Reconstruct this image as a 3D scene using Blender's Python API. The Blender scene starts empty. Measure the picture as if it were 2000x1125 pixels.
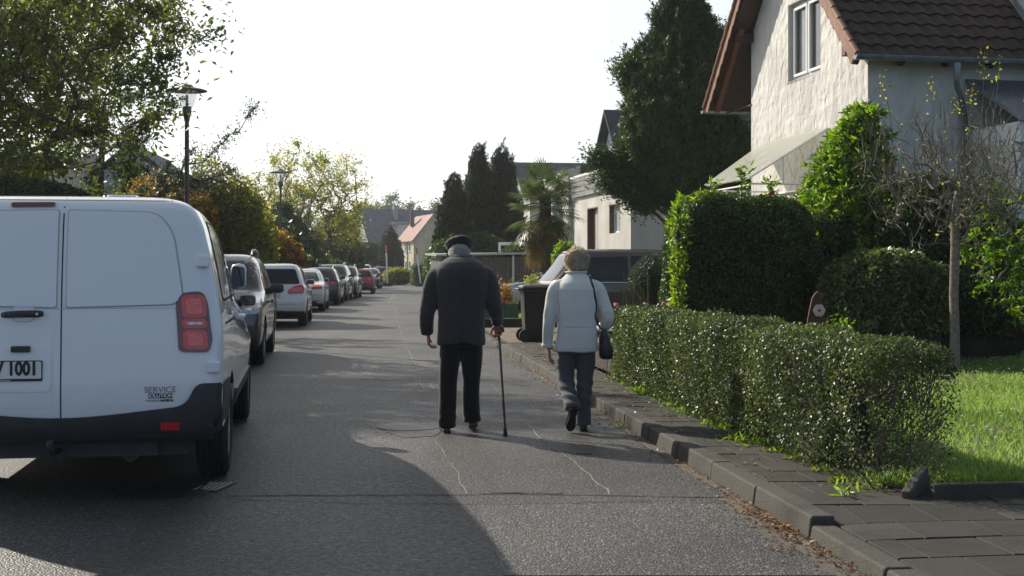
import bpy, bmesh, math, random
import numpy as np
from mathutils import Vector, Matrix, noise
from mathutils.bvhtree import BVHTree
random.seed(7)
S = bpy.context.scene
C = S.collection
F = 2550.0; HC = 1.45; HY = 523.0          # focal length in photo pixels, eye height, horizon row
R = math.radians
def at(px, py, D): return Vector(((px-1000)/F*D, D, HC-(py-HY)/F*D))
def zat(py, D): return HC-(py-HY)/F*D
def gnd(px, py, z=0.0):
    D = F*(HC-z)/(py-HY); return Vector(((px-1000)/F*D, D, z))

# ------------------------------------------------------------------ materials
def nodes(name):
    m = bpy.data.materials.new(name); m.use_nodes = True
    nt = m.node_tree; nt.nodes.clear()
    out = nt.nodes.new('ShaderNodeOutputMaterial')
    return m, nt, out
def N(nt, t, **kw):
    n = nt.nodes.new(t)
    for k, v in kw.items():
        if k in n.inputs: n.inputs[k].default_value = v
        else: setattr(n, k, v)
    return n
def ramp(nt, stops, fac):
    r = nt.nodes.new('ShaderNodeValToRGB')
    e = r.color_ramp.elements
    while len(e) < len(stops): e.new(0.5)
    for el, (p, c) in zip(e, stops):
        el.position = p; el.color = (*c, 1) if len(c) == 3 else c
    nt.links.new(fac, r.inputs[0]); return r.outputs[0]
def g(v): return (v, v, v)
def simple(name, col, rough=0.6, metal=0, coat=0, var=0.12, scale=6, bump=0, bscale=60, spec=0.5, trans=0):
    m, nt, out = nodes(name)
    b = N(nt, 'ShaderNodeBsdfPrincipled'); b.inputs['Roughness'].default_value = rough
    b.inputs['Metallic'].default_value = metal; b.inputs['Coat Weight'].default_value = coat
    b.inputs['Coat Roughness'].default_value = 0.04; b.inputs['Specular IOR Level'].default_value = spec
    b.inputs['Transmission Weight'].default_value = trans
    tc = N(nt, 'ShaderNodeTexCoord')
    nz = N(nt, 'ShaderNodeTexNoise'); nz.inputs['Scale'].default_value = scale; nz.inputs['Detail'].default_value = 6
    nt.links.new(tc.outputs['Object'], nz.inputs['Vector'])
    lo = tuple(c*(1-var) for c in col); hi = tuple(min(1, c*(1+var)) for c in col)
    nt.links.new(ramp(nt, [(0.3, lo), (0.7, hi)], nz.outputs['Fac']), b.inputs['Base Color'])
    if bump:
        n2 = N(nt, 'ShaderNodeTexNoise'); n2.inputs['Scale'].default_value = bscale; n2.inputs['Detail'].default_value = 5
        nt.links.new(tc.outputs['Object'], n2.inputs['Vector'])
        bp = N(nt, 'ShaderNodeBump'); bp.inputs['Strength'].default_value = bump; bp.inputs['Distance'].default_value = 0.02
        nt.links.new(n2.outputs['Fac'], bp.inputs['Height']); nt.links.new(bp.outputs[0], b.inputs['Normal'])
    nt.links.new(b.outputs[0], out.inputs[0]); return m
def paint(name, col, rough=0.3, metal=0.0, dirt=0.25):
    m, nt, out = nodes(name)
    b = N(nt, 'ShaderNodeBsdfPrincipled'); b.inputs['Metallic'].default_value = metal
    b.inputs['Coat Weight'].default_value = 1; b.inputs['Coat Roughness'].default_value = 0.03
    tc = N(nt, 'ShaderNodeTexCoord')
    nz = N(nt, 'ShaderNodeTexNoise'); nz.inputs['Scale'].default_value = 3; nz.inputs['Detail'].default_value = 8
    nt.links.new(tc.outputs['Object'], nz.inputs['Vector'])
    nt.links.new(ramp(nt, [(0.3, g(rough)), (0.8, g(rough+dirt*0.5))], nz.outputs['Fac']), b.inputs['Roughness'])
    # road film collects low on the body
    sx = N(nt, 'ShaderNodeSeparateXYZ'); nt.links.new(tc.outputs['Object'], sx.inputs[0])
    ma = N(nt, 'ShaderNodeMath', operation='MULTIPLY_ADD'); ma.inputs[1].default_value = -1.6; ma.inputs[2].default_value = 1.15
    nt.links.new(sx.outputs[2], ma.inputs[0])
    mb = N(nt, 'ShaderNodeMath', operation='MULTIPLY', use_clamp=True)
    nt.links.new(ma.outputs[0], mb.inputs[0]); nt.links.new(nz.outputs['Fac'], mb.inputs[1])
    mc = N(nt, 'ShaderNodeMath', operation='MULTIPLY'); mc.inputs[1].default_value = dirt*2
    nt.links.new(mb.outputs[0], mc.inputs[0])
    mx = N(nt, 'ShaderNodeMix', data_type='RGBA'); mx.inputs[6].default_value = (*col, 1); mx.inputs[7].default_value = (.16, .14, .12, 1)
    nt.links.new(mc.outputs[0], mx.inputs[0]); nt.links.new(mx.outputs[2], b.inputs['Base Color'])
    nt.links.new(b.outputs[0], out.inputs[0]); return m
def leafmat(name, cols, trans=0.4, rough=0.45, spec=0.4):
    """cols: three colours for old, normal, young leaves; varied per leaf"""
    m, nt, out = nodes(name)
    a = N(nt, 'ShaderNodeAttribute', attribute_name='rnd')
    c = ramp(nt, [(i/(len(cols)-1)*0.9+0.05, col) for i, col in enumerate(cols)], a.outputs['Fac'])
    b = N(nt, 'ShaderNodeBsdfPrincipled'); b.inputs['Roughness'].default_value = rough; b.inputs['Specular IOR Level'].default_value = spec
    nt.links.new(c, b.inputs['Base Color'])
    t = N(nt, 'ShaderNodeBsdfTranslucent')
    hs = N(nt, 'ShaderNodeHueSaturation', Saturation=1.1, Value=1.9); nt.links.new(c, hs.inputs['Color']); nt.links.new(hs.outputs[0], t.inputs[0])
    mx = N(nt, 'ShaderNodeMixShader'); mx.inputs[0].default_value = trans
    nt.links.new(b.outputs[0], mx.inputs[1]); nt.links.new(t.outputs[0], mx.inputs[2])
    nt.links.new(mx.outputs[0], out.inputs[0]); return m

M = {}
M['van_white'] = paint('van_white', (.78, .80, .82), .28, dirt=.26)
M['car_white'] = paint('car_white', (.82, .82, .81), .3, dirt=.12)
M['car_black'] = paint('car_black', (.012, .013, .016), .25)
M['car_grey'] = paint('car_grey', (.065, .07, .082), .28, .55)
M['car_blue'] = paint('car_blue', (.03, .045, .07), .3, .4)
M['car_green'] = paint('car_green', (.012, .028, .022), .3, .2)
M['car_red'] = paint('car_red', (.30, .018, .02), .35)
M['car_silver'] = paint('car_silver', (.5, .52, .56), .3, .5)
M['car_brown'] = paint('car_brown', (.085, .065, .055), .3, .4)
M['glass'] = simple('glass_dark', (.008, .010, .012), .04, var=.1, spec=.5)
M['rubber'] = simple('rubber', (.018, .018, .018), .8, var=.2, scale=30, bump=.3)
M['black_plastic'] = simple('black_plastic', (.03, .031, .034), .5, var=.25, scale=12, bump=.15, bscale=200)
M['gap'] = simple('panel_gap', (.02, .02, .022), .8)
M['seam_grey'] = simple('seam_grey', (.46,.48,.50), .5)
M['chrome'] = simple('chrome', (.7, .7, .7), .15, 1.0, var=.05)
M['alloy'] = simple('alloy', (.45, .45, .46), .3, .9, var=.15)
M['red_lens'] = simple('red_lens', (.62, .02, .018), .12, var=.35, scale=45, coat=1)
M['red_lens_bright'] = simple('red_lens_bright', (.88, .10, .07), .15, var=.3, scale=60, coat=1)
M['dark_lens'] = simple('dark_lens', (.10, .004, .006), .1, coat=1)
M['clear_lens'] = simple('clear_lens', (.45, .46, .48), .1, .3, var=.4, scale=40, coat=1)
M['plate_white'] = simple('plate_white', (.72, .72, .70), .4)
M['ink'] = simple('ink', (.015, .015, .017), .5)
M['ink_grey'] = simple('ink_grey', (.22, .23, .25), .5)
M['lamp_metal'] = simple('lamp_metal', (.10, .10, .115), .45, .5, var=.2, scale=8)
M['white_plastic'] = simple('white_plastic', (.72, .72, .71), .4, var=.05)
M['zinc'] = simple('zinc', (.22, .25, .28), .42, .7, var=.3, scale=9)
M['bark'] = simple('bark', (.095, .075, .055), .9, var=.45, scale=14, bump=.7, bscale=35)
M['bark_pale'] = simple('bark_pale', (.19, .165, .125), .85, var=.4, scale=22, bump=.6, bscale=60)
M['twig'] = simple('twig', (.12, .095, .075), .8, var=.4, scale=30)
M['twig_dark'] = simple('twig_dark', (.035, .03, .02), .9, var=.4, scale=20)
M['wood_dark'] = simple('wood_dark', (.045, .025, .017), .6, var=.35, scale=8, bump=.3)
M['timber_red'] = simple('timber_red', (.16, .055, .03), .6, var=.3, scale=7, bump=.3)
M['rust'] = simple('rust', (.10, .035, .018), .8, var=.4, scale=20, bump=.4)
M['bin'] = simple('bin', (.018, .015, .014), .45, var=.3, scale=10, bump=.1)
M['soil'] = simple('soil', (.045, .033, .024), .95, var=.5, scale=20, bump=1, bscale=40)

# ------------------------------------------------------------------ object helpers
def tag(o, label=None, cat=None, group=None, kind=None):
    if label: o['label'] = label
    if cat: o['category'] = cat
    if group: o['group'] = group
    if kind: o['kind'] = kind
    return o
def empty(name, loc=(0, 0, 0), rz=0.0):
    o = bpy.data.objects.new(name, None); C.objects.link(o)
    o.location = loc; o.rotation_euler = (0, 0, rz); o.empty_display_size = .2
    return o
def thing(name, label, cat, loc=(0, 0, 0), rz=0.0, group=None):
    return tag(empty(name, loc, rz), label, cat, group)
def link(name, me, mats, parent=None, smooth=True):
    o = bpy.data.objects.new(name, me); C.objects.link(o)
    for m in (mats if isinstance(mats, (list, tuple)) else [mats]): me.materials.append(M[m] if isinstance(m, str) else m)
    if parent: o.parent = parent
    if smooth: me.polygons.foreach_set('use_smooth', [True]*len(me.polygons))
    return o
def auto(o, ang=35):
    me = o.data; bm = bmesh.new(); bm.from_mesh(me)
    for e in bm.edges:
        e.smooth = not (len(e.link_faces) == 2 and e.calc_face_angle(0) > R(ang))
    for f in bm.faces: f.smooth = True
    bm.to_mesh(me); bm.free(); return o
def bevel(o, w=.01, seg=2):
    b = o.modifiers.new('bevel', 'BEVEL'); b.width = w; b.segments = seg; b.limit_method = 'ANGLE'; b.angle_limit = R(35); return o
def evald(o):
    dg = bpy.context.evaluated_depsgraph_get(); dg.update()
    return bpy.data.meshes.new_from_object(o.evaluated_get(dg))
class MB:
    def __init__(s): s.v = []; s.f = []; s.mi = []; s.cur = 0
    def add(s, vs, fs, T=None):
        n = len(s.v)
        s.v += [tuple(T @ Vector(v)) if T is not None else tuple(v) for v in vs]
        s.f += [tuple(i+n for i in f) for f in fs]; s.mi += [s.cur]*len(fs); return s
    def box(s, c, d, rz=0, T=None):
        x, y, z = d[0]/2, d[1]/2, d[2]/2
        vs = [(a, b, cc) for cc in (-z, z) for a, b in ((-x, -y), (x, -y), (x, y), (-x, y))]
        fs = [(3, 2, 1, 0), (4, 5, 6, 7), (0, 1, 5, 4), (1, 2, 6, 5), (2, 3, 7, 6), (3, 0, 4, 7)]
        A = Matrix.Translation(c) @ Matrix.Rotation(rz, 4, 'Z')
        return s.add(vs, fs, (T @ A) if T is not None else A)
    def box2(s, a, b, T=None):
        return s.box([(p+q)/2 for p, q in zip(a, b)], [abs(q-p) for p, q in zip(a, b)], 0, T)
    def prism(s, poly, h, T=None, h0=0):
        n = len(poly)
        vs = [(x, y, h0) for x, y in poly]+[(x, y, h) for x, y in poly]
        fs = [tuple(range(n-1, -1, -1)), tuple(range(n, 2*n))]+[(i, (i+1) % n, (i+1) % n+n, i+n) for i in range(n)]
        return s.add(vs, fs, T)
    def lathe(s, prof, seg=24, T=None, cap=True):
        vs = []; fs = []
        for r, z in prof:
            for i in range(seg):
                a = 2*math.pi*i/seg; vs.append((r*math.cos(a), r*math.sin(a), z))
        for j in range(len(prof)-1):
            for i in range(seg):
                k = (i+1) % seg; fs.append((j*seg+i, j*seg+k, (j+1)*seg+k, (j+1)*seg+i))
        if cap:
            fs.append(tuple(range(seg-1, -1, -1))); n = (len(prof)-1)*seg; fs.append(tuple(n+i for i in range(seg)))
        return s.add(vs, fs, T)
    def tube(s, pts, rad, seg=8, cap=True, flat=None):
        pts = [Vector(p) for p in pts]; n = len(pts)
        if not isinstance(rad, (list, tuple)): rad = [rad]*n
        vs = []; fs = []; u = None
        for i, p in enumerate(pts):
            t = (pts[min(i+1, n-1)]-pts[max(i-1, 0)])
            if t.length < 1e-9: t = Vector((0, 0, 1))
            t.normalize()
            if u is None:
                u = t.cross(Vector((0, 1, 0) if abs(t.y) < .9 else (1, 0, 0))).normalized()
            else:
                u = (u-t*u.dot(t))
                u = u.normalized() if u.length > 1e-6 else t.orthogonal().normalized()
            w = t.cross(u); r = rad[i]
            ru, rw = (r, r) if not isinstance(r, (tuple, list)) else r
            for k in range(seg):
                a = 2*math.pi*k/seg; vs.append(p+u*(ru*math.cos(a))+w*(rw*math.sin(a)))
        for j in range(n-1):
            for k in range(seg):
                q = (k+1) % seg; fs.append((j*seg+k, j*seg+q, (j+1)*seg+q, (j+1)*seg+k))
        if cap: fs.append(tuple(range(seg-1, -1, -1))); fs.append(tuple((n-1)*seg+k for k in range(seg)))
        return s.add(vs, fs)
    def mesh(s, name='m'):
        me = bpy.data.meshes.new(name); me.from_pydata(s.v, [], s.f); me.polygons.foreach_set('material_index', s.mi); me.update(); return me
    def build(s, name, mats, parent=None, smooth=False, ang=35):
        me = s.mesh(name)
        bm = bmesh.new(); bm.from_mesh(me); bmesh.ops.recalc_face_normals(bm, faces=bm.faces); bm.to_mesh(me); bm.free()
        o = link(name, me, mats, parent, False)
        if smooth: auto(o, ang)
        return o
def bool_cut(me, cutters, name='cut'):
    """cut a list of MB solids out of mesh, return the new mesh"""
    a = bpy.data.objects.new(name, me); C.objects.link(a); tmp = []
    for c in cutters:
        cm = c.mesh(); bm = bmesh.new(); bm.from_mesh(cm); bmesh.ops.recalc_face_normals(bm, faces=bm.faces); bm.to_mesh(cm); bm.free()
        b = bpy.data.objects.new('cutter', cm); C.objects.link(b); tmp.append(b)
        md = a.modifiers.new('b', 'BOOLEAN'); md.object = b; md.operation = 'DIFFERENCE'; md.solver = 'EXACT'
    r = evald(a)
    for o in tmp+[a]: bpy.data.objects.remove(o)
    return r
def smoothpoly(pts, r=.03, n=5):
    """round the corners of a 2-D outline"""
    out = []; k = len(pts)
    for i in range(k):
        p = Vector(pts[i][:2]); a = Vector(pts[i-1][:2]); b = Vector(pts[(i+1) % k][:2])
        rr = pts[i][2] if len(pts[i]) > 2 else r
        da, db = (a-p), (b-p); l = min(rr, da.length*.48, db.length*.48)
        s0 = p+da.normalized()*l; s1 = p+db.normalized()*l
        for j in range(n+1):
            t = j/n; out.append((s0*(1-t)**2+p*2*t*(1-t)+s1*t*t)[:])
    return out
def panel(name, bvh, outline, O, U, V, D, mat, parent, off=.004, res=.06, back=.01, smooth=True, shape=None):
    """lay a thin shaped plate (lamp lens, window, trim, seam) on a curved body"""
    O, U, V, D = Vector(O), Vector(U), Vector(V), Vector(D).normalized()
    bm = bmesh.new()
    bm.faces.new([bm.verts.new((u, v, 0)) for u, v in outline])
    bm.normal_update(); bmesh.ops.triangulate(bm, faces=bm.faces[:], ngon_method='EAR_CLIP')
    us = [p[0] for p in outline]; vs = [p[1] for p in outline]
    def cut(lo, hi, ax):
        k = int((hi-lo)/res)
        for i in range(1, k+1):
            c = lo+(hi-lo)*i/(k+1)
            co = (c, 0, 0) if ax == 0 else (0, c, 0); no = (1, 0, 0) if ax == 0 else (0, 1, 0)
            bmesh.ops.bisect_plane(bm, geom=bm.verts[:]+bm.edges[:]+bm.faces[:], plane_co=co, plane_no=no)
    cut(min(us), max(us), 0); cut(min(vs), max(vs), 1)
    bmesh.ops.triangulate(bm, faces=[f for f in bm.faces if len(f.verts) > 4])
    nr = {}
    for v in bm.verts:
        p = O+U*v.co.x+V*v.co.y
        h, n_, i_, d_ = bvh.ray_cast(p-D*3, D)
        if h is None: h, n_, i_, d_ = bvh.find_nearest(p)
        if n_.dot(D) > 0: n_ = -n_
        k = off
        if shape: k += shape(v.co.x, v.co.y)
        v.co = h+n_*k; nr[v.index] = n_
    bm.normal_update()
    f0 = bm.faces[:] if len(bm.faces) else []
    if sum((f.normal.dot(D)) for f in f0) > 0: bmesh.ops.reverse_faces(bm, faces=f0)
    if back:
        be = [e for e in bm.edges if e.is_boundary]
        r = bmesh.ops.extrude_edge_only(bm, edges=be)
        for v in [x for x in r['geom'] if isinstance(x, bmesh.types.BMVert)]:
            h, n_, i_, d_ = bvh.find_nearest(v.co); v.co = v.co+D*(off+back)
    me = bpy.data.meshes.new(name); bm.to_mesh(me); bm.free()
    o = link(name, me, mat, parent, False)
    if smooth: auto(o, 40)
    return o
def text_mesh(body, size, name='t', ext=.0008, font_sx=1.0, bold=0.0):
    cu = bpy.data.curves.new(name, 'FONT'); cu.body = body; cu.size = size; cu.extrude = ext; cu.align_x = 'CENTER'; cu.align_y = 'CENTER'; cu.offset = bold
    t = bpy.data.objects.new(name, cu); C.objects.link(t); t.scale = (font_sx, 1, 1)
    me = evald(t); bpy.data.objects.remove(t)
    me.transform(Matrix.Diagonal((font_sx, 1, 1, 1))); return me
def put_text(body, size, mat, parent, M4, name='lettering', **kw):
    me = text_mesh(body, size, **kw); me.transform(M4); me.materials.clear(); return link(name, me, mat, parent, False)

# ------------------------------------------------------------------ foliage
RG = np.random.default_rng(11)
def quads(name, V, rnd, mats, parent=None, mi=None):
    n = len(V)//4
    me = bpy.data.meshes.new(name)
    me.vertices.add(n*4); me.loops.add(n*4); me.polygons.add(n)
    me.vertices.foreach_set('co', V.astype(np.float32).ravel())
    me.loops.foreach_set('vertex_index', np.arange(n*4, dtype=np.int32))
    me.polygons.foreach_set('loop_start', np.arange(0, n*4, 4, dtype=np.int32))
    if mi is not None: me.polygons.foreach_set('material_index', mi.astype(np.int32))
    me.update(calc_edges=True)
    at_ = me.attributes.new('rnd', 'FLOAT', 'FACE'); at_.data.foreach_set('value', rnd.astype(np.float32))
    return link(name, me, mats, parent, False)
def nrm(a): return a/np.maximum(np.linalg.norm(a, axis=1, keepdims=True), 1e-9)
def lump(P, sc, seed=0):
    r = np.random.default_rng(seed); s = 0
    for k in range(5):
        w = r.normal(size=3)*sc*(1+k*.5); s = s+np.sin(P@w+r.uniform(0, 6.28))/(1+k*.5)
    return s/2.6
def leaf_quads(P, Nn, L, Wd, up=0.0, spread=.8, axis=None, aspread=.6, fold=.15, rg=RG):
    n = len(P)
    nn = nrm((Nn if Nn is not None else 0)+rg.normal(size=(n, 3))*spread)
    a = rg.normal(size=(n, 3))*(aspread if axis is not None else 1)
    if axis is not None: a = a+axis
    a[:, 2] += up
    t = nrm(a-nn*np.sum(a*nn, 1, keepdims=True)); b = np.cross(nn, t)
    L = (L*rg.uniform(.65, 1.3, n))[:, None]; W2 = (Wd*rg.uniform(.7, 1.2, n)/2)[:, None]
    V = np.empty((n, 4, 3))
    V[:, 0] = P; V[:, 1] = P+t*L*.45+b*W2+nn*L*fold; V[:, 2] = P+t*L; V[:, 3] = P+t*L*.45-b*W2+nn*L*fold
    return V.reshape(-1, 3)
def rndvals(P, sc=1.5, seed=0, rg=RG, mixr=.5, bias=0):
    return np.clip(.5+bias+.28*lump(P, sc, seed)+(rg.random(len(P))-.5)*mixr, 0, 1)
def rbox_points(n, h, r, rg=RG, top=True):
    """points on a rounded box of half sizes h (bottom skipped)"""
    h = np.array(h, float); A = [h[1]*h[2], h[1]*h[2], h[0]*h[2], h[0]*h[2], h[0]*h[1]*(1 if top else 0)]
    k = rg.choice(5, n, p=np.array(A)/sum(A)); q = rg.uniform(-1, 1, (n, 3))*h
    q[k == 0, 0] = -h[0]; q[k == 1, 0] = h[0]; q[k == 2, 1] = -h[1]; q[k == 3, 1] = h[1]; q[k == 4, 2] = h[2]
    c = np.clip(q, -(h-r), h-r); c[:, 2] = np.where(q[:, 2] < 0, q[:, 2], c[:, 2]); d = nrm(q-c)
    return c+d*r, d
def rbox_mesh(h, r, res, lumpf, seed):
    bm = bmesh.new(); bmesh.ops.create_cube(bm, size=2)
    for v in bm.verts: v.co = Vector((v.co.x*h[0], v.co.y*h[1], v.co.z*h[2]))
    for ax in range(3):
        k = int(2*h[ax]/res)
        for i in range(1, k+1):
            c = -h[ax]+2*h[ax]*i/(k+1); co = [0, 0, 0]; no = [0, 0, 0]; co[ax] = c; no[ax] = 1
            bmesh.ops.bisect_plane(bm, geom=bm.verts[:]+bm.edges[:]+bm.faces[:], plane_co=co, plane_no=no)
    q = np.array([v.co[:] for v in bm.verts]); h_ = np.array(h)
    c = np.clip(q, -(h_-r), h_-r); c[:, 2] = np.where(q[:, 2] < 0, q[:, 2], c[:, 2]); d = nrm(q-c)
    p = c+d*r*np.minimum(1, np.linalg.norm(q-c, axis=1, keepdims=True)/r)
    p = p+d*(lump(p, lumpf, seed)*.04)[:, None]
    for v, pp in zip(bm.verts, p): v.co = pp
    me = bpy.data.meshes.new('core'); bm.to_mesh(me); bm.free(); return me
def hedge(name, label, cat, loc, rz, h, n, leaf, mat, seed, r=.12, depth=.06, lumpf=2.5, lumpa=.05, group=None, core=.09, core_mat='twig_dark', mixr=.5, twigs=0, up=.3, bias=0, gapf=None, short=0):
    t = thing(name, label, cat, loc, rz, group); rg = np.random.default_rng(seed)
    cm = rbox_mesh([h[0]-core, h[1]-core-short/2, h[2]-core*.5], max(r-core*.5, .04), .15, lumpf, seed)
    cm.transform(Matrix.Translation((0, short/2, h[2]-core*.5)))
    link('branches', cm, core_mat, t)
    P, Nn = rbox_points(n, h, r, rg)
    P = P+Nn*(lump(P, lumpf, seed)*lumpa)[:, None]-Nn*(rg.exponential(depth, n)-depth*.6)[:, None]
    P[:, 2] += h[2]; P = P[P[:, 2] > 0.03]; Nn = Nn[:len(P)] if False else nrm(P-np.array([0, 0, h[2]])) if False else Nn[:0]
    if gapf is not None: P = P[gapf(P, rg)]
    c = np.clip(P-np.array([0, 0, h[2]]), -(np.array(h)-r), np.array(h)-r); Nn = nrm(P-np.array([0, 0, h[2]])-c)
    quads('foliage', leaf_quads(P, Nn*.8, leaf, leaf*.55, up=up, rg=rg), rndvals(P, 2.2, seed+1, rg, mixr, bias), mat, t)
    if twigs:
        m = MB()
        for i in range(twigs):
            q, d = rbox_points(1, h, r, rg); p = Vector(q[0]); p.z += h[2]; dd = Vector(d[0])
            a = p-dd*.15-Vector((0, 0, .2)); m.tube([a, (a+p)/2+Vector(rg.normal(size=3)*.03), p+dd*.02], [.004, .003, .0015], 4, False)
        m.build('twigs', 'twig', t)
    return t
def dir_points(n, rad, rg, p=2.0, zmin=-.2):
    d = nrm(rg.normal(size=(n*2, 3))); d = d[d[:, 2] > zmin][:n]
    rad = np.array(rad, float)
    k = (np.abs(d[:, 0]/rad[0])**p+np.abs(d[:, 1]/rad[1])**p+np.abs(d[:, 2]/rad[2])**p)**(-1/p)
    return d*k[:, None], d
def bush(name, label, cat, loc, rad, n, leaf, mat, seed, p=2.2, lumpf=3, lumpa=.12, depth=.12, zmin=-.2, core=.8, up=.3, asp=.5, group=None, core_mat='twig_dark', zc=None, mixr=.5, bias=0, stems=6, spread=.8):
    """rounded shrub: dark inner twig mass plus leaves through an uneven shell"""
    t = thing(name, label, cat, loc, 0, group); rg = np.random.default_rng(seed)
    zc = rad[2]*.75 if zc is None else zc
    P, d = dir_points(n, rad, rg, p, zmin)
    sc = 1+lumpa*lump(d*2, lumpf, seed)-rg.exponential(depth, len(P)); P = P*np.maximum(sc, .35)[:, None]; P[:, 2] += zc
    k = P[:, 2] > .04; P = P[k]; d = d[k]
    quads('foliage', leaf_quads(P, d*.7, leaf, leaf*asp, up=up, rg=rg, spread=spread), rndvals(P, 1.6/max(rad), seed+1, rg, mixr, bias), mat, t)
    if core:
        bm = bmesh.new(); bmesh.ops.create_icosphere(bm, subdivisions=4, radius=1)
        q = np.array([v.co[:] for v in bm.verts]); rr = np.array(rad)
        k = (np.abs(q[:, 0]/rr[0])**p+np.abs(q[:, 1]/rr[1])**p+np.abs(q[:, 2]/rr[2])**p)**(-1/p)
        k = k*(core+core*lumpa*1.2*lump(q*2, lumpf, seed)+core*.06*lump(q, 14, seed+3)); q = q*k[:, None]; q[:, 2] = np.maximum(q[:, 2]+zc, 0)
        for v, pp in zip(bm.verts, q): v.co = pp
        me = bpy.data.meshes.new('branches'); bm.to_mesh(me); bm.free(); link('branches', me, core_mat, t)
    elif stems:
        m = MB()
        for i in range(stems):
            a = rg.uniform(0, 6.28); e = Vector((math.cos(a)*rad[0]*.6, math.sin(a)*rad[1]*.6, zc+rad[2]*.5))
            m.tube([(0, 0, 0), e*.5+Vector((0, 0, .1)), e], [.02, .013, .004], 5)
        m.build('stems', 'twig', t)
    return t
def tree(name, label, cat, base, targets, trunk, mat, bark='bark', leafn=20, leaf=.07, spread=.25, r0=.012, seed=1, asp=.5, group=None, droop=-.2, rsc=1.5, expo=.5, curl=.12, mixr=.6, keep=1.0, bias=0, lmix=.35):
    """branch network grown out to the crown's twig ends, then leaves about the twigs"""
    rg = np.random.default_rng(seed); t = thing(name, label, cat, base, 0, group)
    nodes_ = [np.array(p, float) for p in trunk]; par = [i-1 for i in range(len(nodes_))]
    order = np.argsort(np.min(np.linalg.norm(targets[:, None]-np.array(trunk)[None, 1:], axis=2), axis=1))
    paths = []; ends = []; nt0 = len(nodes_)
    for q in targets[order]:
        A = np.array(nodes_); dd = np.linalg.norm(A-q, axis=1)+np.where(A[:, 2] > q[2], (A[:, 2]-q[2])*.9, 0); dd[0] += 9
        i = int(np.argmin(dd)); a = A[i]; L = np.linalg.norm(q-a); k = max(2, int(L/.35)+1)
        prev = i; pth = [i]
        sag = np.array([0, 0, L*.12]); side = rg.normal(size=3)*L*curl
        for j in range(1, k+1):
            u = j/k; p = a+(q-a)*u+side*math.sin(math.pi*u)*.6+sag*math.sin(math.pi*u)*(1 if q[2] > a[2] else -1)*.5
            nodes_.append(p); par.append(prev); prev = len(nodes_)-1; pth.append(prev)
        paths.append(pth); ends.append(prev)
    cnt = np.zeros(len(nodes_))
    for e in ends: cnt[e] += 1
    for i in range(len(nodes_)-1, 0, -1): cnt[par[i]] += cnt[i]
    rad = r0*np.maximum(cnt, .6)**expo
    m = MB()
    m.tube([nodes_[i] for i in range(nt0)], [float(max(rad[i], rad[nt0-1])*(1.25 if i == 0 else 1)) for i in range(nt0)], 12)
    m.build('trunk', bark, t, True, 60)
    m = MB()
    for pth in paths:
        rr = [float(rad[i]) for i in pth]; rr[0] = min(rr[0], rr[1]*1.1); rr[-1] *= .5
        m.tube([nodes_[i] for i in pth], rr, 6 if rr[0] > .03 else 4, False)
    m.build('branches', bark, t, True, 80)
    if leafn:
        A = np.array(nodes_); cand = [i for pth in paths for i in pth[len(pth)//2:] if cnt[i] <= 3]
        cand = np.array(cand); k = rg.choice(cand, int(len(targets)*leafn)); kk = np.array([par[i] for i in k]); u = rg.random((len(k), 1))
        P = A[k]*u+A[kk]*(1-u)+rg.normal(size=(len(k), 3))*spread*rg.random((len(k), 1))
        quads('crown', leaf_quads(P, np.array([[0, 0, .5]]), leaf, leaf*asp, up=droop, rg=rg), rndvals(P, rsc, seed+1, rg, mixr, bias), mat, t)
    return t
def ellip_targets(n, c, rad, rg, shell=.45, zcut=-9, lumpa=.15, seed=0):
    d = nrm(rg.normal(size=(n*3, 3))); r = (rg.random(len(d))**shell)*(1+lumpa*lump(d*2, 2.5, seed))
    P = np.array(c)+d*r[:, None]*np.array(rad); P = P[P[:, 2] > zcut]; return P[:n]
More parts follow.
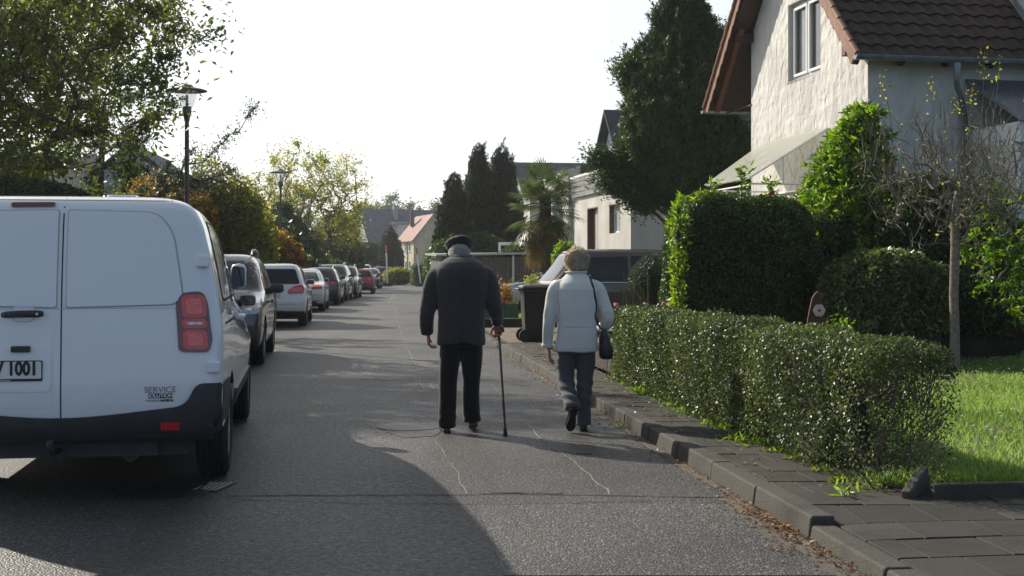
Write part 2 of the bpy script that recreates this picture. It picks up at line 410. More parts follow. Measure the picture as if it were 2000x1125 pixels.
def conifer(name, label, cat, base, prof, n, leaf, mat, seed, lumpa=.15, lumpf=3, asp=.3, outw=.6, upw=1.0, depth=.18, trunk_r=.12, group=None, squash=1.0, core=.72, bias=0, trunkh=None, mixr=.5, lean=None, tufts=0, tuftl=.35):
    """prof: (z, radius) list; sprays of scale leaves on an uneven shell round a dark inside"""
    t = thing(name, label, cat, base, 0, group); rg = np.random.default_rng(seed)
    zs = np.array([p[0] for p in prof]); rs = np.array([p[1] for p in prof])
    w = []; zz = np.linspace(zs[0], zs[-1], 200); rr = np.interp(zz, zs, rs); cdf = np.cumsum(rr+.03); cdf /= cdf[-1]
    z = np.interp(rg.random(n), cdf, zz); a = rg.uniform(0, 2*math.pi, n); r = np.interp(z, zs, rs)
    D3 = np.stack([np.cos(a), np.sin(a)*squash, z*0], 1)
    q = np.stack([np.cos(a)*r.mean(), np.sin(a)*r.mean(), z], 1)
    cl = lump(q, lumpf, seed); fine = lump(q, lumpf*3.5, seed+5)
    rad = r*(1+lumpa*cl+lumpa*.5*fine)-rg.exponential(depth, n)*np.minimum(r, 1.0)
    P = D3*np.maximum(rad, 0)[:, None]; P[:, 2] = z+.12*fine
    if lean is not None: P[:, :2] += np.array(lean)*(z/zs[-1])[:, None]
    ax = D3*outw+np.array([0, 0, upw])
    if tufts:      # shoots that break the outline
        k = rg.choice(n, tufts); m_ = 46; u = rg.random((tufts, m_, 1)); A0 = nrm(ax[k]+rg.normal(size=(tufts, 3))*.35)
        q2 = (P[k][:, None]-A0[:, None]*tuftl*.35+A0[:, None]*u*tuftl*rg.uniform(.6, 1.5, (tufts, 1, 1))+rg.normal(size=(tufts, m_, 3))*.055*(1.15-u)*(tuftl/.35)).reshape(-1, 3)
        P = np.concatenate([P, q2]); D3 = np.concatenate([D3, np.repeat(D3[k], m_, 0)]); ax = np.concatenate([ax, np.repeat(A0*1.3, m_, 0)]); fine = np.concatenate([fine, np.repeat(fine[k]+.5, m_, 0)])
    quads('crown', leaf_quads(P, D3*.8, leaf, leaf*asp, axis=ax, aspread=.5, rg=rg), np.clip(rndvals(P, 1.2, seed+1, rg, mixr, bias)+.12*fine, 0, 1), mat, t)
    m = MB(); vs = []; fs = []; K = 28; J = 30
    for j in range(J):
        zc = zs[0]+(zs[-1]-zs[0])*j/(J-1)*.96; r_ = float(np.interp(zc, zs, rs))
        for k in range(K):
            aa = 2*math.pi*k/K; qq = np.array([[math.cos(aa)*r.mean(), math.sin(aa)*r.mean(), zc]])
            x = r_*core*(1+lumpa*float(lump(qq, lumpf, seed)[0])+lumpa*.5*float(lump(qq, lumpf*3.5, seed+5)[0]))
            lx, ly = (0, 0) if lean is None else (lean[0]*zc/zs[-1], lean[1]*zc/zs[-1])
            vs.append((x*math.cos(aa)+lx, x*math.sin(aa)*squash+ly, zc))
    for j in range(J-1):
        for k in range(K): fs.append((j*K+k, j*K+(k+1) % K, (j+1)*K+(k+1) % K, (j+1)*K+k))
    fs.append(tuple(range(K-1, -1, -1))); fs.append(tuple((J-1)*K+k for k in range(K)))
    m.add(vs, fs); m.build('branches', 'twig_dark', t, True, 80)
    th = trunkh or zs[0]+.5
    MB().tube([(0, 0, 0), (.02, 0, th*.5), (0, 0, th)], [trunk_r*1.2, trunk_r, trunk_r*.9], 10).build('trunk', 'bark', t, True, 60)
    return t
EXPO = 0.32
HAZE = .0004
# ------------------------------------------------------------------ world, sun, camera
SUN_EL, SUN_AZ = R(31.5), math.atan2(-.69, .72)      # azimuth from +Y towards +X
sv_ = (math.sin(SUN_AZ)*math.cos(SUN_EL), math.cos(SUN_AZ)*math.cos(SUN_EL), math.sin(SUN_EL))
w = bpy.data.worlds.new("World"); S.world = w; w.use_nodes = True
nt = w.node_tree; nt.nodes.clear()
wo = N(nt, 'ShaderNodeOutputWorld'); bg = N(nt, 'ShaderNodeBackground'); sky = N(nt, 'ShaderNodeTexSky', sky_type='NISHITA')
sky.sun_disc = False; sky.sun_elevation = SUN_EL; sky.sun_rotation = SUN_AZ; sky.air_density = 1.0; sky.dust_density = 1.0; sky.ozone_density = 1.0
bg.inputs[1].default_value = .10
tcw = N(nt, 'ShaderNodeTexCoord'); dt = N(nt, 'ShaderNodeVectorMath', operation='DOT_PRODUCT'); dt.inputs[1].default_value = sv_
nt.links.new(tcw.outputs['Generated'], dt.inputs[0])          # bright thin veil, strongest round the sun
vm = N(nt, 'ShaderNodeMix', data_type='RGBA'); vm.inputs[0].default_value = .80
sz_ = N(nt, 'ShaderNodeSeparateXYZ'); nt.links.new(tcw.outputs['Generated'], sz_.inputs[0])
ml = N(nt, 'ShaderNodeMix', data_type='RGBA', blend_type='MULTIPLY'); ml.inputs[0].default_value = 1
nt.links.new(ramp(nt, [(0, (2.6, 3.6, 5.3)), (.2, (3.9, 4.8, 6.0)), (.36, (6.5, 7.4, 8.2)), (.6, (8.3, 8.6, 8.9)), (1, (12, 12, 12))], dt.outputs['Value']), ml.inputs[6])
nt.links.new(ramp(nt, [(.0, g(1)), (.25, g(1)), (.55, g(.55)), (1, g(.35))], sz_.outputs[2]), ml.inputs[7])
nt.links.new(ml.outputs[2], vm.inputs[7])
nt.links.new(sky.outputs[0], vm.inputs[6]); nt.links.new(vm.outputs[2], bg.inputs[0]); nt.links.new(bg.outputs[0], wo.inputs[0])
sd = bpy.data.lights.new('sun', 'SUN'); sd.energy = 5.0; sd.angle = R(.55); sd.color = (1, .915, .79)
so = bpy.data.objects.new('sun', sd); C.objects.link(so)
sv = Vector((math.sin(SUN_AZ)*math.cos(SUN_EL), math.cos(SUN_AZ)*math.cos(SUN_EL), math.sin(SUN_EL)))
so.rotation_euler = sv.to_track_quat('Z', 'Y').to_euler()
cd = bpy.data.cameras.new('camera'); cam = bpy.data.objects.new('camera', cd); C.objects.link(cam); S.camera = cam
cam.location = (0, 0, HC); cam.rotation_euler = (R(90), 0, 0); cd.sensor_width = 36; cd.lens = 36*F/2000
cd.shift_y = -(562.5-HY)/2000; cd.clip_end = 3000; cd.clip_start = .1
S.view_settings.view_transform = 'Standard'; S.view_settings.look = 'None'; S.view_settings.exposure = EXPO; S.view_settings.gamma = 1
S.cycles.max_bounces = 7; S.cycles.transparent_max_bounces = 8; S.cycles.diffuse_bounces = 4; S.cycles.volume_bounces = 0
S.cycles.sample_clamp_indirect = 6

# ------------------------------------------------------------------ ground
def asphalt(name, base=.075, tint=(1.02, .97, .92)):
    m, nt, out = nodes(name); b = N(nt, 'ShaderNodeBsdfPrincipled')
    ge = N(nt, 'ShaderNodeNewGeometry')
    def nz(s, d=4, w=None):
        n = N(nt, 'ShaderNodeTexNoise'); n.inputs['Scale'].default_value = s; n.inputs['Detail'].default_value = d
        nt.links.new(ge.outputs['Position'], n.inputs['Vector']); return n.outputs['Fac']
    vo = N(nt, 'ShaderNodeTexVoronoi'); vo.inputs['Scale'].default_value = 85; nt.links.new(ge.outputs['Position'], vo.inputs['Vector'])
    sepc = N(nt, 'ShaderNodeSeparateColor'); nt.links.new(vo.outputs['Color'], sepc.inputs[0])
    c = tuple(base*t for t in tint)
    stone = ramp(nt, [(0, tuple(x*.45 for x in c)), (.45, tuple(x*.9 for x in c)), (.8, tuple(x*1.3 for x in c)), (.93, tuple(x*2.4 for x in c)), (1, tuple(x*4.5 for x in c))], sepc.outputs[0])
    big = ramp(nt, [(.34, g(.55)), (.5, g(1)), (.66, g(1.45))], nz(.35, 9))
    streak = N(nt, 'ShaderNodeTexNoise'); streak.inputs['Scale'].default_value = 1.0; streak.inputs['Detail'].default_value = 5
    mp = N(nt, 'ShaderNodeMapping'); mp.inputs['Scale'].default_value = (2.2, .12, 1); mp.inputs['Rotation'].default_value = (0, 0, R(-7))
    nt.links.new(ge.outputs['Position'], mp.inputs[0]); nt.links.new(mp.outputs[0], streak.inputs['Vector'])
    st = ramp(nt, [(.35, g(.85)), (.65, g(1.15))], streak.outputs['Fac'])
    m1 = N(nt, 'ShaderNodeMix', data_type='RGBA', blend_type='MULTIPLY'); m1.inputs[0].default_value = 1
    m2 = N(nt, 'ShaderNodeMix', data_type='RGBA', blend_type='MULTIPLY'); m2.inputs[0].default_value = 1
    nt.links.new(stone, m1.inputs[6]); nt.links.new(big, m1.inputs[7]); nt.links.new(m1.outputs[2], m2.inputs[6]); nt.links.new(st, m2.inputs[7])
    nt.links.new(m2.outputs[2], b.inputs['Base Color'])
    nt.links.new(ramp(nt, [(.3, g(.46)), (.7, g(.68))], nz(25, 5)), b.inputs['Roughness'])
    bp = N(nt, 'ShaderNodeBump', Strength=.7, Distance=.008); nt.links.new(vo.outputs['Distance'], bp.inputs['Height']); bp.invert = True
    nt.links.new(bp.outputs[0], b.inputs['Normal']); nt.links.new(b.outputs[0], out.inputs[0]); return m
M['asphalt'] = asphalt('asphalt', .040)
M['asphalt_patch'] = asphalt('asphalt_patch', .055)
M['asphalt_dark'] = asphalt('asphalt_dark', .03)
def concrete(name, base, bscale=90, stain=.65):
    m, nt, out = nodes(name); b = N(nt, 'ShaderNodeBsdfPrincipled', Roughness=.85); ge = N(nt, 'ShaderNodeNewGeometry')
    a = N(nt, 'ShaderNodeTexNoise'); a.inputs['Scale'].default_value = 1.8; a.inputs['Detail'].default_value = 8; a.inputs['Roughness'].default_value = .65
    c = N(nt, 'ShaderNodeTexNoise'); c.inputs['Scale'].default_value = bscale; c.inputs['Detail'].default_value = 3
    for n in (a, c): nt.links.new(ge.outputs['Position'], n.inputs['Vector'])
    A = ramp(nt, [(.3, tuple(x*(1-stain) for x in base)), (.5, base), (.72, tuple(x*1.25 for x in base))], a.outputs['Fac'])
    B = ramp(nt, [(.3, g(.6)), (.55, g(1)), (.75, g(1.35))], c.outputs['Fac'])
    mx = N(nt, 'ShaderNodeMix', data_type='RGBA', blend_type='MULTIPLY'); mx.inputs[0].default_value = 1
    nt.links.new(A, mx.inputs[6]); nt.links.new(B, mx.inputs[7]); nt.links.new(mx.outputs[2], b.inputs['Base Color'])
    bp = N(nt, 'ShaderNodeBump', Strength=.7, Distance=.008); nt.links.new(c.outputs['Fac'], bp.inputs['Height']); nt.links.new(bp.outputs[0], b.inputs['Normal'])
    nt.links.new(b.outputs[0], out.inputs[0]); return m
M['kerb'] = concrete('kerb', (.062, .057, .046)); M['slab'] = concrete('slab', (.034, .032, .025), 110); M['slab2'] = concrete('slab2', (.027, .026, .020), 110, .4)
M['slab3'] = concrete('slab3', (.046, .041, .032), 90, .6); M['paver'] = concrete('paver', (.24, .19, .14), 60); M['joint'] = simple('joint', (.05, .045, .03), .95, var=.4, scale=20)
M['line_paint'] = concrete('line_paint', (.24, .235, .22), 60, .5); M['crack'] = simple('crack', (.015, .015, .015), .95)
M['iron'] = simple('iron', (.05, .045, .042), .5, .6, var=.3, scale=20, bump=.3); M['dry_leaf'] = leafmat('dry_leaf', [(.10, .05, .025), (.22, .12, .06), (.33, .22, .11)], .15)
M['grass_soil'] = simple('grass_soil', (.06, .075, .022), .95, var=.4, scale=5, bump=.8, bscale=30)
M['far_ground'] = simple('far_ground', (.05, .065, .025), .95, var=.5, scale=.3)

def sheet(name, pts, z, mat, kind='structure', label=None, cat=None, sub=0):
    me = bpy.data.meshes.new(name); me.from_pydata([(x, y, z) for x, y in pts], [], [tuple(range(len(pts)))]); me.update()
    o = link(name, me, mat, None, False)
    if o.data.polygons[0].normal.z < 0: o.data.flip_normals()
    return tag(o, label, cat, None, kind)
sheet('ground', [(-600, -60), (600, -60), (600, 1200), (-600, 1200)], -.03, 'far_ground')
def EX(D):                    # right-hand edge of the carriageway
    K = [(-6, 3.05), (7.15, 1.57), (11.3, 1.10), (22, -.10), (30, -.95), (50, -2.6), (75, -4.6), (100, -6.5), (130, -7.2)]
    for (a, xa), (b, xb) in zip(K, K[1:]):
        if D <= b: return xa+(xb-xa)*(D-a)/(b-a)
    return K[-1][1]
def LX(D): return -4.05-.118*(D-8) if D < 110 else -16.1
ds = [-6, 2, 5, 8, 11, 14, 18, 22, 26, 30, 35, 40, 50, 60, 75, 100, 115]
sheet('road', [(EX(d), d) for d in ds]+[(40, 118), (40, 126), (-60, 126), (-60, 118)]+[(LX(d), d) for d in reversed(ds)], 0, 'asphalt')
# far side street pavement on the van side
mb = MB()
for a, b in zip(ds, ds[1:]):
    vs = [(LX(a), a, -.02), (LX(b), b, -.02), (LX(b)-2.2, b, -.02), (LX(a)-2.2, a, -.02), (LX(a), a, .1), (LX(b), b, .1), (LX(b)-2.2, b, .1), (LX(a)-2.2, a, .1)]
    mb.add(vs, [(4, 5, 6, 7), (0, 1, 5, 4), (3, 2, 6, 7)])
tag(mb.build('pavement', 'slab'), kind='structure')

# kerb stones: metre-long blocks with joints; a dropped end near the camera and at the driveway
def kerb_h(D): return .115 if 7.4 < D < 23.0 else (.068 if D <= 6.9 or 23.6 < D < 29.5 else .09 if D <= 7.4 else .06)
mb = MB(); D = -4.0
while D < 60:
    a, b = D+.006, D+.99; h = kerb_h((a+b)/2)+random.uniform(-.004, .004); ja = random.uniform(-.005, .005)
    xa, xb = EX(a)+ja, EX(b)+ja; wk = .15
    vs = [(xa, a, -.05), (xb, b, -.05), (xb+wk, b, -.05), (xa+wk, a, -.05), (xa+.02, a, h), (xb+.02, b, h), (xb+wk, b, h+.002), (xa+wk, a, h+.002)]
    mb.add(vs, [(3, 2, 1, 0), (4, 5, 6, 7), (0, 1, 5, 4), (1, 2, 6, 5), (2, 3, 7, 6), (3, 0, 4, 7)]); D += 1.0
k = mb.build('kerb', 'kerb'); tag(k, kind='structure'); bevel(k, .014, 3)
# pavement slabs behind the kerb
def PW(D): return .68 if D > 8 else .68+(8-D)*2.6
mb = MB(); D = -3.0; row = 0
while D < 23:
    a, b = D+.005, D+.395; h = kerb_h((a+b)/2); 
    hh = lambda y, x_: .11-min(1, max(0, (7.45-y)/.5))*.040*math.exp(-max(0, x_-.16)/.75)
    x = .16; wtot = PW(D) if D > 7.2 else 7.0; off = .15 if row % 2 else .3
    first = True
    while x < wtot-.02:
        x2 = min(x+(off if first else .40), wtot); first = False; dz = random.uniform(-.004, .003); tl = random.uniform(-.003, .003)
        mb.cur = random.choice([0, 0, 1, 1, 2])
        xa, xb = EX(a), EX(b)
        vs = [(xa+x, a, -.03), (xa+x2-.006, a, -.03), (xb+x2-.006, b, -.03), (xb+x, b, -.03), (xa+x, a, hh(a, x)+dz), (xa+x2-.006, a, hh(a, x2)+dz+tl), (xb+x2-.006, b, hh(b, x2)+dz), (xb+x, b, hh(b, x)+dz-tl)]
        mb.add(vs, [(3, 2, 1, 0), (4, 5, 6, 7), (0, 1, 5, 4), (1, 2, 6, 5), (2, 3, 7, 6), (3, 0, 4, 7)]); x = x2
    D += .4; row += 1
k = mb.build('pavement', ['slab', 'slab2', 'slab3']); tag(k, kind='structure'); bevel(k, .004, 1)
pts = [(EX(d)+.14, d) for d in (-4, 7.1, 23)]
sheet('pavement', pts+[(EX(23)+1.2, 23), (EX(7.3)+.9, 7.3), (9, 7.3), (9, -4)], .02, 'joint')
# block-paved driveway with the bin
sheet('driveway', [(EX(23)+.14, 23), (EX(30)+.14, 30), (14, 32.5), (14, 24.5), (EX(23)+1.8, 23)], .055, 'joint')
mb = MB()
for i in range(60):
    for j in range(70):
        D = 23+j*.11; x = EX(D)+.16+(i+.5*(j % 2))*.21
        if D > 30.2 or x > 7.5: continue
        mb.box((x+.1, D+.052, .055+random.uniform(-.002, .003)), (.204, .103, .03))
tag(mb.build('driveway', 'paver'), kind='structure')

# lawn and beds on the right
def fence_x(D): return EX(D)+.78
sheet('lawn', [(fence_x(7.8)+.1, 7.75), (14, 9.1), (14, 23.8), (fence_x(23)+1, 23.0)], .09, 'grass_soil')
sheet('flower_bed', [(fence_x(13), 13.0), (fence_x(13)+.8, 13.0), (9, 18.5), (12, 24.0), (fence_x(22.8), 22.8)], .10, 'soil')
sheet('flower_bed', [(EX(7.9)+.66, 7.9), (EX(7.9)+1.5, 7.9), (EX(16.2)+1.3, 16.2), (EX(16.2)+.62, 16.2)], .104, 'soil')
sheet('lawn', [(EX(30.6)+.3, 30.6), (9, 32.5), (9, 90), (EX(90)+.4, 90)], .06, 'grass_soil')
# grass blades
M['grass'] = leafmat('grass', [(.08, .14, .03), (.17, .26, .06), (.30, .37, .12)], .55, .5)
def blades(name, n, poly, z, hgt, seed, dens=None):
    rg = np.random.default_rng(seed); P = np.stack([rg.uniform(poly[0], poly[1], n), poly[2]+(poly[3]-poly[2])*rg.random(n)**1.3, np.full(n, z)], 1)
    if dens is not None: P = P[dens(P)]
    n = len(P); a = rg.uniform(0, 6.28, n); wv = np.stack([np.cos(a), np.sin(a), a*0], 1)*.0035*(1+P[:, 1:2]*.03); h = hgt*rg.uniform(.5, 1.4, (n, 1))
    ln = rg.normal(size=(n, 3))*.45; ln[:, 2] = 1; V = np.empty((n, 4, 3)); V[:, 0] = P-wv; V[:, 1] = P+wv; V[:, 2] = P+ln*h+wv*.3; V[:, 3] = P+ln*h-wv*.3
    return tag(quads(name, V.reshape(-1, 3), rndvals(P, 1.2, seed, rg), 'grass'), kind='stuff')
def inlawn(P): return ((lump(P*np.array([1, 1, 0]), 2.4, 77)+np.random.default_rng(3).random(len(P))*1.2) > .05) & (P[:, 0] > 2.05-.05*(P[:, 1]-8)+.55) & (P[:, 1] > 7.85+(P[:, 0]-2.2)*.11)
blades('grass', 150000, (2.2, 9.0, 7.8, 21.5), .088, .05, 5, inlawn)
blades('grass', 14000, (-.3, 2.2, 30.8, 40), .058, .12, 6)
blades('grass', 2500, (2.2, 3.4, 7.95, 8.2), .09, .09, 8)
# daisies and dandelions in the lawn
mb = MB(); rg = random.Random(4)
for i in range(750):
    x, y = rg.uniform(2.9, 8.4), 8.6+rg.random()**.8*12; z = .09+rg.uniform(.06, .11); mb.cur = 1 if rg.random() < .08 else 0
    mb.lathe([(.001, z), (.013, z+.003), (.001, z+.006)], 6, Matrix.Translation((x, y, 0)), False)
M['petal'] = simple('petal', (.8, .8, .76), .6); M['petal_yellow'] = simple('petal_yellow', (.75, .5, .03), .6)
tag(mb.build('daisies', ['petal', 'petal_yellow']), 'white daisies and yellow dandelions scattered over the lawn', 'flowers', None, 'stuff')
# low concrete edging at the lawn's near end
e = MB(); a = Vector((EX(7.75)+.95, 7.62, 0)); b = Vector((11, 8.9, 0)); n_ = 9
for i in range(n_):
    p = a.lerp(b, i/n_); q = a.lerp(b, (i+.985)/n_); d = (q-p); mid = (p+q)/2; ang = math.atan2(d.y, d.x)
    e.box((mid.x, mid.y, .09+random.uniform(-.006, .006)), (d.length, .06, .2), ang+random.uniform(-.01, .01))
bevel(tag(e.build('lawn_edging', 'kerb'), 'weathered concrete edging boards between lawn and paving', 'edging'), .01, 2)
t = MB().box((0, 0, 0), (.06, .34, .16), 0, Matrix.Translation((EX(7.7)+.88, 7.72, .13)) @ Matrix.Rotation(R(-35), 4, 'Z') @ Matrix.Rotation(R(18), 4, 'X'))
bevel(tag(t.build('edging_stone', 'kerb'), 'tilted loose kerb stone at the near end of the long low hedge', 'stone'), .012, 2)

# seams, cracks, repairs
def ribbon(name, pts, wd, mat, z=.004, jit=.01, label=None, n=6):
    P = []; 
    for (x0, y0), (x1, y1) in zip(pts, pts[1:]):
        for i in range(n): P.append(Vector((x0+(x1-x0)*i/n+random.gauss(0, jit), y0+(y1-y0)*i/n+random.gauss(0, jit), z)))
    P.append(Vector((*pts[-1], z))); vs = []; fs = []
    for i, p in enumerate(P):
        t_ = (P[min(i+1, len(P)-1)]-P[max(i-1, 0)]).normalized(); s = Vector((-t_.y, t_.x, 0))*wd*random.uniform(.3, 1)/2
        vs += [p+s, p-s]
    for i in range(len(P)-1): fs.append((2*i, 2*i+1, 2*i+3, 2*i+2))
    return tag(MB().add(vs, fs).build(name, mat), kind='structure')
def gp(*a): return [gnd(x, y)[:2] for x, y in a]
ribbon('road_seam', gp((1110, 1120), (1030, 1040), (985, 1000)), .012, 'asphalt_patch', .0045)
ribbon('road_seam', gp((1195, 968), (1130, 910), (1060, 860), (1010, 810), (960, 750)), .014, 'line_paint')
ribbon('road_seam', gp((912, 965), (880, 905), (850, 862)), .012, 'line_paint')
ribbon('road_seam', gp((860, 780), (820, 725), (800, 690), (780, 640), (770, 600)), .018, 'line_paint')
ribbon('road_seam', gp((830, 770), (812, 730)), .03, 'line_paint')
ribbon('road_seam', gp((760, 703), (900, 706), (940, 702)), .09, 'asphalt_patch')
ribbon('road_seam', gp((440, 970), (700, 968), (1000, 966), (1420, 972)), .022, 'crack')
ribbon('road_seam', gp((440, 975), (700, 984), (1000, 986), (1300, 978)), .012, 'crack')
ribbon('road_seam', gp((960, 963), (1100, 965)), .035, 'crack', .005)
ribbon('road_seam', gp((545, 657), (650, 660), (780, 673)), .03, 'crack')
ribbon('road_seam', gp((760, 592), (768, 578), (775, 568)), .05, 'line_paint')
ribbon('road_seam', gp((1290, 870), (1400, 935), (1560, 1045)), .02, 'joint', .0045)
def gpoly(name, pts, mat, z): return sheet(name, gp(*pts), z, mat)
gpoly('road_patch', [(700, 742), (845, 742), (830, 706), (716, 700)], 'asphalt_patch', .003)
gpoly('road_patch', [(985, 1125), (1660, 1125), (1420, 985), (930, 985)], 'asphalt_patch', .003)
gpoly('road_patch', [(752, 828), (780, 816), (850, 820), (868, 838), (850, 852), (790, 856), (755, 845)], 'asphalt_dark', .0035)
m_ = MB(); 
mc = gnd(800, 834); m_.lathe([(.28, 0), (.30, .006), (.29, .008), (.0, .008)], 36, Matrix.Translation(mc), False)
tag(m_.build('manhole_cover', 'iron'), 'round worn manhole cover in the road behind the man', 'manhole cover')
mc = gnd(318, 958); m_ = MB(); m_.lathe([(.30, 0), (.33, .006), (.32, .009), (.0, .009)], 40, Matrix.Translation(mc), False)
for i in range(8): m_.box((mc.x-.25+i*.07, mc.y, .011), (.02, .4, .004))
tag(m_.build('manhole_cover', 'iron'), 'round iron manhole cover on the road behind the white van', 'manhole cover')
gt = gnd(415, 952); t = thing('drain_grate', 'slotted rectangular drain grate in the asphalt by the van wheel', 'drain grate', gt, R(-8))
m_ = MB().box((0, 0, .004), (.20, .36, .006)); m_.build('frame', 'iron', t)
m_ = MB()
for i in range(5): m_.box((-.07+i*.035, 0, .009), (.013, .32, .006))
M['iron_worn'] = simple('iron_worn', (.35, .35, .34), .3, .9, var=.3, scale=15); bevel(m_.build('bars', 'iron_worn', t), .002, 1)
mc = gnd(1140, 885); tag(MB().lathe([(.06, 0), (.07, .006), (.0, .007)], 20, Matrix.Translation(mc), False).build('valve_cap', 'asphalt_patch'), 'small round valve cap in the road near the kerb', 'valve cap')
# grit washed against the kerb, tar seams and oil stains
M['grit'] = concrete('grit', (.115, .095, .07), 120, .5); M['tar'] = simple('tar', (.012, .012, .013), .4, var=.3, scale=30)
ribbon('gutter_grit', [(EX(d)-.05, d) for d in (5.5, 7, 9, 11, 14, 18, 22)], .11, 'grit', .003, .012)
ribbon('gutter_grit', [(EX(d)-.14, d) for d in (5.5, 6.4, 7.3, 8.2)], .10, 'grit', .0033, .02)
# fallen leaves in the gutter
rg = np.random.default_rng(9); n = 900; Dd = np.concatenate([rg.normal(7.2, .55, 350), rg.uniform(6, 22, 550)]); off = rg.exponential(.07, n)
P = np.stack([np.array([EX(d) for d in Dd])-off-.01, Dd, np.full(n, .008)], 1)
tag(quads('fallen_leaves', leaf_quads(P, np.array([[0, 0, 3.0]]), .035, .02, rg=rg), rg.random(n), 'dry_leaf'), 'dry brown leaves gathered along the kerb gutter', 'leaves', None, 'stuff')
n = 500; Dd = rg.uniform(8, 23, n); P = np.stack([np.array([EX(d) for d in Dd])+rg.uniform(.1, 1.0, n), Dd, np.full(n, .122)], 1)
tag(quads('fallen_leaves', leaf_quads(P, np.array([[0, 0, 3.0]]), .035, .02, rg=rg), rg.random(n), 'dry_leaf'), 'scattered dry leaves on the narrow slab pavement', 'leaves', None, 'stuff')
# ------------------------------------------------------------------ vehicles
def pchip(x, Y, xs):
    x = np.array(x, float); Y = np.array(Y, float); h = np.diff(x); d = np.diff(Y)/h; m = np.zeros_like(Y)
    for i in range(1, len(Y)-1):
        if d[i-1]*d[i] > 0:
            a, b = 2*h[i]+h[i-1], h[i]+2*h[i-1]; m[i] = (a+b)/(a/d[i-1]+b/d[i])
    m[0], m[-1] = d[0], d[-1]
    k = np.clip(np.searchsorted(x, xs, side='right')-1, 0, len(h)-1); t = (xs-x[k])/h[k]
    return (2*t**3-3*t**2+1)*Y[k]+(t**3-2*t**2+t)*h[k]*m[k]+(-2*t**3+3*t**2)*Y[k+1]+(t**3-t**2)*h[k]*m[k+1]
def slice_body(keys, rear=(.12, .14), front=(.35, .25), bowr=.03, bowf=.08, bows=.02, sub=5, taper=0):
    K = np.array(keys, float); u = np.arange(len(K)); us = np.linspace(0, len(K)-1, (len(K)-1)*sub+1)
    I = [pchip(u, K[:, j], us) for j in range(K.shape[1])]
    vs = []; ring = 0
    for z, yr, yf, w in zip(*I[:4]):
        k = min(1, w/.5, (yf-yr)/1.0); rx, ry = rear[0]*k, rear[1]*k; fx, fy = front[0]*k, front[1]*k; half = []
        for i in range(7): x = (w-rx)*i/6; half.append((x, yr+bowr*k*(x/w)**2))
        y0 = yr+bowr*k*((w-rx)/w)**2
        for i in range(1, 8): a = math.pi/2*i/8; half.append((w-rx+rx*math.sin(a), y0+ry*(1-math.cos(a))))
        y1 = yf-bowf*k*((w-fx)/w)**2
        A, B = y0+ry, y1-fy; tp = taper*min(1, max(0, (z-.75)/.45))*k; wf = w-tp
        for i in range(17):
            t = i/16; half.append((w-bows*k*(2*t-1)**4-tp*t*t, A+(B-A)*t))
        for i in range(7, 0, -1): a = math.pi/2*i/8; half.append((wf-bows*k-fx+fx*math.sin(a), y1-fy*(1-math.cos(a))))
        for i in range(6, -1, -1): x = (wf-fx)*i/6; half.append((x, yf-bowf*k*(x/w)**2))
        full = half+[(-x, y) for x, y in reversed(half[1:-1])]; ring = len(full); vs += [(x, y, z) for x, y in full]
    n = len(us); fs = []
    for j in range(n-1):
        for i in range(ring):
            q = (i+1) % ring; fs.append((j*ring+i, j*ring+q, (j+1)*ring+q, (j+1)*ring+i))
    fs.append(tuple(range(ring-1, -1, -1))); fs.append(tuple((n-1)*ring+i for i in range(ring)))
    return MB().add(vs, fs)
RX = Matrix.Rotation(R(90), 4, 'Y')
def wheel(parent, x, y, r=.32, wd=.215, rimr=None, rim='alloy', sp=10):
    rimr = rimr or r*.66; s = 1 if x > 0 else -1
    e = empty('wheel', (x, y, r)); e.parent = parent; h = wd/2
    prof = [(rimr-.02, -h*.7), (rimr+.01, -h), (rimr+(r-rimr)*.55, -h*1.04), (r-.022, -h*.95), (r-.004, -h*.78)]
    for gx in (-.5, -.17, .17, .5): prof += [(r, h*(gx-.09)), (r-.009, h*(gx-.07)), (r-.009, h*(gx+.07)), (r, h*(gx+.09))]
    prof += [(r-.004, h*.78), (r-.022, h*.95), (rimr+(r-rimr)*.55, h*1.04), (rimr+.01, h), (rimr-.02, h*.7)]
    MB().lathe(prof, 40, RX, False).build('tyre', 'rubber', e, True, 50)
    m = MB(); m.lathe([(.03, s*h*.62), (rimr*.3, s*h*.6), (rimr*.32, s*h*.2), (rimr*.93, s*h*.15), (rimr*.96, s*h*.86), (rimr+.004, s*h*.92), (rimr-.01, -s*h*.7)], 36, RX)
    for k in range(sp):
        T = Matrix.Rotation(2*math.pi*k/sp, 4, 'X'); m.box((s*h*.55, 0, rimr*.6), (.02, rimr*.16, rimr*.75), 0, T)
    m.build('rim', rim, e, True, 30); return e
